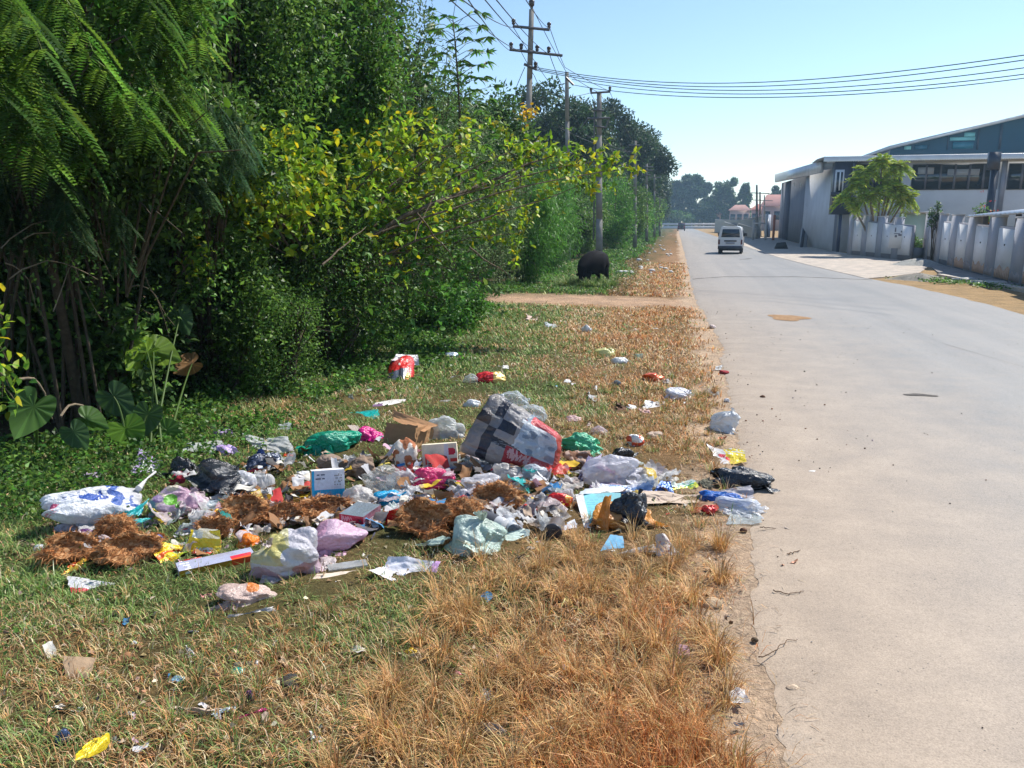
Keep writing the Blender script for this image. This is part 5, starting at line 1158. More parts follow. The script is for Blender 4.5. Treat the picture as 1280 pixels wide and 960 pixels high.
def blob(name, label, cat, cx, by, wpx, hpx, col, mat, seed, deep=.75, z0=0.0, crump=.09, K=18, knot=None, pleat=.05, roll=0.0, yaw=0.0, pat=None, lvl=5, group=None, sag=.25, sharp=1.5, pointy=0.0, add=True):
    k = pxm(cx, by, z0); w = wpx/k; Dp = w*deep; g = G(cx, by, z0); dist = math.hypot(g.x, g.y); phi = math.atan2(CAM_H, dist)
    H = max(.25*w*.5, .018, (hpx/k-Dp*math.sin(phi)*.8)/math.cos(phi))
    V, F = ico(lvl); V = V.copy(); r = np.random.default_rng(seed)
    if add and lvl == 5 and wpx > 34: V, F = ico(6); V = V.copy()
    cc_ = min(1.6, crump/.10) if mat not in ('stone', 'hard') else 0
    if mat in ('stone', 'hard'): q = vnoise(V, 1.6, seed)*.16+folds(V, seed, K)*crump+vnoise(V, 6, seed+1)*crump*.35
    else: q = vnoise(V, 1.5, seed)*.26+folds(V, seed, 9)*.05+cells(V, 16, seed+5)*.20*cc_+cells(V, 60, seed+6)*.085*cc_+cells(V, 230, seed+7)*.035*cc_+vnoise(V, 9, seed+1)*.02
    kd = None
    if knot:
        kd = nrm(np.array({'top': (.1, -.1, 1.), 'left': (-1, -.2, .5), 'right': (1, -.2, .45), 'front': (-.1, -1, .55), 'back': (.2, .6, .9), 'tl': (-.6, -.2, .8), 'tr': (.6, -.2, .8)}[knot]))
        c = V @ kd; a1 = nrm(np.cross(kd, [.3, .5, .1])); a2 = np.cross(kd, a1); an = np.arctan2(V @ a2, V @ a1); near = np.clip((c-.1)/.9, 0, 1)
        n1, n2_ = r.integers(7, 11), r.integers(13, 19)
        q = q+near**.7*pleat*(np.sin(an*n1+r.uniform(0, 6))+.8*np.abs(np.sin(an*n2_*.5+1+3*c)))*(1-near**6)
        q = q-near**5*.10
    P = V*(1+q)[:, None]
    if mat not in ('stone', 'hard') and wpx > 22:   # slumped, lopsided body that spreads where it touches the ground
        P = P+.34*np.stack([vnoise(V, 1.1, seed+21), vnoise(V, 1.1, seed+22), .6*vnoise(V, 1.3, seed+23)], 1)
        sp = np.clip(-.15-P[:, 2], 0, 1)[:, None]*.5; P[:, :2] *= (1+sp*(.7+.6*np.sin(np.arctan2(P[:, 1], P[:, 0])*5+seed)[:, None]))
    if pointy: P[:, 2] += pointy*np.maximum(0, 1-np.hypot(P[:, 0], P[:, 1])*1.3)**1.5
    rad = P*np.array([w/2, Dp/2, H/2])
    # rest on the ground: bottom spreads flat
    low = rad[:, 2] < -H*.5*(1-sag*1.6)
    lim = -H*.5*(1-sag*1.6); rad[:, 2] = np.where(low, lim+(rad[:, 2]-lim)*.12, rad[:, 2])
    if roll:
        c_, s_ = math.cos(roll), math.sin(roll); rad = np.stack([rad[:, 0]*c_+rad[:, 2]*s_, rad[:, 1], -rad[:, 0]*s_+rad[:, 2]*c_], 1)
    # fit to the wanted size
    mn, mx = np.percentile(rad, 1.0, 0), np.percentile(rad, 99.0, 0); rad = (rad-(mn+mx)/2)*np.array([w, Dp, H])/(mx-mn); rad[:, 2] = np.maximum(rad[:, 2]+H/2, 0); rad[:, 1] += Dp/2
    ctr = rad[F].mean(1); u = ctr[:, 0]/w+.5; v = ctr[:, 2]/H
    C = paint(pat if pat is not None else col, u, v)
    t = None; ph = view_phi(g)+yaw
    mb = MB(); mb.add(rad, F, C); o = mb.build(name, M[mat], None, smooth=True, loc=(g.x, g.y, z0+.004), rot=ph)
    if label: tag(o, label, cat, group)
    cxw = Vector((g.x-math.sin(ph)*Dp/2, g.y+math.cos(ph)*Dp/2)); FOOT.append((cxw.x, cxw.y, w/2, Dp/2, ph))
    if mat in ('plastic', 'milky', 'clear', 'bin_liner') and wpx > 30:
        cm = np.array(C).mean(0) if np.ndim(C) > 1 else np.array(C)
        for j in range(3 if wpx > 44 else 2):       # loose torn edges of the film
            a = r.uniform(-2.9, .1) if j else r.uniform(.3, 2.6); s0 = w*r.uniform(.28, .5); b0 = np.array([w/2+math.cos(a)*w*.34, Dp/2+math.sin(a)*Dp*.34, H*r.uniform(.12, .55)])-np.array([w/2, 0, 0]); dr = np.array([math.cos(a), math.sin(a)*.8, r.uniform(-.1, .55)]); sdv = nrm(np.cross(dr, [0, 0, 1.])+.3*r.normal(size=3)); m_ = 15
            uu, vv = np.meshgrid(np.linspace(0, 1, m_), np.linspace(-1, 1, m_)); u_, v_ = uu.ravel(), vv.ravel(); wv = s0*(.35+.35*u_)*(1+.25*vnoise(np.stack([v_*2, u_*0, u_*0], 1), 1, seed+j))
            X_ = b0+dr*(u_*s0*(.75+.3*vnoise(np.stack([v_*2.5, v_*0, v_*0], 1), 1, seed+j+9)))[:, None]+sdv*(v_*wv)[:, None]; X_[:, 2] -= u_**2*s0*.35
            q_ = np.stack([u_*2, v_, u_*0+j], 1); X_ += np.stack([vnoise(q_, 2.2, seed+31), vnoise(q_, 2.2, seed+32), vnoise(q_, 2.2, seed+33)], 1)*s0*.14+nrm(np.cross(dr, sdv))*(np.abs(vnoise(q_, 3.5, seed+34))*s0*.16)[:, None]; X_[:, 2] = np.maximum(X_[:, 2], .004)
            fb = MB(); fb.add(X_, [(i*m_+k_, i*m_+k_+1, (i+1)*m_+k_+1, (i+1)*m_+k_) for i in range(m_-1) for k_ in range(m_-1)], cm); fb.build('loose_edge', M[mat], o, smooth=True)
    if knot:
        base = rad[np.argmax(V @ kd)]; col0 = np.array(C).mean(0) if np.ndim(C) > 1 else np.array(C); kb = MB(); sz = w*.16*(.8+.5*r.random())
        for j in range(2):
            e = nrm(kd+r.normal(size=3)*.55+np.array([0, 0, .25])); sd_ = nrm(np.cross(e, r.normal(size=3)))
            uu = np.linspace(0, 1, 8); VV = []
            for f in uu:
                ww = sz*(.10+.75*f**.8)*(1-.25*f); cc = base-kd*sz*.15+e*sz*1.3*f+np.array([0, 0, -.35])*sz*f*f
                for s in np.linspace(-1, 1, 7): VV.append(cc+sd_*ww*s*.5+nrm(np.cross(e, sd_))*ww*.22*math.sin(s*7+f*5+j))
            kb.add(VV, [(i*7+m_, i*7+m_+1, i*7+m_+8, i*7+m_+7) for i in range(7) for m_ in range(6)], col0*1.02)
        kb.build('knot', M[mat], o, smooth=True)
    return o

def sheet(name, label, cat, pts, col, mat, seed, amp=.012, n=34, pat=None, th=.0015, K=10, rag=.03, wave=.0, group=None, parent=None, floor=True, smooth=False, bow=0.0, foot=True, curl=0.0):
    """pts: near-left, near-right, far-right, far-left as (px, py, z)"""
    P = [np.array(G(*p)) if len(p) == 3 else np.array(G(p[0], p[1], .012)) for p in pts]
    uu, vv = np.meshgrid(np.linspace(0, 1, n), np.linspace(0, 1, n)); u, v = uu.ravel(), vv.ravel()
    ru = np.clip(4*np.minimum(np.minimum(u, 1-u), np.minimum(v, 1-v))*8, 0, 1)
    q = np.stack([u*3, v*3, u*0+seed], 1)
    u2 = u+rag*vnoise(q, 1.5, seed)*1.2+rag*.5*vnoise(q, 5, seed+2); v2 = v+rag*vnoise(q, 1.5, seed+3)*1.2+rag*.5*vnoise(q, 5, seed+4)
    X = (P[0][None]*((1-u2)*(1-v2))[:, None]+P[1][None]*(u2*(1-v2))[:, None]+P[2][None]*(u2*v2)[:, None]+P[3][None]*((1-u2)*v2)[:, None])
    nn = nrm(np.cross(P[1]-P[0], P[3]-P[0])+np.cross(P[2]-P[1], P[3]-P[2])*0); 
    if nn[2] < 0: nn = -nn
    ln = (np.linalg.norm(P[1]-P[0])+np.linalg.norm(P[3]-P[0]))/2
    d = folds(np.stack([u*2-1, v*2-1, u*0], 1), seed, K)*amp+vnoise(q, 2.5, seed+7)*amp*.4
    d = d+bow*4*u*(1-u)*(1-.3*v)+curl*(np.maximum(0, v-.7)*3.3)**2
    X = X+nn*d[:, None]
    if floor: X[:, 2] = np.maximum(X[:, 2], .010+.004*_hash((u*97).astype(np.int64), (v*89).astype(np.int64), (u*0).astype(np.int64), seed))
    F = np.array([(i*n+j, i*n+j+1, (i+1)*n+j+1, (i+1)*n+j) for i in range(n-1) for j in range(n-1)])
    fu = u[F].mean(1); fv = v[F].mean(1); C = paint(pat if pat is not None else col, fu, fv)
    o0 = P[0]*.5+P[2]*.5; o0[2] = 0; X = X-o0
    B = X-nn*th; mb = MB(); mb.add(X, F, C); mb.add(B, F[:, ::-1], C*.85 if np.ndim(C) > 1 else C)
    ring = [i for i in range(n)]+[i*n+n-1 for i in range(1, n)]+[(n-1)*n+j for j in range(n-2, -1, -1)]+[i*n for i in range(n-2, 0, -1)]
    N_ = n*n; S = np.concatenate([X, B]); ring2 = ring[1:]+ring[:1]; mb.add(S, [(a+N_, b+N_, b, a) for a, b in zip(ring, ring2)], C.mean(0))
    if parent is not None: pl = Vector(parent.location); o = mb.build(name, M[mat], parent, smooth=smooth, loc=Vector(o0)-pl)
    else: o = mb.build(name, M[mat], None, smooth=smooth, loc=o0)
    if label: tag(o, label, cat, group)
    if foot and floor:
        a, b = X.min(0)+o0, X.max(0)+o0; FOOT.append(((a[0]+b[0])/2, (a[1]+b[1])/2, (b[0]-a[0])/2*.85, (b[1]-a[1])/2*.85, 0))
    return o

def pillow(name, label, cat, corners, bulge, col, mat, seed, pat=None, n=44, amp=.012, K=16, back=.5, rag=.03, group=None, edge=.6, parent=None, bulge_f=None, rnd=.13):
    """inflated bag between four corners (px, py, horizontal distance)"""
    P = [np.array(D(*c)) for c in corners]; uu, vv = np.meshgrid(np.linspace(0, 1, n), np.linspace(0, 1, n)); u, v = uu.ravel(), vv.ravel()
    q = np.stack([u*3, v*3, u*0+seed], 1); u2 = .5+(u-.5)*(1-rnd*np.abs(2*v-1)**4)+rag*vnoise(q, 1.5, seed)+rag*.5*vnoise(q, 4, seed+8); v2 = .5+(v-.5)*(1-rnd*1.5*np.abs(2*u-1)**4)+rag*vnoise(q, 1.5, seed+3)+rag*.5*vnoise(q, 4, seed+9)
    X = (P[0][None]*((1-u2)*(1-v2))[:, None]+P[1][None]*(u2*(1-v2))[:, None]+P[2][None]*(u2*v2)[:, None]+P[3][None]*((1-u2)*v2)[:, None])
    nn = nrm(np.cross(P[1]-P[0], P[3]-P[0])); toc = np.array([0, 0, CAM_H])-P[0]
    if np.dot(nn, toc) < 0: nn = -nn
    prof = (np.clip(4*u*(1-u), 0, 1)**edge)*(np.clip(4*v*(1-v), 0, 1)**edge)
    if bulge_f is not None: prof = prof*bulge_f(u, v)
    cv_ = nrm(np.stack([(u-.5)*1.6, (v-.5)*1.6, u*0+1], 1)); d = folds(np.stack([u*2-1, v*2-1, u*0], 1), seed, K)*amp*.7+(cells(cv_, 90, seed)*1.6+cells(cv_, 400, seed+1)*.6)*amp; e = np.clip(prof*3, .15, 1)
    Fr = X+nn*(prof*bulge+d*e)[:, None]; Bk = X-nn*(prof*bulge*back-d*0)[:, None]
    for A in (Fr, Bk): A[:, 2] = np.maximum(A[:, 2], .012)
    F = np.array([(i*n+j, i*n+j+1, (i+1)*n+j+1, (i+1)*n+j) for i in range(n-1) for j in range(n-1)])
    fu = u[F].mean(1); fv = v[F].mean(1); C = paint(pat if pat is not None else col, fu, fv)
    o0 = np.mean(P, 0); o0[2] = 0; mb = MB(); mb.add(Fr-o0, F, C); mb.add(Bk-o0, F[:, ::-1], C)
    ring = [i for i in range(n)]+[i*n+n-1 for i in range(1, n)]+[(n-1)*n+j for j in range(n-2, -1, -1)]+[i*n for i in range(n-2, 0, -1)]
    S = np.concatenate([Fr, Bk])-o0; ring2 = ring[1:]+ring[:1]; mb.add(S, [(a+n*n, b+n*n, b, a) for a, b in zip(ring, ring2)], C.mean(0))
    o = mb.build(name, M[mat], parent, smooth=True, loc=o0)
    if label: tag(o, label, cat, group)
    W_ = np.concatenate([Fr, Bk]); lowm = W_[:, 2] < .16
    if lowm.any(): a, b = W_[lowm].min(0), W_[lowm].max(0); FOOT.append(((a[0]+b[0])/2, (a[1]+b[1])/2, (b[0]-a[0])/2, (b[1]-a[1])/2, 0))
    return o

def husk(label, cx, by, wpx, hpx, seed, open_=True, z0=0.0, tone=1.0):
    """opened coconut husk: curved shell of matted fibre with loose strands"""
    k = pxm(cx, by, z0); w = wpx/k; g = G(cx, by, z0); r = np.random.default_rng(seed); t = thing('coconut_husk', label, 'coconut husk', (g.x, g.y, z0), view_phi(g), 'brown coconut husks in the heap')
    H = max(.05, hpx/k*.95); Dp = w*.6; V, F = ico(4); V = V.copy(); q = .30*vnoise(V, 2.0, seed)+.18*vnoise(V, 5, seed+1)+.07*vnoise(V, 14, seed+2)
    P = V*(1+q)[:, None]
    if open_:   # hollow the side that faces up and to the viewer
        f = nrm(np.array([.1*r.normal(), -.75, .65])); c = P @ f; m = c > .42; P[m] -= np.outer((c[m]-.42)*1.9, f)
    X = P*np.array([w/2, Dp/2, H/2]); X[:, 2] -= X[:, 2].min(); X[:, 1] += Dp/2
    base = np.array([(.48, .24, .10), (.40, .18, .07), (.27, .12, .05), (.55, .32, .16)])*tone
    C = base[(_hash(np.arange(len(F)), np.arange(len(F))*3, np.arange(len(F))*0, seed)*3.99).astype(int)]; out = (nrm(V[F].mean(1)) @ np.array([0, .8, -.5])) > .45; C[out] = C[out]*.9+np.array([.06, .05, .03])
    sh_ = MB(); sh_.add(X, F, C); sh_.build('shell', M['fibre'], t, smooth=True)
    n = 1150; idx = r.integers(0, len(X), n); B = X[idx]; Nn = nrm(V[idx]+.6*r.normal(size=(n, 3))); Nn[:, 2] = np.abs(Nn[:, 2])*.7; az = np.arctan2(Nn[:, 1], Nn[:, 0]); mb = MB()
    Lh = w*(.05+.19*r.random(n)**1.6); S = nrm(np.cross(Nn, r.normal(size=(n, 3))))*.0013; m1 = B+Nn*Lh[:, None]*.5+r.normal(size=(n, 3))*w*.012; m2 = B+Nn*Lh[:, None]+r.normal(size=(n, 3))*w*.05; m2[:, 2] = np.maximum(m2[:, 2]-.25*Lh, .004)
    VV = np.stack([B-S, B+S, m1+S, m1-S, m2], 1).reshape(-1, 3); kk = np.arange(n)[:, None]*5; CC = base[r.integers(0, 4, n)]*np.array([1.15, 1.0, .9])
    mb.add(VV, kk+np.array([[0, 1, 2, 3]]), CC); mb.T.append(kk+np.array([[3, 2, 4]])); mb.TC.append(CC); mb.build('loose_fibres', M['fibre'], t)
    FOOT.append((g.x, g.y+Dp/2, w/2, Dp/2, 0)); return t

def carton(name, label, cat, cx, by, w, d, h, yaw, col, seed, face=None, side=None, topc=None, mat='card', z0=0.0, tilt=(0, 0), opened=False, inner=(.25, .2, .15)):
    """cardboard box, sizes in metres; faces carry their own print"""
    g = G(cx, by, z0); t = thing(name, label, cat, (g.x, g.y, z0+.006), view_phi(g)+yaw); t.rotation_euler = (tilt[0], tilt[1], view_phi(g)+yaw); r = np.random.default_rng(seed)
    def fc(nm, o_, ax, ay, pat, n=26, amp=.003, par=t):
        o_, ax, ay = map(lambda a: np.array(a, float), (o_, ax, ay)); uu, vv = np.meshgrid(np.linspace(0, 1, n), np.linspace(0, 1, n)); u, v = uu.ravel(), vv.ravel(); nn = nrm(np.cross(ax, ay))
        X = o_+u[:, None]*ax+v[:, None]*ay; e = np.clip(16*u*(1-u)*v*(1-v)*2, 0, 1); X = X+nn*(folds(np.stack([u*2-1, v*2-1, u*0], 1), seed+len(nm), 7)*amp*e)[:, None]
        F = np.array([(i*n+j, i*n+j+1, (i+1)*n+j+1, (i+1)*n+j) for i in range(n-1) for j in range(n-1)]); fu, fv = u[F].mean(1), v[F].mean(1); mb = MB(); mb.add(X, F, paint(pat, fu, fv)); mb.add(X-nn*.002, F[:, ::-1], prep(inner if opened else col, len(F))); return mb.build(nm, M[mat], par)
    fc('front_panel', (-w/2, 0, 0), (w, 0, 0), (0, 0, h), face or col); fc('back_panel', (w/2, d, 0), (-w, 0, 0), (0, 0, h), col)
    fc('side_panel', (w/2, 0, 0), (0, d, 0), (0, 0, h), side or col); fc('side_panel', (-w/2, d, 0), (0, -d, 0), (0, 0, h), side or col)
    if opened:
        fc('flap', (-w/2, 0, h), (w, 0, 0), (0, -d*.25, h*.12), col); fc('flap', (w/2, d, h), (-w, 0, 0), (0, d*.3, h*.3), col); fc('flap', (w/2, 0, h), (0, d, 0), (w*.28, 0, h*.2), col)
    else: fc('lid', (-w/2, 0, h), (w, 0, 0), (0, d, 0), topc or col)
    FOOT.append((g.x, g.y+d/2, w/2+.02, d/2+.02, yaw)); return t

def cup(name, label, cat, cx, by, length, r0, r1, col, mat, axis_yaw, tilt=0.0, z0=0.0, cols=None, open_=True, lidc=None):
    """tapering cup or jar lying on its side; mouth (r1) towards local +x turned by axis_yaw"""
    g = G(cx, by, z0); rr = max(r0, r1); t = thing(name, label, cat, (g.x, g.y, z0), view_phi(g)+axis_yaw)
    Mx = Matrix.Translation((0, rr, rr+.004)) @ Matrix.Rotation(tilt, 4, 'Y') @ Matrix.Rotation(PI/2, 4, 'Y')
    pr = [(.001, 0), (r0*.92, .001), (r0, length*.04), (r0+(r1-r0)*.33, length*.33), (r0+(r1-r0)*.66, length*.66), (r1, length*.95), (r1*1.05, length*.97), (r1*1.04, length)]
    if open_: pr += [(r1*.95, length*.99), (r1*.9, length*.6), (r0*.85, length*.1), (.001, length*.06)]
    mb = MB(); cc = [cols[min(len(cols)-1, i*len(cols)//8)] if cols else col for i in range(len(pr)-1)]; mb.lathe(pr, 26, col, Mx, cc); mb.build('wall', M[mat], t, smooth=True)
    if not open_: mb = MB(); mb.lathe([(.001, length*.965), (r1*1.08, length*.965), (r1*1.08, length*1.05), (r1*.98, length*1.07), (.001, length*1.06)], 26, lidc or (.03, .03, .04), Mx); mb.build('lid', M['hard'], t)
    FOOT.append((g.x, g.y+rr, length/2, rr, axis_yaw)); return t

# ------------------------------------------------------------------ the big things of the heap, from left to right
WHT = (.74, .76, .78); GRYP = (.50, .52, .55)
def p_sack(u, v):
    C = ground_c(u, (.72, .75, .80)); b = (.035, .10, .42)
    Disc(C, u, v, .40, .50, .085, b, .75); script(C, u, v, .28, .56, .38, .66, b, 4, .07, 3); marks(C, u, v, .12, .30, .50, .85, (.25, .30, .48), 7, 4, 2, .6)
    script(C, u, v, .60, .74, .30, 1.0, (.05, .13, .45), 4, .075, 5, swap=True); R(C, u, v, .84, 1.0, .18, .30, b); script(C, u, v, .80, .88, .2, .6, (.12, .2, .5), 2, .05, 8, True)
    Disc(C, u, v, .045, .42, .04, (.60, .12, .22), .5); marks(C, u, v, .0, .07, .1, .38, (.65, .3, .36), 5, 2, 4); return C
ss = pillow('plastic_sack', 'big white plastic sack printed in blue lying at the left end of the heap', 'sack', [(62, 655, 4.62), (180, 652, 4.75), (176, 606, 4.98), (50, 618, 4.80)], .085, WHT, 'plastic', 5, pat=p_sack, n=90, amp=.017, K=26, edge=.45, rag=.05)
mb = MB(); a_ = np.array(D(173, 611, 4.9)); b_ = np.array(D(194, 590, 5.15)); mb.tube([a_, (a_+b_)/2+[0, 0, .01], b_], [.020, .005, .009], 8, (.75, .75, .76)); w_ = mb.build('twisted_neck', M['plastic'], ss, smooth=True); w_.location = -ss.location
blob('plastic_wrap', 'mauve crumpled wrap peeking out behind the white printed sack', 'wrap', 117, 604, 26, 15, (.52, .42, .60), 'plastic', 31, crump=.14)
def p_purw(u, v): C = ground_c(u, (.50, .40, .68)); R(C, u, v, .3, .75, .3, .62, (.80, .80, .86)); marks(C, u, v, 0, 1, .7, 1, (.30, .22, .5), 3, 5, 1); return C
sheet('wrapper', 'purple and white crinkled wrapper beside the elephant-ear plant', 'wrapper', [(164, 594), (194, 601), (203, 573, .05), (176, 565, .07)], WHT, 'foil', 32, .014, pat=p_purw, K=14)
blob('plastic_wrap', 'lilac crumpled wrap on the grass, the farther of two', 'wrap', 279, 549, 24, 14, (.56, .40, .72), 'plastic', 33, crump=.16)
blob('plastic_wrap', 'lilac crumpled wrap on the grass, the nearer of two', 'wrap', 287, 572, 28, 17, (.58, .42, .76), 'plastic', 34, crump=.16)
sheet('plastic_film', 'translucent white film arching over the grass behind the black liner', 'film', [(212, 580), (285, 566), (278, 551, .05), (234, 553, .07)], (.74, .78, .76), 'milky', 35, .022, K=14)
sheet('plastic_film', 'milky film spread on the weeds left of the green bag', 'film', [(316, 560), (372, 570), (362, 550, .03), (303, 541, .08)], (.72, .74, .74), 'milky', 36, .024, K=14)
sheet('plastic_film', 'small bluish clear film caught in the weeds', 'film', [(340, 541), (366, 540), (364, 529, .03), (348, 530, .05)], (.62, .70, .72), 'clear', 37, .012)
sheet('plastic_strip', 'teal plastic strip draped over the right end of the white sack', 'plastic strip', [(128, 664), (170, 652, .04), (187, 628, .10), (150, 642, .12)], (.02, .50, .55), 'plastic', 38, .016, K=14, rag=.07)
sheet('plastic_strip', 'teal plastic tail lying below the sack end', 'plastic strip', [(127, 665), (160, 665), (186, 646, .06), (150, 650, .07)], (.02, .48, .50), 'plastic', 39, .014, K=12, rag=.06)
sheet('wrapper', 'bent yellow wrapper beside the knotted pink bag', 'wrapper', [(188, 645, .03), (206, 660), (209, 650, .03), (192, 635, .09)], (.78, .55, .02), 'foil', 40, .010)
def p_knot(u, v):
    C = ground_c(u, (.66, .50, .60)); n_ = n2(u, v, 4, 9); C[n_ > .25] = (.70, .62, .50); C[n_ < -.3] = (.52, .32, .44)
    Disc(C, u, v, .42, .66, .13, (.16, .48, .05), .9); Disc(C, u, v, .58, .50, .09, (.14, .42, .05)); R(C, u, v, 0, .14, .2, .7, (.25, .42, .45)); Disc(C, u, v, .2, .72, .1, (.36, .26, .45)); return C
blob('knotted_bag', 'thin pink carrier bag knotted round green and purple waste', 'bag', 221, 652, 62, 50, None, 'plastic', 41, pat=p_knot, knot='tr', pleat=.09, crump=.05, deep=.8)
blob('bin_liner', 'crumpled black bag tied behind the knotted pink bag', 'bin bag', 228, 604, 42, 34, (.012, .012, .016), 'bin_liner', 42, knot='tr', crump=.12)
sheet('cloth_scrap', 'dark red scrap between the black bags', 'scrap', [(210, 606, .03), (232, 604, .04), (238, 590, .12), (226, 588, .10)], (.30, .015, .04), 'paper', 43, .01)
blob('bin_liner', 'large glossy black bin liner slumped beside the knotted pink bag', 'bin bag', 272, 628, 64, 56, (.016, .020, .028), 'bin_liner', 44, crump=.13, K=26, deep=.9, pleat=.08, knot='tr', roll=.35)
def p_bred(u, v): C = ground_c(u, (.02, .03, .06)); m = (v < .22+.1*np.sin(u*5)); C[m] = (.55, .02, .03); marks(C, u, v, .1, .9, .4, .9, (.10, .12, .18), 5, 6, 3); R(C, u, v, .55, .62, .2, 1, (.55, .58, .62)); return C
pillow('snack_bag', 'large dark blue snack bag with a red edge standing open', 'packet', [(304, 598, 5.35), (352, 597, 5.42), (352, 566, 5.55), (310, 568, 5.5)], .05, None, 'foil', 45, pat=p_bred, amp=.010, K=20)
sheet('foil_scrap', 'orange foil scrap between the black liner and the dark snack bag', 'scrap', [(288, 598, .03), (298, 599, .03), (300, 586, .10), (291, 588, .09)], (.85, .33, .01), 'foil', 46, .008)
sheet('foil_scrap', 'blue peaked scrap standing above the dark snack bag', 'scrap', [(318, 574, .07), (333, 574, .07), (329, 562, .14), (323, 561, .15)], (.04, .09, .32), 'foil', 47, .006)
sheet('foil_scrap', 'small red packet end beside the milky film', 'scrap', [(354, 572), (368, 572), (366, 566, .03), (356, 566, .03)], (.65, .06, .02), 'foil', 48, .006)
blob('clear_bag', 'wide clear film bag leaning on the black liner', 'bag', 300, 622, 52, 34, (.72, .74, .80), 'milky', 49, crump=.12, deep=.6)
pillow('clear_bag', 'tall clear bag standing upright with its neck pulled up', 'bag', [(312, 638, 4.95), (342, 638, 4.95), (345, 594, 5.02), (326, 592, 5.0)], .05, (.70, .69, .70), 'milky', 50, amp=.010, edge=.45)
def p_green(u, v): C = ground_c(u, (.66, .72, .70)); m = u > .45+.1*np.sin(v*6); C[m] = (.03, .36, .12); return C
sheet('wrapper', 'white and green wrapper in front of the black liner', 'wrapper', [(250, 640, .02), (284, 634, .03), (292, 624, .07), (262, 625, .08)], None, 'foil', 51, .007, pat=p_green)
def p_or(u, v): C = ground_c(u, (.80, .42, .02)); n_ = n2(u*3, v*3, 2, 3); C[n_ > .2] = (.55, .15, .02); return C
sheet('wrapper', 'torn orange and yellow foil below the white and green wrapper', 'wrapper', [(250, 652, .02), (274, 655, .01), (272, 636, .07), (256, 638, .07)], None, 'foil', 52, .012, pat=p_or, rag=.09)
def p_gum(u, v): C = ground_c(u, (.60, .62, .68)); Disc(C, u, v, .25, .6, .07, (.65, .03, .04)); R(C, u, v, .62, .80, .5, 1, (.06, .07, .11)); marks(C, u, v, .3, .6, .3, .7, (.35, .4, .55), 3, 4, 2); return C
sheet('plastic_pouch', 'crumpled grey-white pouch with a red dot below the knotted bag', 'pouch', [(212, 672, .02), (262, 664, .02), (270, 650, .06), (226, 656, .07)], None, 'plastic', 53, .013, pat=p_gum, K=14)
blob('bin_liner', 'flat shiny black film under the teal tail', 'bin bag', 180, 668, 52, 18, (.015, .018, .028), 'bin_liner', 54, crump=.16, deep=.7)
blob('plastic_wrap', 'grey and white crumpled wrap in front of the printed sack', 'wrap', 83, 671, 32, 20, (.62, .56, .64), 'plastic', 55, crump=.18)
blob('plastic_wrap', 'small dark purple ball of foil at the edge of the coconut husk', 'foil ball', 109, 675, 20, 15, (.10, .03, .14), 'foil', 56, crump=.10)
sheet('plastic_film', 'clear film scrap between the grey wrap and the purple ball', 'film', [(86, 668), (104, 669), (104, 657, .04), (90, 656, .04)], (.66, .74, .72), 'clear', 57, .01)
cup('bottle_cap', 'small blue and white bottle cap on the coconut husk', 'bottle cap', 192, 682, .05, .032, .034, (.03, .12, .42), 'hard', -2.2, cols=[(.75, .77, .8), (.03, .12, .42), (.03, .12, .42), (.6, .65, .7)])
sheet('foil_scrap', 'orange scrap behind the bottle cap', 'scrap', [(196, 672, .04), (207, 671, .04), (205, 665, .07), (197, 666, .07)], (.65, .18, .05), 'foil', 58, .004)
def p_ndl(u, v):
    C = ground_c(u, (.86, .60, .02)); m = np.abs(v-u*.5-.35) < .07; C[m] = (.75, .12, .02); R(C, u, v, .55, .86, .05, .22, (.15, .48, .05)); Disc(C, u, v, .66, .52, .12, (.50, .58, .30)); marks(C, u, v, .1, .5, .1, .3, (.7, .1, .02), 2, 6, 3); return C
sheet('noodle_packet', 'open yellow and red packet with a green stripe lying in front of the husk', 'packet', [(205, 711), (240, 690, .03), (232, 680, .06), (182, 683, .07)], None, 'foil', 59, .014, pat=p_ndl, K=12, n=44)
def p_ndl2(u, v): C = ground_c(u, (.88, .62, .02)); R(C, u, v, .2, .8, .0, .25, (.68, .05, .03)); script(C, u, v, .3, .75, .1, .4, (.8, .78, .7), 4, .06, 4); R(C, u, v, .1, .4, .72, 1, (.7, .72, .66)); return C
sheet('noodle_packet', 'torn yellow and red packet leaning behind the open one', 'packet', [(226, 692, .03), (276, 694, .02), (278, 668, .09), (240, 664, .11)], None, 'foil', 60, .014, pat=p_ndl2, K=14, n=44)
sheet('plastic_tray', 'clear plastic tray over the torn yellow packet', 'tray', [(246, 672, .10), (274, 672, .10), (272, 660, .12), (250, 660, .13)], (.72, .74, .66), 'clear', 61, .006)
def p_red1(u, v): C = ground_c(u, (.60, .05, .04)); marks(C, u, v, 0, 1, .3, .8, (.75, .70, .66), 3, 6, 5, .4); return C
sheet('wrapper', 'thin red and white wrapper under the yellow packets', 'wrapper', [(222, 708), (268, 698), (270, 692, .03), (226, 700, .03)], None, 'foil', 62, .007, pat=p_red1)
def p_long(u, v): C = ground_c(u, (.34, .36, .48)); m = v < .34; C[m] = (.40, .22, .02); R(C, u, v, .68, 1, 0, .5, (.72, .09, .02)); R(C, u, v, .68, .95, .45, .62, (.62, .03, .06)); marks(C, u, v, .05, .18, 0, .9, (.7, .7, .7), 6, 2, 1); return C
carton('long_carton', 'long flattened printed carton with a gold and red edge', 'carton', 274, 718, .36, .11, .055, .16, (.35, .33, .42), 63, face=lambda u, v: p_long(u, v*.34), topc=lambda u, v: p_long(u, .36+v*.6))
sheet('wrapper', 'shiny crumpled red and white end wrapper beside the long carton', 'wrapper', [(222, 716), (236, 718), (240, 704, .04), (226, 704, .04)], (.60, .35, .33), 'foil', 64, .012, K=14)
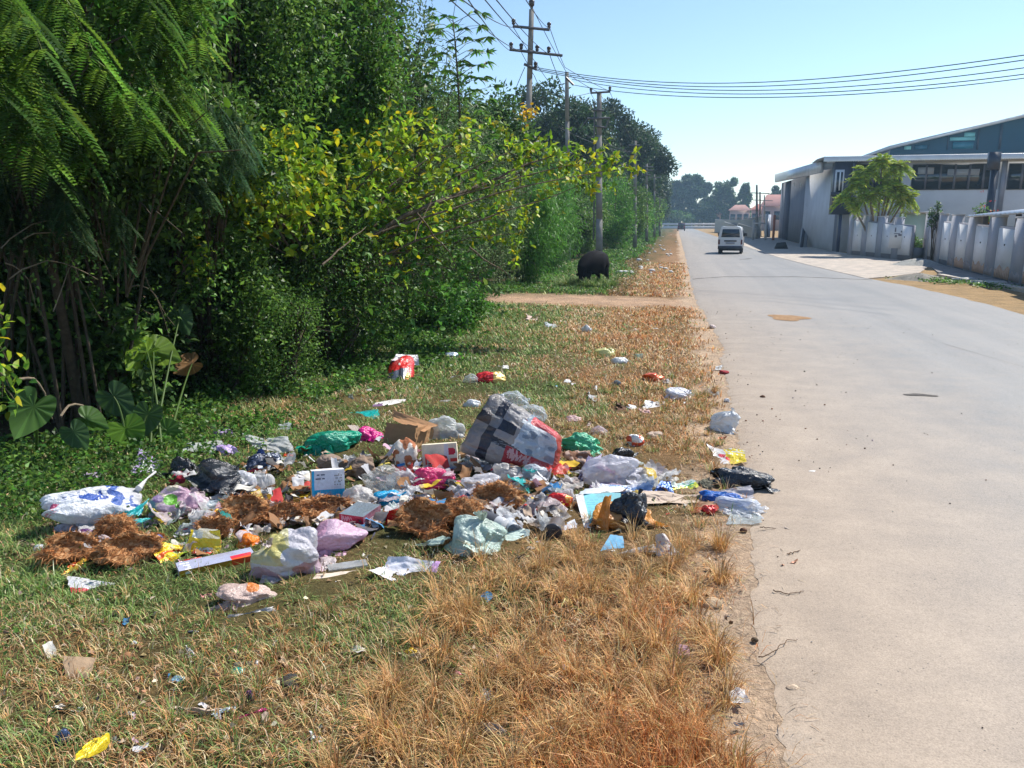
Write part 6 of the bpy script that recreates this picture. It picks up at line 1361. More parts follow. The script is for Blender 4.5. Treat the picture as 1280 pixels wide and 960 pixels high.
def p_orb(u, v): C = ground_c(u, (.85, .22, .015)); return C
blob('orange_bag', 'crumpled bright orange plastic between the husk and the big clear bag', 'plastic wrap', 312, 692, 34, 26, (.88, .22, .012), 'plastic', 65, crump=.15)
blob('orange_bag', 'smaller orange plastic fold behind the crumpled orange one', 'plastic wrap', 304, 678, 20, 16, (.85, .25, .012), 'plastic', 66, crump=.15)
def p_clr(u, v):
    C = ground_c(u, (.62, .60, .66)); m = (v > .45)*(u < .55); C[m] = (.62, .58, .34); Disc(C, u, v, .36, .78, .17, (.66, .60, .22)); m = v < .30+.1*np.sin(u*9); C[m] = (.50, .36, .42); Disc(C, u, v, .7, .3, .13, (.58, .34, .36)); Disc(C, u, v, .62, .6, .2, (.70, .70, .74)); return C
blob('clear_bag', 'big knotted translucent bag holding yellow and pinkish food waste', 'bag', 360, 733, 90, 74, None, 'plastic', 67, pat=p_clr, knot='tl', pleat=.06, crump=.08, K=26, deep=.62, lvl=6)
blob('pink_bag', 'pale pink translucent carrier bag slumped behind the big knotted bag', 'bag', 415, 702, 88, 58, None, 'plastic', 68, pat=lambda u, v: np.where((n2(u, v, 3, 4) > .3)[:, None], (.74, .42, .58), (.72, .50, .64))*np.where((v < .14)[:, None], (.95, .45, .5), (1, 1, 1)), crump=.08, K=22, deep=.6, pointy=.2, lvl=6, roll=-.1)
carton('plastic_tray', 'clear ribbed plastic tray lying in front of the pink bag', 'tray', 436, 719, .19, .07, .035, .12, (.62, .64, .66), 69, mat='clear')
def p_cream(u, v): C = ground_c(u, (.66, .56, .46)); m = (v < .34+.06*np.sin(u*30)*np.sin(u*7))*(u > .06)*(u < .66); C[m] = (.015, .12, .30); return C
sheet('cardboard_strip', 'long cream cardboard strip with a torn dark blue edge', 'cardboard', [(349, 763), (460, 729, .02), (474, 711, .02), (398, 720, .03)], None, 'card', 70, .005, pat=lambda u, v: p_cream(u, v), K=5, rag=.03, n=50)
def p_lil(u, v): C = ground_c(u, (.76, .76, .82)); m = (u > .86); C[m] = (.60, .36, .66); marks(C, u, v, .62, .84, .1, .6, (.45, .4, .55), 4, 3, 2, .4); return C
sheet('paper_bag', 'flattened white paper bag with a lilac edge', 'paper bag', [(464, 724), (533, 736), (553, 708, .03), (486, 697, .07)], None, 'paper', 71, .017, pat=p_lil, K=12, n=46)
sheet('plastic_film', 'thin clear film on the grass below the cream cardboard', 'film', [(424, 748), (466, 745), (470, 733), (440, 735)], (.62, .66, .72), 'clear', 72, .006)
def p_pk(u, v): C = ground_c(u, (.62, .46, .40)); Disc(C, u, v, .62, .86, .13, (.80, .25, .06)); return C
blob('pinkish_bag', 'crumpled dusty pink bag with an orange patch at the near edge', 'bag', 311, 768, 70, 40, None, 'plastic', 73, pat=p_pk, crump=.11, K=20, deep=.55, roll=.15)
sheet('plastic_film', 'off-white crumpled tail of film below the dusty pink bag', 'film', [(282, 784), (345, 775), (343, 760, .03), (285, 768, .05)], (.66, .62, .58), 'plastic', 74, .014, K=14, rag=.06)
def p_wr(u, v): C = ground_c(u, (.76, .76, .78)); m = (v < .30-.1*u); C[m] = (.62, .03, .06); marks(C, u, v, .3, .8, .45, .75, (.55, .55, .6), 2, 6, 7, .4); return C
sheet('milk_packet', 'white packet with a red lower edge lying alone on the grass', 'packet', [(89, 744), (136, 737), (145, 728, .03), (84, 720, .04)], None, 'plastic', 75, .008, pat=p_wr)
sheet('plastic_scrap', 'small grey-white film scrap below the white and red packet', 'scrap', [(108, 752), (130, 751), (136, 743), (116, 744)], (.62, .66, .70), 'plastic', 76, .004)
def p_rg(u, v): C = ground_c(u, (.68, .10, .02)); m = n2(u*3, v*2, 2, 6) > .1; C[m] = (.78, .45, .04); return C
sheet('wrapper', 'red and gold wrapper lying before the left coconut husk', 'wrapper', [(76, 719), (104, 716), (110, 703, .03), (90, 702, .04)], None, 'foil', 77, .010, pat=p_rg)

# coconut husks
husk('long brown coconut husk at the left front of the heap', 94, 713, 66, 38, 201)
husk('hollow coconut husk shell next to the yellow packets', 166, 715, 72, 42, 202)
husk('shaggy husk with an upright tuft behind the hollow shell', 148, 684, 44, 36, 203, open_=False)
husk('reddish husk below the tall clear bag', 305, 668, 62, 42, 204)
husk('dark husk scraps right of the tall clear bag', 355, 664, 46, 26, 205)
husk('long husk strip behind the pink bag', 404, 654, 64, 26, 206)
husk('big shaggy husk to the right of the red cloth', 528, 680, 60, 48, 207)
husk('orange-brown husk behind the two dark tumblers', 622, 648, 58, 40, 208)
husk('shaggy husk rising behind the pale green bag', 575, 668, 48, 36, 209, open_=False)
husk('small husk piece with a pale curved rind by the pale green bag', 548, 688, 30, 20, 210)
husk('husk half buried between the packets left of the orange plastic', 268, 684, 38, 36, 211)

# ------------------------------------------------------------------ middle of the heap
blob('green_bag', 'glossy emerald green plastic bag at the back of the heap', 'bag', 415, 570, 74, 36, (.01, .36, .22), 'plastic', 81, crump=.10, K=20, deep=.6)
sheet('carton_strip', 'bent grey-brown carton strip beside the emerald bag', 'cardboard', [(455, 558, .02), (464, 556, .02), (447, 531, .06), (434, 532, .06)], (.36, .31, .27), 'card', 82, .003)
blob('magenta_bag', 'hot pink plastic scrap beside the emerald bag', 'plastic wrap', 464, 556, 32, 24, (.80, .02, .28), 'plastic', 83, crump=.12)
sheet('plastic_pouch', 'flat turquoise pouch behind the emerald bag', 'pouch', [(436, 525), (474, 525), (473, 513, .04), (436, 514, .04)], (.02, .52, .50), 'plastic', 84, .008, K=12)
sheet('paper_scrap', 'torn white paper with a purple edge behind the brown box', 'paper', [(460, 516), (508, 510), (505, 500, .04), (470, 502, .05)], None, 'paper', 85, .010, pat=lambda u, v: np.where(((u < .3)*(v < .7))[:, None], (.18, .10, .20), (.74, .72, .68)), rag=.08)
sheet('cardboard_strip', 'narrow cardboard sliver beside the turquoise pouch', 'cardboard', [(474, 524), (480, 526), (489, 514, .03), (486, 512, .03)], (.45, .38, .3), 'card', 86, .002)
# brown box, flattened open
bx_ = thing('cardboard_box', 'brown cardboard box torn open at the back of the heap', 'box', G(512, 560))
sheet('front_panel', None, None, [(479, 556, .01), (519, 562, .02), (522, 532, .19), (482, 528, .15)], (.36, .20, .10), 'card', 87, .004, parent=bx_, foot=True, floor=False)
sheet('flap', None, None, [(490, 524, .16), (530, 541, .13), (547, 531, .16), (494, 515, .20)], (.44, .24, .12), 'card', 88, .005, parent=bx_, floor=False)
sheet('side_panel', None, None, [(519, 562, .01), (550, 545, .01), (547, 528, .14), (520, 536, .18)], (.42, .24, .12), 'card', 89, .005, parent=bx_, floor=False)
sheet('base_panel', None, None, [(478, 562, .012), (520, 566, .012), (548, 548, .012), (486, 546, .012)], (.30, .18, .10), 'card', 90, .003, parent=bx_, floor=False)
sheet('plastic_pouch', 'grey-blue pouch in the shadow of the brown box', 'pouch', [(481, 564, .02), (504, 564, .02), (502, 556, .04), (484, 556, .04)], None, 'plastic', 91, .003, pat=lambda u, v: marks(ground_c(u, (.42, .45, .52)), u, v, .2, .6, .3, .7, (.05, .08, .25), 2, 3, 1))
blob('paper_ball', 'large crumpled brown paper lump behind the white and blue carton', 'paper', 417, 592, 40, 26, (.30, .22, .17), 'paper', 92, crump=.14, K=26)
blob('paper_ball', 'second crumpled brown paper lump nearer the clear wrappings', 'paper', 450, 600, 40, 30, (.27, .19, .14), 'paper', 93, crump=.16, K=26)
def p_cart(u, v):
    C = ground_c(u, (.72, .74, .80)); m = v < .40; C[m] = (.02, .36, .62); m = v < .22; C[m] = (.04, .42, .46); R(C, u, v, 0, .07, 0, 1, (.04, .42, .70)); marks(C, u, v, .14, .42, .68, .92, (.08, .10, .16), 2, 3, 3, .7); marks(C, u, v, .70, .92, .5, .9, (.35, .35, .35), 6, 3, 4); return C
carton('medicine_carton', 'white and blue printed carton with a yellow side standing in the heap', 'carton', 411, 629, .20, .07, .20, .12, (.70, .70, .72), 94, face=p_cart, side=(.75, .48, .20), tilt=(-.18, .05))
def p_sweet(u, v):
    C = ground_c(u, (.74, .64, .48)); R(C, u, v, .08, .62, .28, .62, (.62, .03, .03)); script(C, u, v, .12, .58, .34, .58, (.74, .66, .56), 4, .05, 5); R(C, u, v, .08, .62, .16, .22, (.70, .35, .08)); Disc(C, u, v, .84, .72, .12, (.50, .02, .05)); R(C, u, v, .80, 1, .34, .46, (.65, .05, .03)); R(C, u, v, .66, .76, 0, 1, (.62, .60, .62)); return C
carton('sweet_box', 'cream and red printed box with a grey strap in front of the brown box', 'box', 551, 592, .24, .11, .20, -.05, (.66, .58, .46), 95, face=p_sweet, topc=(.72, .66, .50), tilt=(-.22, -.06))
blob('paper_ball', 'stained white tissue ball left of the cream and red box', 'tissue', 508, 594, 30, 46, None, 'paper', 96, pat=lambda u, v: np.where((n2(u, v, 6, 3) > .0)[:, None], (.72, .66, .58), (.40, .15, .07)), crump=.18, K=26)
blob('plastic_film_heap', 'white crumpled wrap between the box and the shopping sack', 'wrap', 557, 553, 52, 34, (.68, .70, .70), 'milky', 97, crump=.2, K=26, deep=.5)
blob('fruit_stone', 'dark round rotten fruit beside the shopping sack', 'fruit', 572, 550, 14, 13, (.08, .05, .04), 'stone', 98, crump=.02)
blob('food_scrap', 'brown peel and food waste right of the cream and red box', 'food waste', 586, 580, 34, 20, (.42, .24, .12), 'paper', 99, crump=.2)
for k_, (px_, py_, w_, h_, c_, m_, l_) in enumerate([(478, 628, 44, 46, (.60, .60, .56), 'clear', 'clear stiff wrapping standing between the brown paper and the pink bag'), (450, 640, 46, 34, (.70, .68, .66), 'milky', 'milky film heap behind the blue crumpled bag'), (502, 616, 36, 30, (.66, .68, .72), 'milky', 'grey-white film left of the magenta bag'),
        (600, 628, 76, 40, (.70, .70, .76), 'milky', 'wide clear carrier bag right of the magenta bag'), (636, 606, 38, 28, (.72, .70, .68), 'milky', 'milky film peak below the shopping sack'), (668, 606, 42, 26, (.66, .72, .80), 'milky', 'bluish white film below the red end of the shopping sack'),
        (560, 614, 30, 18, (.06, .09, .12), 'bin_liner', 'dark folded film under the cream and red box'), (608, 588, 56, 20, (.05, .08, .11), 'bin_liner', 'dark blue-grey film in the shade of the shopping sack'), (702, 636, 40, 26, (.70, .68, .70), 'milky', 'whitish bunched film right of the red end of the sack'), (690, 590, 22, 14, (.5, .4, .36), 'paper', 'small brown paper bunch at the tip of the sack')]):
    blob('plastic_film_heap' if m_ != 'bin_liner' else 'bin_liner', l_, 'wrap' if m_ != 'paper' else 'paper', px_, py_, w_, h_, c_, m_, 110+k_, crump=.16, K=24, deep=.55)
blob('yellow_peel', 'pale yellow peel behind the clear stiff wrapping', 'peel', 483, 594, 24, 16, (.62, .50, .12), 'paper', 121, crump=.12)
blob('magenta_bag', 'crumpled magenta plastic bag in the middle of the heap', 'bag', 542, 616, 54, 34, (.78, .05, .20), 'plastic', 122, crump=.15, K=28, deep=.6)
blob('blue_bag', 'crumpled sky blue plastic bag in the middle of the heap', 'bag', 490, 636, 44, 26, (.01, .40, .72), 'plastic', 123, crump=.13, K=24, knot='right')
def p_redc(u, v): C = ground_c(u, (.50, .02, .07)); script(C, u, v, .08, .55, .66, .95, (.60, .30, .36), 5, .05, 8); m = (v < .5)*(u < .8); C[m] = (.12, .05, .09); marks(C, u, v, .1, .75, .05, .4, (.35, .28, .32), 4, 4, 2); Disc(C, u, v, .86, .76, .06, (.08, .10, .12)); return C
carton('red_carton', 'dark red printed carton with a metallic side behind the pink bag', 'carton', 440, 671, .15, .20, .12, -.55, (.40, .02, .06), 124, face=p_redc, side=lambda u, v: marks(ground_c(u, (.30, .12, .18)), u, v, 0, 1, .1, .7, (.55, .58, .62), 7, 8, 5, .6), topc=(.22, .27, .32), mat='foil')
sheet('red_cloth', 'bright red folded cloth scrap right of the dark red carton', 'cloth', [(478, 662, .01), (512, 660, .02), (508, 634, .12), (488, 638, .11)], (.72, .015, .02), 'paper', 125, .012, K=10)
blob('dark_cup', 'dark blue-black tub between the blue bag and the shaggy husk', 'tub', 524, 642, 34, 26, (.025, .03, .05), 'hard', 126, crump=.03, deep=.8)
blob('yellow_food', 'scatter of yellow-brown food waste under the magenta bag', 'food waste', 536, 628, 36, 14, (.50, .32, .08), 'paper', 127, crump=.2)
blob('red_scrap', 'small bright red and pink scrap by the shaggy husk', 'scrap', 577, 640, 26, 20, (.75, .03, .12), 'foil', 128, crump=.16)
sheet('white_card', 'white card corner under the dark red carton', 'card', [(470, 705, .012), (486, 700, .012), (512, 684, .012), (470, 690, .012)], (.70, .72, .70), 'card', 129, .002, rag=.01)
def p_palegreen(u, v): C = ground_c(u, (.46, .60, .53)); m = n2(u*2, v*2, 2, 3) > .3; C[m] = (.52, .64, .58); return C
blob('pale_green_bag', 'pale green knotted carrier bag in front of the shaggy husks', 'bag', 588, 702, 92, 60, None, 'plastic', 130, pat=p_palegreen, knot='top', pleat=.08, crump=.07, K=20, deep=.7, lvl=6)
def p_note(u, v): C = ground_c(u, (.56, .68, .62)); R(C, u, v, 0, .1, .6, 1, (.55, .03, .08)); marks(C, u, v, .1, 1, .1, .9, (.40, .5, .46), 7, 2, 5, .8); return C
sheet('leaflet', 'folded pale green and white leaflet beside the pale green bag', 'leaflet', [(633, 680, .01), (658, 680, .01), (663, 661, .05), (630, 658, .05)], None, 'paper', 131, .006, pat=p_note)
cup('tumbler', 'dark grey tumbler lying open towards the left front', 'tumbler', 640, 668, .16, .045, .06, (.07, .07, .08), 'hard', 2.5, cols=[(.45, .46, .48), (.07, .07, .08), (.3, .3, .3)])
cup('tumbler', 'grey striped tumbler tipped in front of the dark grey one', 'tumbler', 652, 672, .13, .035, .045, (.32, .33, .34), 'hard', 1.9, cols=[(.10, .11, .13), (.5, .52, .54), (.25, .26, .28), (.6, .6, .62)])
cup('jar', 'dark brown jar with a black lid facing the viewer', 'jar', 686, 664, .13, .045, .047, (.10, .075, .06), 'hard', -1.75, open_=False, lidc=(.035, .035, .045))
sheet('white_strip', 'pale curved peel strip on the dry grass below the tumblers', 'peel', [(668, 674), (690, 672), (684, 664, .02), (670, 662, .02)], (.62, .58, .48), 'paper', 132, .01, rag=.1)
blob('red_foil', 'crumpled red and orange foil between the jar and the booklet', 'foil', 699, 640, 32, 24, None, 'foil', 133, pat=lambda u, v: np.where((n2(u, v, 5, 8) > .15)[:, None], (.80, .30, .04), (.75, .02, .02)), crump=.18, K=26, deep=.5)
def p_news(u, v): C = ground_c(u, (.62, .66, .74)); R(C, u, v, .35, .85, .5, 1, (.08, .10, .20)); Disc(C, u, v, .55, .3, .12, (.62, .22, .2)); marks(C, u, v, .05, .9, .05, .45, (.35, .45, .6), 6, 8, 3, .35); return C
sheet('magazine', 'glossy magazine page spread under the red foil', 'magazine', [(658, 668), (722, 664), (716, 636, .03), (668, 644, .02)], None, 'paper', 134, .006, pat=p_news, n=44)
def p_book(u, v): C = ground_c(u, (.22, .58, .66)); marks(C, u, v, .12, .5, .2, .8, (.16, .46, .56), 8, 3, 5, .7); Disc(C, u, v, .55, .5, .05, (.05, .3, .45)); return C
sheet('booklet', 'light cyan booklet lying beside the orange bag', 'booklet', [(733, 656, .02), (774, 652, .02), (776, 616, .07), (725, 616, .07)], None, 'paper', 135, .003, pat=p_book, K=5, rag=.005)
sheet('white_board', 'white card strip along the left side of the cyan booklet', 'card', [(731, 662, .015), (739, 662, .015), (729, 617, .075), (719, 618, .07)], (.76, .78, .78), 'card', 136, .001, K=3, rag=.004)
sheet('white_board', 'white edge strip above the cyan booklet', 'card', [(724, 617, .08), (806, 612, .03), (800, 606, .03), (730, 612, .09)], (.74, .78, .80), 'card', 137, .004, rag=.02)

# the big shopping sack
def p_shop(u, v):
    C = ground_c(u, (.30, .29, .30)); nn_ = n2(u*6, v*6, 2, 5); C[nn_ > .1] = (.36, .33, .31)
    right = u > .52+.10*(v-.5); C[right] = (.42, .50, .58); nb = n2(u*5, v*5, 2, 6); C[right & (nb > .25)] = (.62, .68, .74); C[right & (nb < -.3)] = (.20, .26, .34)
    s1 = np.abs((v-.62)-(u-.16)*.0-.0) < .085; s2 = np.abs(u-.235) < .055
    C[s1*(u < .48)] = (.025, .03, .05); C[s2] = (.025, .03, .05); c_ = s1*s2; C[c_] = (.22, .23, .25)
    C[(np.abs(v-.34+.25*(u-.4)) < .055)*(u > .28)*(u < .62)] = (.02, .025, .04); marks(C, u, v, .30, .60, .30, .38, (.2, .22, .25), 3, 6, 2, .5)
    rb_ = (v < .33-.30*(u-.55)*.2)*(v > .07)*(u > .46); C[rb_] = (.38, .015, .03); script(C, u, v, .50, .72, .12, .33, (.58, .35, .36), 5, .05, 9); script(C, u, v, .72, .92, .10, .28, (.50, .12, .14), 5, .05, 12)
    e = (v > .86)*(u > .62); C[e] = (.66, .06, .08); Disc(C, u, v, .56, .83, .035, (.60, .02, .07)); C[(v > .80)*(v < .86)*(u > .50)] = (.72, .75, .78)
    C[(u > .95)] = (.50, .08, .06); return C
shop = pillow('shopping_sack', 'big patterned shopping sack in dark grey, silver and red lying on top of the heap', 'sack', [(571, 566, 5.20), (694, 602, 4.98), (706, 545, 5.16), (616, 486, 5.30)], .12, None, 'plastic', 141, pat=p_shop, n=100, amp=.019, K=26, edge=.5, back=.6, rag=.02, rnd=.06)
blob('clear_bag', 'crinkled clear film standing behind the top of the shopping sack', 'bag', 641, 515, 36, 26, (.60, .68, .78), 'clear', 142, crump=.16, deep=.5)
blob('clear_bag', 'clear film bag behind the shoulder of the shopping sack', 'bag', 664, 534, 38, 28, (.64, .72, .80), 'clear', 143, crump=.15, deep=.5)
blob('plastic_wrap', 'white scrap of film left of the top of the shopping sack', 'wrap', 590, 513, 22, 15, (.72, .74, .78), 'plastic', 144, crump=.12)
sheet('plastic_film', 'white peak of film at the top corner of the shopping sack', 'film', [(620, 503, .10), (634, 505, .12), (630, 492, .20), (621, 491, .22)], (.76, .78, .8), 'plastic', 145, .005, floor=False)

# ------------------------------------------------------------------ right part of the heap
blob('green_bag', 'torn mint green carrier bag right of the shopping sack', 'bag', 724, 568, 48, 28, (.10, .52, .30), 'plastic', 151, crump=.18, K=26, deep=.5, knot='right')
blob('brown_food', 'brown food waste spilling below the mint green bag', 'food waste', 722, 590, 36, 28, None, 'paper', 152, pat=lambda u, v: np.where((n2(u, v, 7, 3) > .0)[:, None], (.50, .36, .28), (.24, .12, .07)), crump=.2, K=26)
sheet('purple_film', 'dark blue and violet film strip below the mint green bag', 'film', [(718, 604, .01), (744, 596, .02), (752, 570, .08), (734, 576, .08)], None, 'plastic', 153, .012, pat=lambda u, v: np.where((n2(u*3, v*3, 2, 4) > .1)[:, None], (.10, .10, .32), (.40, .36, .56)))
blob('bin_liner', 'small black bin liner at the back right of the heap', 'bin bag', 774, 584, 34, 26, (.014, .016, .02), 'bin_liner', 154, crump=.15, K=24, deep=.6)
sheet('black_strip', 'black plastic strip trailing from the small liner into the grass', 'plastic strip', [(788, 575, .02), (802, 570, .01), (801, 564, .04), (790, 568, .05)], (.014, .016, .02), 'bin_liner', 155, .006, rag=.08)
blob('wrapper_ball', 'red and white wrapper ball on the dry grass behind the heap', 'wrapper', 794, 562, 22, 20, None, 'foil', 156, pat=lambda u, v: np.where((n2(u, v, 5, 1) > .0)[:, None], (.78, .72, .68), (.75, .10, .04)), crump=.12)
blob('paper_ball', 'beige paper scrap right of the red and white wrapper ball', 'paper', 818, 552, 20, 13, (.60, .46, .36), 'paper', 157, crump=.15)
blob('clear_bag', 'large white translucent bag rising to a peak in the right half', 'bag', 764, 613, 74, 46, (.70, .70, .78), 'milky', 158, crump=.12, K=28, deep=.55, pointy=.35, lvl=6)
blob('clear_bag', 'low white translucent bag right of the peaked one', 'bag', 800, 610, 46, 24, (.70, .72, .76), 'milky', 159, crump=.14, K=24, deep=.6)
sheet('plastic_sheet', 'blue and white printed film lying in front of the white bags', 'film', [(745, 624, .03), (818, 622, .02), (816, 606, .05), (752, 608, .06)], None, 'plastic', 160, .014, pat=lambda u, v: np.where((n2(u*3, v*2, 1.5, 14) > .0)[:, None], (.24, .38, .66), (.68, .70, .80)), K=16, n=44)
sheet('blue_pouch', 'dark blue pouch end with a white mouth beside the booklet', 'pouch', [(812, 622, .01), (842, 618, .01), (838, 602, .06), (826, 602, .06)], (.02, .10, .36), 'foil', 161, .008, K=10)
sheet('wrapper', 'white and green wrapper with yellow print by the dark blue pouch', 'wrapper', [(838, 616), (872, 612), (864, 598, .04), (840, 600, .04)], None, 'foil', 162, .010, pat=lambda u, v: marks(np.where((v < .4)[:, None], (.62, .62, .06), (.55, .66, .60)), u, v, .2, .9, .1, .6, (.1, .4, .15), 3, 4, 2))
sheet('beige_paper', 'long crumpled beige paper sheet leading to the road edge', 'paper', [(806, 632), (882, 630), (878, 616, .03), (800, 618, .04)], (.60, .48, .38), 'paper', 163, .014, K=16, n=44, rag=.05)
blob('purple_rag', 'grey-purple rag below the peaked white bag', 'rag', 756, 622, 46, 18, (.30, .24, .34), 'paper', 164, crump=.16, K=20)
blob('brown_rag', 'grey-brown rag left of the grey-purple one', 'rag', 712, 616, 34, 20, (.36, .30, .28), 'paper', 165, crump=.16)
# orange bag turned open with the black one inside
def p_oj(u, v): C = ground_c(u, (.72, .30, .05)); m = n2(u*2, v*2, 2, 3) > .35; C[m] = (.62, .28, .08); return C
ob_ = blob('orange_bag', 'open orange-brown bag with its rim rolled back', 'bag', 779, 668, 78, 44, None, 'plastic', 166, pat=p_oj, crump=.06, K=14, deep=.8, sag=.2)
blob('bin_liner', 'shiny black bag stuffed in the mouth of the orange-brown bag', 'bin bag', 785, 660, 50, 48, (.012, .015, .022), 'bin_liner', 167, z0=.03, crump=.12, K=26, deep=.75, knot='back')
sheet('rim', None, None, [(742, 662, .02), (760, 666, .02), (766, 618, .20), (754, 622, .21)], (.72, .28, .04), 'plastic', 168, .010, parent=ob_, floor=False)
for o_ in [o for o in ob_.children]: o_.rotation_euler = (0, 0, -ob_.rotation_euler.z); d_ = o_.location.copy(); c_, s_ = math.cos(-ob_.rotation_euler.z), math.sin(-ob_.rotation_euler.z); o_.location = Vector((d_.x*c_-d_.y*s_, d_.x*s_+d_.y*c_, d_.z))
# torn printed card in front of the orange bag
tc_ = thing('torn_card', 'torn blue and white card strip standing on edge in the dry grass', 'card', G(795, 702))
sheet('blue_panel', None, None, [(744, 699, .01), (781, 690, .02), (778, 671, .07), (763, 668, .09)], (.22, .50, .72), 'card', 171, .005, parent=tc_, rag=.01)
sheet('grey_strip', None, None, [(744, 703, .01), (822, 690, .03), (816, 678, .06), (746, 699, .03)], (.42, .42, .42), 'card', 172, .004, parent=tc_, floor=False)
sheet('printed_panel', None, None, [(822, 700, .02), (854, 696, .02), (832, 668, .12), (820, 668, .12)], None, 'card', 173, .008, parent=tc_, floor=False, pat=lambda u, v: marks(ground_c(u, (.60, .56, .54)), u, v, .2, .9, .1, .9, (.35, .15, .15), 6, 4, 4, .3))
blob('bin_liner', 'black bin liner lying on the edge of the road', 'bin bag', 928, 615, 70, 31, (.010, .014, .022), 'bin_liner', 174, crump=.13, K=30, deep=.5, lvl=6)
sheet('black_strip', 'black tail of film on the asphalt beside the liner', 'plastic strip', [(950, 611), (968, 609), (966, 606), (950, 606)], (.012, .015, .02), 'bin_liner', 175, .003)
def p_yr(u, v): C = ground_c(u, (.82, .62, .03)); m = u < .42; C[m] = (.70, .66, .62); Disc(C, u, v, .30, .5, .12, (.70, .04, .05)); Disc(C, u, v, .44, .35, .07, (.75, .04, .03)); marks(C, u, v, .5, 1, .5, 1, (.74, .74, .72), 3, 6, 2, .6); return C
sheet('snack_packet', 'yellow and white snack packet with red spots on the road edge', 'packet', [(898, 580), (933, 580), (930, 566, .04), (884, 556, .04)], None, 'foil', 176, .012, pat=p_yr, K=14)
blob('white_bag', 'white knotted carrier bag standing on the road edge', 'bag', 905, 542, 36, 30, (.76, .78, .80), 'plastic', 177, knot='top', pleat=.10, crump=.08, deep=.8)
blob('white_bag', 'greyish white bag lying in the dry grass near the road edge', 'bag', 850, 503, 36, 19, (.70, .70, .76), 'plastic', 178, knot='right', crump=.08, deep=.7)
blob('plastic_wrap', 'small green and white wrap beside the greyish white bag', 'wrap', 871, 499, 14, 8, (.35, .6, .42), 'plastic', 179, crump=.12)
blob('blue_bag', 'bright blue plastic bag at the right end of the heap', 'bag', 900, 634, 52, 22, (.01, .13, .52), 'plastic', 180, crump=.13, K=24, deep=.6)
blob('clear_bag', 'long white film bag running onto the road right of the blue bag', 'bag', 918, 643, 66, 24, (.66, .70, .76), 'milky', 181, crump=.14, K=24, deep=.5)
sheet('plastic_film', 'greyish film behind the blue bag below the black liner', 'film', [(884, 622), (944, 624), (938, 612, .03), (888, 612, .04)], (.62, .60, .64), 'milky', 182, .014, K=14)
sheet('red_card', 'brown and red torn card with a red foil knob at the road edge', 'card', [(864, 642, .01), (897, 640, .01), (897, 624, .06), (872, 628, .05)], None, 'card', 183, .008, pat=lambda u, v: np.where((v < .6)[:, None], (.34, .06, .04), (.36, .22, .14)))
blob('red_foil', 'shiny red foil knob on the torn brown card', 'foil', 886, 645, 18, 14, (.55, .02, .02), 'foil', 184, crump=.14)
sheet('plastic_film', 'very thin clear film flat on the dusty asphalt', 'film', [(908, 655), (952, 655), (950, 640), (912, 641)], (.60, .68, .70), 'clear', 185, .004)
sheet('wire_scrap', 'olive crumpled net scrap between the beige paper and the black liner', 'scrap', [(868, 612), (892, 612), (886, 597, .05), (868, 597, .05)], (.18, .17, .12), 'paper', 186, .014, rag=.12)

# ------------------------------------------------------------------ litter behind the heap
def p_tall(u, v): C = ground_c(u, (.66, .03, .03)); m = (v < .40)*(u < .62); C[m] = (.10, .12, .17); R(C, u, v, .62, .72, 0, .4, (.6, .6, .62)); Disc(C, u, v, .8, .2, .12, (.8, .22, .03)); R(C, u, v, .0, .5, .8, 1, (.20, .05, .12)); Disc(C, u, v, .45, .55, .05, (.8, .7, .65)); return C
pillow('snack_bag', 'tall red and dark snack bag lying on the grass behind the heap', 'packet', [(480, 487, 8.3), (517, 488, 8.3), (519, 444, 8.9), (488, 446, 8.85)], .09, None, 'foil', 191, pat=p_tall, amp=.012, K=18)
sheet('plastic_film', 'white film hooked over the top of the tall red snack bag', 'film', [(489, 452, .16), (524, 456, .10), (522, 443, .20), (496, 442, .24)], (.72, .74, .74), 'plastic', 192, .012, floor=False)
blob('wrapper_ball', 'red wrappers bunched with a yellow one on the green grass', 'wrapper', 613, 483, 38, 20, None, 'foil', 193, pat=lambda u, v: np.where((u > .6)[:, None], (.70, .48, .14), (.70, .03, .04)), crump=.16, K=20)
blob('clear_bag', 'small clear bag left of the bunched red wrappers', 'bag', 589, 483, 20, 16, (.62, .68, .72), 'clear', 194, crump=.12)
sheet('paper_scrap', 'two white scraps above the bunched red wrappers', 'scrap', [(612, 466), (638, 467), (634, 458, .02), (616, 458, .02)], (.72, .72, .72), 'paper', 195, .01, rag=.15)
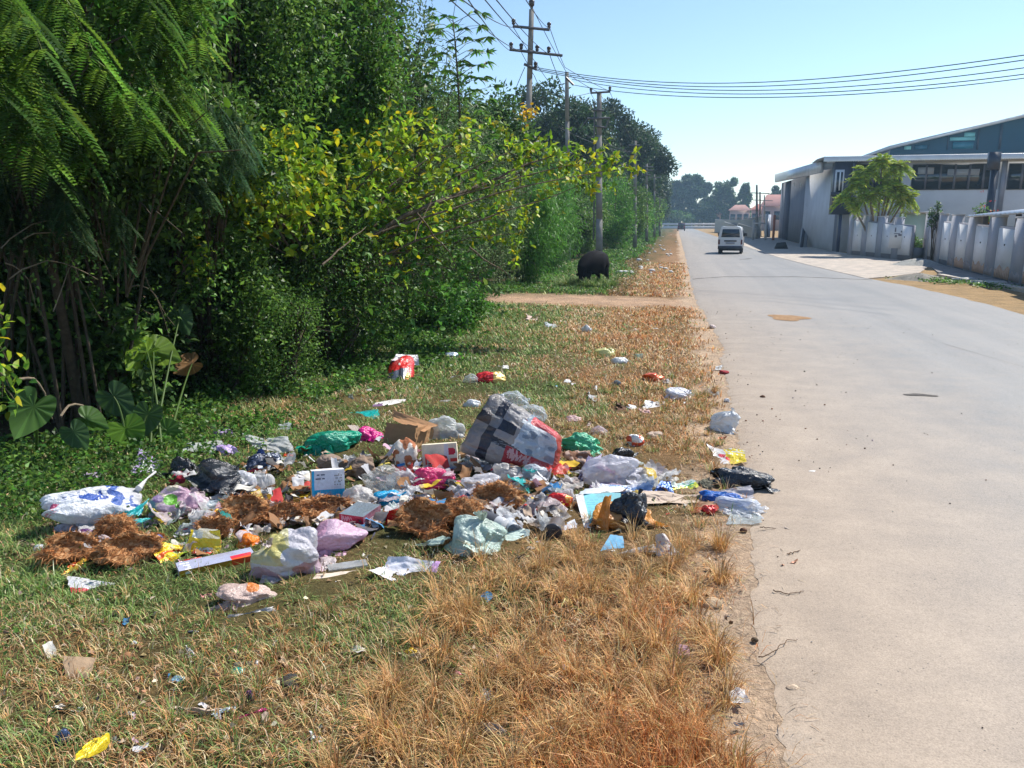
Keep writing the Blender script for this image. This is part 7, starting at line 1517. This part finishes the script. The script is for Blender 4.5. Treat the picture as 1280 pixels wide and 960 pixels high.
SC_ = [ # px, py, w, h, colour, material, name, label
 (564, 450, 18, 10, (.5, .58, .7), 'foil', 'foil_scrap', 'silver and red foil scrap right of the tall red snack bag'), (501, 434, 16, 7, (.6, .65, .68), 'clear', 'film_scrap', 'pale scrap in the weeds behind the tall red snack bag'), (463, 492, 20, 6, (.72, .72, .70), 'plastic', 'film_scrap', 'thin white scrap left of the tall red snack bag'),
 (433, 513, 18, 22, (.55, .6, .62), 'clear', 'film_scrap', 'clear film scrap above the turquoise pouch'), (556, 507, 16, 7, (.7, .7, .7), 'clear', 'film_scrap', 'white film bits between the box and the tall red bag'), (572, 478, 22, 9, (.6, .64, .66), 'clear', 'film_scrap', 'clear scrap on the grass left of the small clear bag'),
 (667, 403, 18, 9, (.48, .36, .32), 'card', 'paper_scrap', 'pinkish brown paper scrap near the earth path'), (688, 411, 16, 8, (.76, .8, .84), 'plastic', 'film_scrap', 'white blue-tinged scrap near the earth path'), (733, 417, 13, 11, (.74, .76, .78), 'plastic', 'film_scrap', 'white crumpled scrap in the middle of the dry turf'),
 (754, 448, 30, 14, (.74, .72, .30), 'plastic', 'yellow_bag', 'pale yellow plastic bag on the dry turf'), (774, 457, 22, 11, (.74, .76, .76), 'plastic', 'white_bag', 'white scrap right below the pale yellow bag'), (797, 450, 14, 9, (.5, .66, .56), 'clear', 'film_scrap', 'greenish clear scrap right of the pale yellow bag'),
 (711, 483, 16, 8, (.76, .76, .76), 'paper', 'paper_scrap', 'white paper scrap behind the shopping sack'), (741, 503, 12, 22, (.74, .76, .78), 'plastic', 'film_scrap', 'upright forked white film strip in the dry grass'), (770, 486, 13, 11, (.12, .15, .17), 'stone', 'dark_scrap', 'dark grey scrap in the dry turf'), (694, 487, 7, 5, (.02, .28, .42), 'hard', 'bottle_cap', 'tiny teal bottle cap behind the shopping sack'),
 (817, 478, 28, 13, (.78, .12, .03), 'foil', 'wrapper', 'orange-red packet on the dry turf'), (834, 482, 12, 8, (.66, .66, .66), 'clear', 'film_scrap', 'clear bit right of the orange-red packet'), (776, 519, 20, 14, (.10, .05, .03), 'card', 'brown_cup', 'crushed dark brown cup left of the white scraps'),
 (818, 515, 26, 10, (.76, .76, .76), 'paper', 'paper_scrap', 'torn white paper scraps strewn across the dry grass'), (806, 521, 16, 8, (.76, .5, .48), 'paper', 'paper_scrap', 'white scrap with a red corner by the torn white paper'), (797, 512, 24, 5, (.7, .7, .7), 'paper', 'paper_scrap', 'thin white paper string left of the torn white paper'),
 (717, 531, 20, 12, (.66, .42, .40), 'plastic', 'film_scrap', 'pinkish film scrap behind the mint green bag'), (737, 536, 16, 10, (.66, .5, .46), 'plastic', 'film_scrap', 'faint pink scrap right of the other pinkish one'), (748, 548, 24, 16, (.6, .5, .58), 'clear', 'film_scrap', 'violet clear film right behind the mint green bag'),
 (903, 550, 10, 6, (.75, .22, .12), 'foil', 'foil_scrap', 'small orange-red scrap below the white knotted bag'), (905, 468, 12, 5, (.35, .04, .05), 'card', 'dark_scrap', 'dark red scrap at the edge of the asphalt'), (898, 462, 10, 3, (.7, .7, .68), 'paper', 'paper_scrap', 'white sliver at the edge of the asphalt'),
 (890, 411, 9, 5, (.72, .6, .56), 'paper', 'paper_scrap', 'pale pink scrap far up the road edge'), (788, 415, 22, 5, (.55, .46, .38), 'card', 'cardboard_scrap', 'beige card sliver on the dry turf near the path'), (820, 414, 8, 4, (.7, .66, .6), 'paper', 'paper_scrap', 'off-white crumb near the beige card sliver'),
 (893, 495, 14, 6, (.7, .72, .72), 'clear', 'film_scrap', 'white flakes right of the greyish white bag'), (908, 503, 7, 5, (.7, .72, .76), 'plastic', 'film_scrap', 'blue-white flake on the road edge above the knotted bag'), (859, 508, 9, 5, (.72, .72, .7), 'paper', 'paper_scrap', 'white flake below the greyish white bag'),
 (1014, 594, 12, 6, (.7, .68, .64), 'paper', 'paper_scrap', 'small white crumpled scrap alone on the asphalt'), (985, 709, 20, 8, (.72, .34, .2), 'foil', 'foil_scrap', 'orange and white scrap on the dusty asphalt'), (988, 664, 14, 5, (.62, .5, .4), 'card', 'cardboard_scrap', 'tan scrap on the asphalt right of the heap'),
 (929, 667, 9, 7, (.16, .08, .05), 'stone', 'brown_stone', 'reddish brown stone at the road edge below the film'), (992, 868, 18, 9, (.55, .42, .3), 'stone', 'pale_stone', 'pale stone on the near road edge'), (943, 805, 9, 8, (.12, .09, .06), 'stone', 'brown_stone', 'dark stone at the near edge of the dry grass'),
 (885, 765, 34, 20, (.46, .34, .22), 'stone', 'pale_stone', 'flat tan stone half hidden by the dry tufts'), (953, 500, 7, 6, (.15, .08, .05), 'stone', 'brown_stone', 'small brown clod on the asphalt right of the turf'),
 # left foreground
 (50, 694, 14, 13, (.72, .76, .78), 'plastic', 'film_scrap', 'small white crumpled ball left of the husks'), (6, 726, 16, 12, (.66, .52, .14), 'card', 'paper_scrap', 'yellowish scrap at the very left edge'), (30, 688, 34, 12, (.45, .32, .22), 'card', 'dead_leaf', 'large dead leaf at the left edge'), (8, 600, 26, 7, (.66, .66, .68), 'plastic', 'film_scrap', 'white film at the left edge below the hedge'),
 (258, 754, 16, 9, (.62, .26, .26), 'card', 'dead_leaf', 'round pinkish leaf left of the dusty pink bag'), (341, 787, 10, 8, (.78, .08, .03), 'foil', 'foil_scrap', 'tiny bright red scrap below the dusty pink bag'), (371, 803, 26, 10, (.5, .52, .54), 'clear', 'film_scrap', 'grey film bit right of the tiny red scrap'),
 (421, 778, 12, 12, (.6, .56, .54), 'plastic', 'film_scrap', 'pale bit in the straw below the film'), (514, 822, 16, 11, (.82, .52, .02), 'foil', 'foil_scrap', 'small yellow scrap in the straw grass'), (240, 832, 14, 18, (.62, .62, .58), 'paper', 'crumpled_wrapper', 'grey-white crumpled wrapper in the left foreground'),
 (168, 814, 8, 12, (.74, .76, .78), 'plastic', 'film_scrap', 'small white upright scrap in the left foreground'), (98, 898, 0, 0, 0, 0, 0, 0),
 (222, 858, 22, 12, (.30, .52, .72), 'plastic', 'film_scrap', 'blue and clear scraps in the left foreground'), (262, 848, 30, 14, (.62, .52, .30), 'card', 'paper_scrap', 'tan card piece beside the small teal cap'), (298, 848, 18, 13, (.02, .36, .30), 'hard', 'bottle_cap', 'teal bottle cap in the left foreground'),
 (386, 862, 0, 0, 0, 0, 0, 0), (313, 880, 12, 16, (.10, .03, .10), 'foil', 'foil_scrap', 'dark violet scrap above the maroon sachet'), (355, 860, 40, 14, (.50, .38, .26), 'card', 'dead_leaf', 'big dead leaf in the middle foreground'), (362, 836, 24, 18, (.46, .33, .22), 'card', 'dead_leaf', 'curled dead leaf behind the big dead one'),
 (396, 936, 18, 20, (.74, .76, .76), 'plastic', 'film_scrap', 'twisted white film at the bottom edge'), (80, 934, 18, 22, (.05, .08, .18), 'foil', 'foil_scrap', 'dark blue foil crumple at the bottom left'), (143, 934, 12, 12, (.6, .64, .6), 'clear', 'film_scrap', 'clear bit right of the yellow packet'),
 (232, 896, 60, 16, (.56, .44, .34), 'paper', 'paper_scrap', 'shredded pinkish paper in the left foreground'), (500, 915, 14, 10, (.80, .70, .06), 'foil', 'foil_scrap', 'bright yellow scrap at the bottom edge'), (572, 850, 10, 10, (.72, .20, .3), 'foil', 'foil_scrap', 'pinkish red bit in the straw at the bottom'),
 (612, 935, 34, 26, (.42, .40, .38), 'plastic', 'film_scrap', 'grey film crumple at the bottom centre'), (634, 948, 34, 12, (.62, .45, .24), 'card', 'dead_leaf', 'tan dead leaf at the bottom centre'), (690, 856, 26, 16, (.60, .52, .46), 'paper', 'paper_scrap', 'whitish paper bit in the dry tuft'), (608, 872, 16, 8, (.32, .33, .36), 'stone', 'grey_stone', 'grey pebble in the straw at the bottom'),
 (650, 845, 0, 0, 0, 0, 0, 0), (88, 892, 36, 14, (.62, .60, .54), 'card', 'paper_scrap', 'flat pale grey card in the left foreground'), (182, 668, 0, 0, 0, 0, 0, 0), (665, 692, 14, 8, (.66, .66, .64), 'clear', 'film_scrap', 'white speck in the dry grass right of the pale green bag'),
]
for k_, (px_, py_, w_, h_, c_, m_, n_, l_) in enumerate(SC_):
    if not w_: continue
    if m_ in ('stone', 'hard'): blob(n_, l_, n_.replace('_', ' ').split()[-1] if 'stone' in n_ else ('bottle cap' if 'cap' in n_ else 'scrap'), px_, py_, w_, h_, c_, m_, 400+k_, crump=.04, K=10, lvl=3)
    elif w_ > 12 and m_ in ('card', 'paper') or 'scrap' in n_ and k_ % 2: 
        sk_ = (k_*37 % 11-5)*.02*w_; sheet(n_, l_, n_.replace('_', ' ').split()[-1], [(px_-w_*.5, py_-.1*h_+sk_), (px_+w_*.4, py_), (px_+w_*.5, py_-h_*.8-sk_, .02), (px_-w_*.4, py_-h_, .03)], c_, m_, 400+k_, .012 if w_ < 30 else .016, n=16, rag=.14, K=8)
    else: blob(n_, l_, n_.replace('_', ' ').split()[-1], px_, py_, w_, h_, c_, m_, 400+k_, crump=.2, K=18, lvl=4, deep=.7)
# foreground pieces with a shape of their own
sheet('cardboard_piece', 'brown cardboard piece standing up on the grass in the left foreground', 'cardboard', [(84, 852, .0), (112, 855, .01), (117, 822, .055), (80, 820, .06)], (.42, .29, .18), 'card', 301, .004, rag=.03, K=6, n=20)
def p_yp(u, v): C = ground_c(u, (.80, .60, .03)); marks(C, u, v, .2, .8, .3, .7, (.70, .45, .02), 3, 4, 3); return C
pillow('yellow_packet', 'bright yellow crumpled packet at the bottom left', 'packet', [(92, 952, 2.19), (130, 940, 2.24), (139, 924, 2.34), (106, 928, 2.30)], .018, None, 'foil', 302, pat=p_yp, amp=.012, n=44, rag=.06)
def sachet(label, pts, c, c2, seed): sheet('sachet', label, 'sachet', pts, None, 'foil', seed, .004, n=22, K=6, rag=.015, pat=lambda u, v: marks(np.where((np.abs(u-.5) > .4)[:, None], c2, c), u, v, .2, .8, .3, .8, c2, 2, 4, seed))
sachet('flat light blue sachet in the left foreground', [(264, 897), (292, 890), (296, 883, .01), (268, 887, .01)], (.30, .48, .68), (.62, .68, .74), 303)
sachet('long maroon sachet in the left foreground', [(287, 904), (330, 886), (336, 888), (290, 897, .01)], (.32, .01, .09), (.45, .05, .15), 304)
sachet('silver and red sachet in the left foreground', [(176, 832), (200, 826), (208, 818, .02), (182, 824, .02)], (.55, .56, .58), (.55, .10, .10), 305)
sachet('silver-blue sachet standing on edge left of the foreground leaf', [(229, 798, .0), (246, 795, .0), (248, 786, .05), (236, 790, .04)], (.5, .56, .62), (.66, .7, .74), 306)
cup('small_bottle', 'small clear bottle lying in front of the teal cap', 'bottle', 292, 842, .085, .016, .016, (.30, .32, .30), 'clear', -.25, open_=False, lidc=(.6, .62, .64))
def p_can(u, v): return ground_c(u, (.1, .1, .15))
# twigs at the road edge
def twig(label, pts, rad=.0025):
    g0 = G(*pts[0]); P = np.array([np.array(G(p[0], p[1], .0))-np.array(g0) for p in pts]); t_ = np.linspace(0, len(P)-1, 14); P = np.stack([np.interp(t_, range(len(P)), P[:, j]) for j in range(3)], 1); P[1:-1] = (P[:-2]+P[1:-1]*2+P[2:])/4; P = P+np.random.default_rng(len(label)).normal(size=P.shape)*.0035; P[:, 2] = .03; mb = MB(); mb.tube(P, np.linspace(rad, rad*.5, len(P)), 5, (.16, .10, .06)); tag(mb.build('twig', M['bark'], None, loc=g0), label, 'twig')
twig('thin dark curved twig on the near asphalt edge', [(948, 830), (962, 826), (975, 815), (984, 808), (996, 808)])
twig('short dark twig on the asphalt beside the orange scrap', [(984, 699), (993, 697), (1001, 694)], .003)
twig('dark twig lying at the end of the dry tufts', [(966, 745), (985, 750), (1004, 746)], .003)
twig('short pale twig below the white scrap on the road edge', [(950, 665), (970, 667)], .003)

# white specks of litter far up the verge, all alike
r = np.random.default_rng(90); far_src = None
for k_ in range(46):
    px_ = r.uniform(768, 850); py_ = r.uniform(292, 345); 
    if px_ > 850-(py_-290)*-.1 or px_ < 800-(py_-292)*1.0: continue
    g0 = G(px_, py_); s_ = .07+.10*r.random()
    if far_src is None:
        far_src = blob('litter_scrap', 'tiny pale litter scrap far up the verge', 'scrap', px_, py_, 8, 5, (.70, .70, .68), 'paper', 600, crump=.2, lvl=3, K=10, group='pale litter scraps far up the verge'); base_w = 8/pxm(px_, py_)
    else:
        c_ = far_src.copy(); c_.location = (g0.x, g0.y, .03); c_.scale = (s_/base_w*1.6, s_/base_w*1.6, s_/base_w); c_.rotation_euler = (0, 0, r.uniform(0, 6)); COL.objects.link(c_)

# uncountable shreds between the bags
def shreds():
    r = np.random.default_rng(70); mb = MB(); pal = [(.72, .72, .74)]*5+[(.6, .6, .64)]*4+[(.55, .42, .32)]*2+[(.30, .15, .07)]*5+[(.36, .18, .08)]*4+[(.1, .1, .12)]*3+[(.2, .13, .08)]*4+[(.74, .7, .62)]*3+[(.6, .05, .05), (.05, .25, .5), (.75, .5, .05), (.62, .4, .5)]
    spots = [(r.uniform(60, 300), r.uniform(640, 700)) for _ in range(150)]+[(r.uniform(300, 700), r.uniform(575, 670)) for _ in range(360)]+[(r.uniform(690, 860), r.uniform(560, 640)) for _ in range(110)]+[(r.uniform(240, 470), r.uniform(610, 700)) for _ in range(120)]
    spots += [(r.uniform(10, 940), r.uniform(520, 960)) for _ in range(150)]
    for (px, py) in spots:
        if px > 700+(py-560)*2.6 or px > 930: continue
        g0 = np.array(G(px, py)); dense = 300 < px < 720 and py < 680; z = .015+(.07*r.random() if dense else .02*r.random()); s = (.02+.055*r.random()**2)*(1.0 if dense else .5)
        n = 9; uu, vv = np.meshgrid(np.linspace(-1, 1, n), np.linspace(-1, 1, n)); q = np.stack([uu.ravel(), vv.ravel()*r.uniform(.3, 1), 0*uu.ravel()], 1); q += np.stack([.3*vnoise(q+r.uniform(0, 90), 1.2, 1), .3*vnoise(q+r.uniform(0, 90), 1.2, 2), .5*vnoise(q+r.uniform(0, 90), 1.1, 3)+.22*np.abs(vnoise(q+r.uniform(0, 90), 2.5, 4))], 1); a = r.uniform(0, 6); b = r.normal()*.5
        X = q*s; X = np.stack([X[:, 0]*math.cos(a)-X[:, 1]*math.sin(a), X[:, 0]*math.sin(a)+X[:, 1]*math.cos(a), X[:, 2]+X[:, 0]*b], 1)+g0+np.array([0, 0, z]); X[:, 2] = np.maximum(X[:, 2], .008)
        mb.add(X, [(i*n+j, i*n+j+1, (i+1)*n+j+1, (i+1)*n+j) for i in range(n-1) for j in range(n-1)], np.array(pal[r.integers(len(pal))])*r.uniform(.7, 1.05))
    fm = MB(); r = np.random.default_rng(71); fp = [(.72, .72, .74), (.66, .68, .72), (.74, .70, .66), (.62, .66, .70), (.70, .60, .64), (.60, .68, .66)]*3+[(.76, .30, .50), (.03, .50, .50), (.70, .05, .05), (.03, .25, .6), (.80, .55, .05), (.70, .45, .6)]
    for k in range(200):
        px, py = [(r.uniform(230, 330), r.uniform(600, 690)), (r.uniform(330, 720), r.uniform(565, 668)), (r.uniform(480, 720), r.uniform(585, 665)), (r.uniform(690, 860), r.uniform(585, 632)), (r.uniform(90, 260), r.uniform(640, 700))][r.choice(5, p=[.15, .35, .27, .13, .10])]
        g0 = np.array(G(px, py)); s = r.uniform(.03, .085); n = 13; uu, vv = np.meshgrid(np.linspace(-1, 1, n), np.linspace(-1, 1, n)); q = np.stack([uu.ravel(), vv.ravel()*r.uniform(.4, 1), 0*uu.ravel()], 1); o_ = r.uniform(0, 90, 3)
        q = q+np.stack([.45*vnoise(q+o_, 1.0, 1), .45*vnoise(q+o_, 1.0, 2), .7*vnoise(q+o_, .9, 3)+.5*np.abs(vnoise(q+o_, 2.2, 4))+.25*np.abs(vnoise(q+o_, 5, 5))], 1)
        a = r.uniform(0, 6); b = r.normal()*.4; X = q*s; X = np.stack([X[:, 0]*math.cos(a)-X[:, 1]*math.sin(a), X[:, 0]*math.sin(a)+X[:, 1]*math.cos(a), X[:, 2]+X[:, 0]*b], 1)+g0+np.array([0, 0, r.uniform(.01, .07)]); X[:, 2] = np.maximum(X[:, 2], .008)
        fm.add(X, [(i*n+j, i*n+j+1, (i+1)*n+j+1, (i+1)*n+j) for i in range(n-1) for j in range(n-1)], np.array(fp[r.integers(len(fp))])*r.uniform(.8, 1.02))
    tag(fm.build('film_shreds', M['milky'], smooth=True), 'torn bits of thin pale film matted between the bags', None, None, 'stuff')
    tag(mb.build('rubbish_shreds', M['paper']), 'small shreds and crumbs of rubbish between the bags', None, None, 'stuff')
shreds()
# ================================================================== grass
def blades(mb, x, y, z, h, az, lean, wdt, C, curl=.5):
    n = len(x); dx, dy = np.cos(az), np.sin(az); sx, sy = -dy, dx
    P0 = np.stack([x, y, z], 1); d = np.stack([dx, dy, dx*0], 1); s = np.stack([sx, sy, dx*0], 1); up = np.array([0, 0, 1.])
    L1 = lean[:, None]; hh = h[:, None]
    P1 = P0+hh*(.5*up*np.sqrt(np.maximum(0, 1-L1**2))+.5*d*L1); l2 = np.clip(L1+curl, 0, 1.25)
    P2 = P1+hh*.5*(d*np.minimum(l2, 1)+up*(np.sqrt(np.maximum(0, 1-np.minimum(l2, 1)**2))-np.maximum(0, l2-1)*1.2))
    P2[:, 2] = np.maximum(P2[:, 2], P0[:, 2]-.0)
    w_ = wdt[:, None]*.5
    V = np.stack([P0-s*w_, P0+s*w_, P1+s*w_*.8, P1-s*w_*.8, P2], 1).reshape(-1, 3); k = np.arange(n)[:, None]*5
    b = mb.n; mb.V.append(V); mb.n += len(V)
    mb.Q.append(k+np.array([[0, 1, 2, 3]])+b); mb.QC.append(C); mb.T.append(k+np.array([[3, 2, 4]])+b); mb.TC.append(C)

STRAW = [(.60, .38, .17), (.52, .29, .12), (.70, .50, .27), (.40, .21, .09), (.60, .32, .13), (.76, .60, .37)]
GGR = [(.17, .29, .06), (.13, .23, .05), (.26, .34, .09), (.36, .40, .16), (.16, .27, .08)]
def cover(x, y):
    """fraction of ground left free by the things lying on it"""
    k = np.ones(len(x))
    for (cx, cy, rx, ry, ph) in FOOT:
        dx = x-cx; dy = y-cy; c, s = math.cos(ph), math.sin(ph); u = (dx*c+dy*s)/rx; v = (-dx*s+dy*c)/ry
        k = np.where(u*u+v*v < .85, 0, k)
    return k
def in_pile(x, y):
    return np.exp(-(((x+1.35+.0*y)/1.75)**4+((y-4.55)/1.0)**4))
def grass_field(name, label, y0, y1, dens, hmul, seed, x1f=None, wm=1.0, power=1.0):
    r = np.random.default_rng(seed); A = (y1-y0)*6.0; n = int(A*dens)
    y = y0+(y1-y0)*r.random(n); x = -4.9+6.0*r.random(n)
    # visible wedge only (left picture edge)
    keep = (x > -(y*1.02+.55))*(x < road_left(y)-.03+.05*r.normal(size=n))
    keep &= r.random(n) > np.clip((x-road_left(y)+.42+.2*n2(x, y, 3, 9))*3.2, 0, .97)
    pth = np.clip(1.55-np.abs(y-16.8-.5*n2(x, y, .6, 5)-.3*n2(x, y, 2.2, 6)+.08*x)/1.0, 0, 1); keep &= r.random(n) > pth*1.15
    x, y = x[keep], y[keep]
    pile = in_pile(x, y); c = cover(x, y); keep = (c > 0)*(r.random(len(x)) > pile*.72); x, y, pile = x[keep], y[keep], pile[keep]; n = len(x)
    d = dryness(x, y); tall = np.clip(n2(x, y, 1.9, 41)*1.4+.15, 0, 1)*np.clip((x+1.9)*.9, .12, 1)*np.clip((3.9-y)*.9, .25, 1)*d
    patch_ = n2(x, y, 5, 42); keep = r.random(len(x)) < np.clip(.72+.55*patch_+.3*tall, .12, 1); x, y, d, tall, pile = x[keep], y[keep], d[keep], tall[keep], pile[keep]; n = len(x)
    dry = r.random(n) < np.clip(d*1.05+.10, 0, .97)
    h = (.022+.045*r.random(n)+tall*.10*r.random(n)**.7+.02*(1-d)*r.random(n))*hmul*(1-.45*pile)
    C = pick(GGR, n, r, .22); C[dry] = pick(STRAW, dry.sum(), r, .22)
    # warmer rusty tone in the tall dry stand
    rus = dry & (r.random(n) < tall*1.3+.15*(x > -.6)); C[rus] = C[rus]*np.array([1.05, .76, .55])
    pale = dry & (n2(x, y, 1.1, 44) > .1) & ~rus; C[pale] = C[pale]*np.array([1.05, 1.12, 1.25])
    az = 2*PI*r.random(n)+1.2*n2(x, y, 2.5, 43); lean = np.clip(.25+.75*r.random(n)-.3*tall, 0, 1)
    mb = MB(); blades(mb, x, y, np.full(n, .012), h*1.25, az, lean, (.0022+.0022*r.random(n))*wm*np.clip(np.hypot(x, y)/3.2, .9, 9), C, .45)
    o = mb.build(name, M['blade']); tag(o, label, None, None, 'stuff'); return n
def tufts(name, label, ntuft, seed, region, tall, cols, per=60):
    r = np.random.default_rng(seed); mb = MB(); xs_, ys_ = [], []
    while len(xs_) < ntuft:
        y = r.uniform(*region[1]); x = r.uniform(*region[0])
        if x > road_left(np.array([y]))[0]-.12 or x < -(y*1.0+.5): continue
        if cover(np.array([x]), np.array([y]))[0] < .5 or r.random() < in_pile(np.array([x]), np.array([y]))[0]*.9: continue
        xs_.append(x); ys_.append(y)
    for x, y in zip(xs_, ys_):
        n = int(per*(.5+r.random())); a = 2*PI*r.random(n); q = r.random(n)**.5*.035; ln = tall*(.5+.7*r.random(n))*(.7+.6*r.random())
        C = pick(cols, n, r, .2)
        blades(mb, x+q*np.cos(a), y+q*np.sin(a), np.full(n, .01), ln, a+.5*r.normal(size=n), np.clip(.15+.55*r.random(n), 0, 1), (.002+.002*r.random(n))*max(1, math.hypot(x, y)/4), C, .5)
    o = mb.build(name, M['blade']); tag(o, label, None, None, 'stuff')
grass_field('grass', 'short mixed green and dry grass around the litter', 1.75, 3.6, 11000, 1.0, 1)
grass_field('grass', 'short dry and green grass under and behind the litter', 3.6, 7.5, 5200, 1.0, 2)
grass_field('grass', 'turf before the earth path', 7.5, 16.2, 1700, 1.2, 3, wm=1.2)
grass_field('grass', 'thin turf beyond the earth path', 18.2, 34, 420, 1.5, 4, wm=1.3)
RUST = [(.60, .32, .11), (.66, .40, .16), (.48, .24, .09), (.74, .52, .26), (.42, .30, .11)]
tufts('dry_tufts', 'tall rusty dry grass tufts beside the road edge', 190, 11, ((-1.0, .42), (1.9, 4.0)), .15, RUST+STRAW[:2], 75)
tufts('dry_tufts', 'scattered dry grass tufts among the litter', 90, 12, ((-1.0, .45), (4.0, 8.0)), .10, STRAW+GGR[:2], 60)
tufts('dry_tufts', 'straw grass tufts in the left foreground', 70, 13, ((-2.4, -.6), (1.9, 3.4)), .085, STRAW+GGR, 60)
tufts('calf_weeds', 'taller weeds at the calf\'s feet', 150, 15, ((-3.2, -1.6), (20.2, 21.3)), .27, GGR, 40)
tufts('green_tufts', 'fresh green grass tufts in the turf', 110, 14, ((-3.4, .1), (2.0, 12)), .07, GGR, 45)

# dry leaf litter, twigs and grit on the verge and at the road edge
def scatter_litter():
    r = np.random.default_rng(21); n = 2600; y = 1.9+9*r.random(n)**1.5; x = -4+4.3*r.random(n); k = (x > -(y+.4)); x, y = x[k], y[k]; n = len(x); mb = MB()
    leaves(mb, np.stack([x, y, .02+.03*r.random(n)], 1), r.normal(size=(n, 3))*np.array([1, 1, .25]), .028, .018, pick([(.33, .19, .09), (.45, .32, .18), (.22, .12, .06), (.5, .4, .28)], n, r), 3, droop=.3)
    n = 1500; y = 1.8+8*r.random(n)**1.3; e = road_left(y); x = e-.14+.13*r.normal(size=n); C = pick([(.28, .18, .10), (.40, .30, .2), (.12, .08, .05)], n, r)
    blades(mb, x, y, np.full(n, .026), .015+.045*r.random(n), 2*PI*r.random(n), np.full(n, .995), .0015+.002*r.random(n), C, .1)
    tag(mb.build('leaf_litter', M['card']), 'dead leaves, straw bits and twigs strewn on the verge', None, None, 'stuff')
    n = 5200; mb = MB(); y = 1.8+14*r.random(n)**1.6; x = road_left(y)+(.0+6*r.random(n)**3.4)-.12; kk_ = (n2(x, y, 1.4, 66) > -.05+.5*r.random(n)) | (r.random(n) < .12); x, y = x[kk_], y[kk_]; n = len(x); s = (.0011+.0050*r.random(n)**7)*np.clip(y/4, .8, 1.8)
    P = np.stack([x, y, .026+s*.3], 1)[:, None, :]; oct_ = np.array([(1, 0, 0), (0, 1, 0), (-1, 0, 0), (0, -1, 0), (0, 0, .7), (0, 0, -.7)])
    V = P+oct_[None]*s[:, None, None]*(.7+.6*r.random((n, 6, 1))); F = np.array([(0, 1, 4), (1, 2, 4), (2, 3, 4), (3, 0, 4), (1, 0, 5), (2, 1, 5), (3, 2, 5), (0, 3, 5)])
    C = pick([(.10, .07, .05), (.06, .05, .045), (.3, .24, .18), (.45, .42, .38), (.2, .1, .06)], n, r)
    mb.add(V.reshape(-1, 3), (np.arange(n)[:, None, None]*6+F[None]).reshape(-1, 3), np.repeat(C, 8, 0)); tag(mb.build('grit', M['stone']), 'grit and tiny stones on the asphalt', None, None, 'stuff')
scatter_litter()
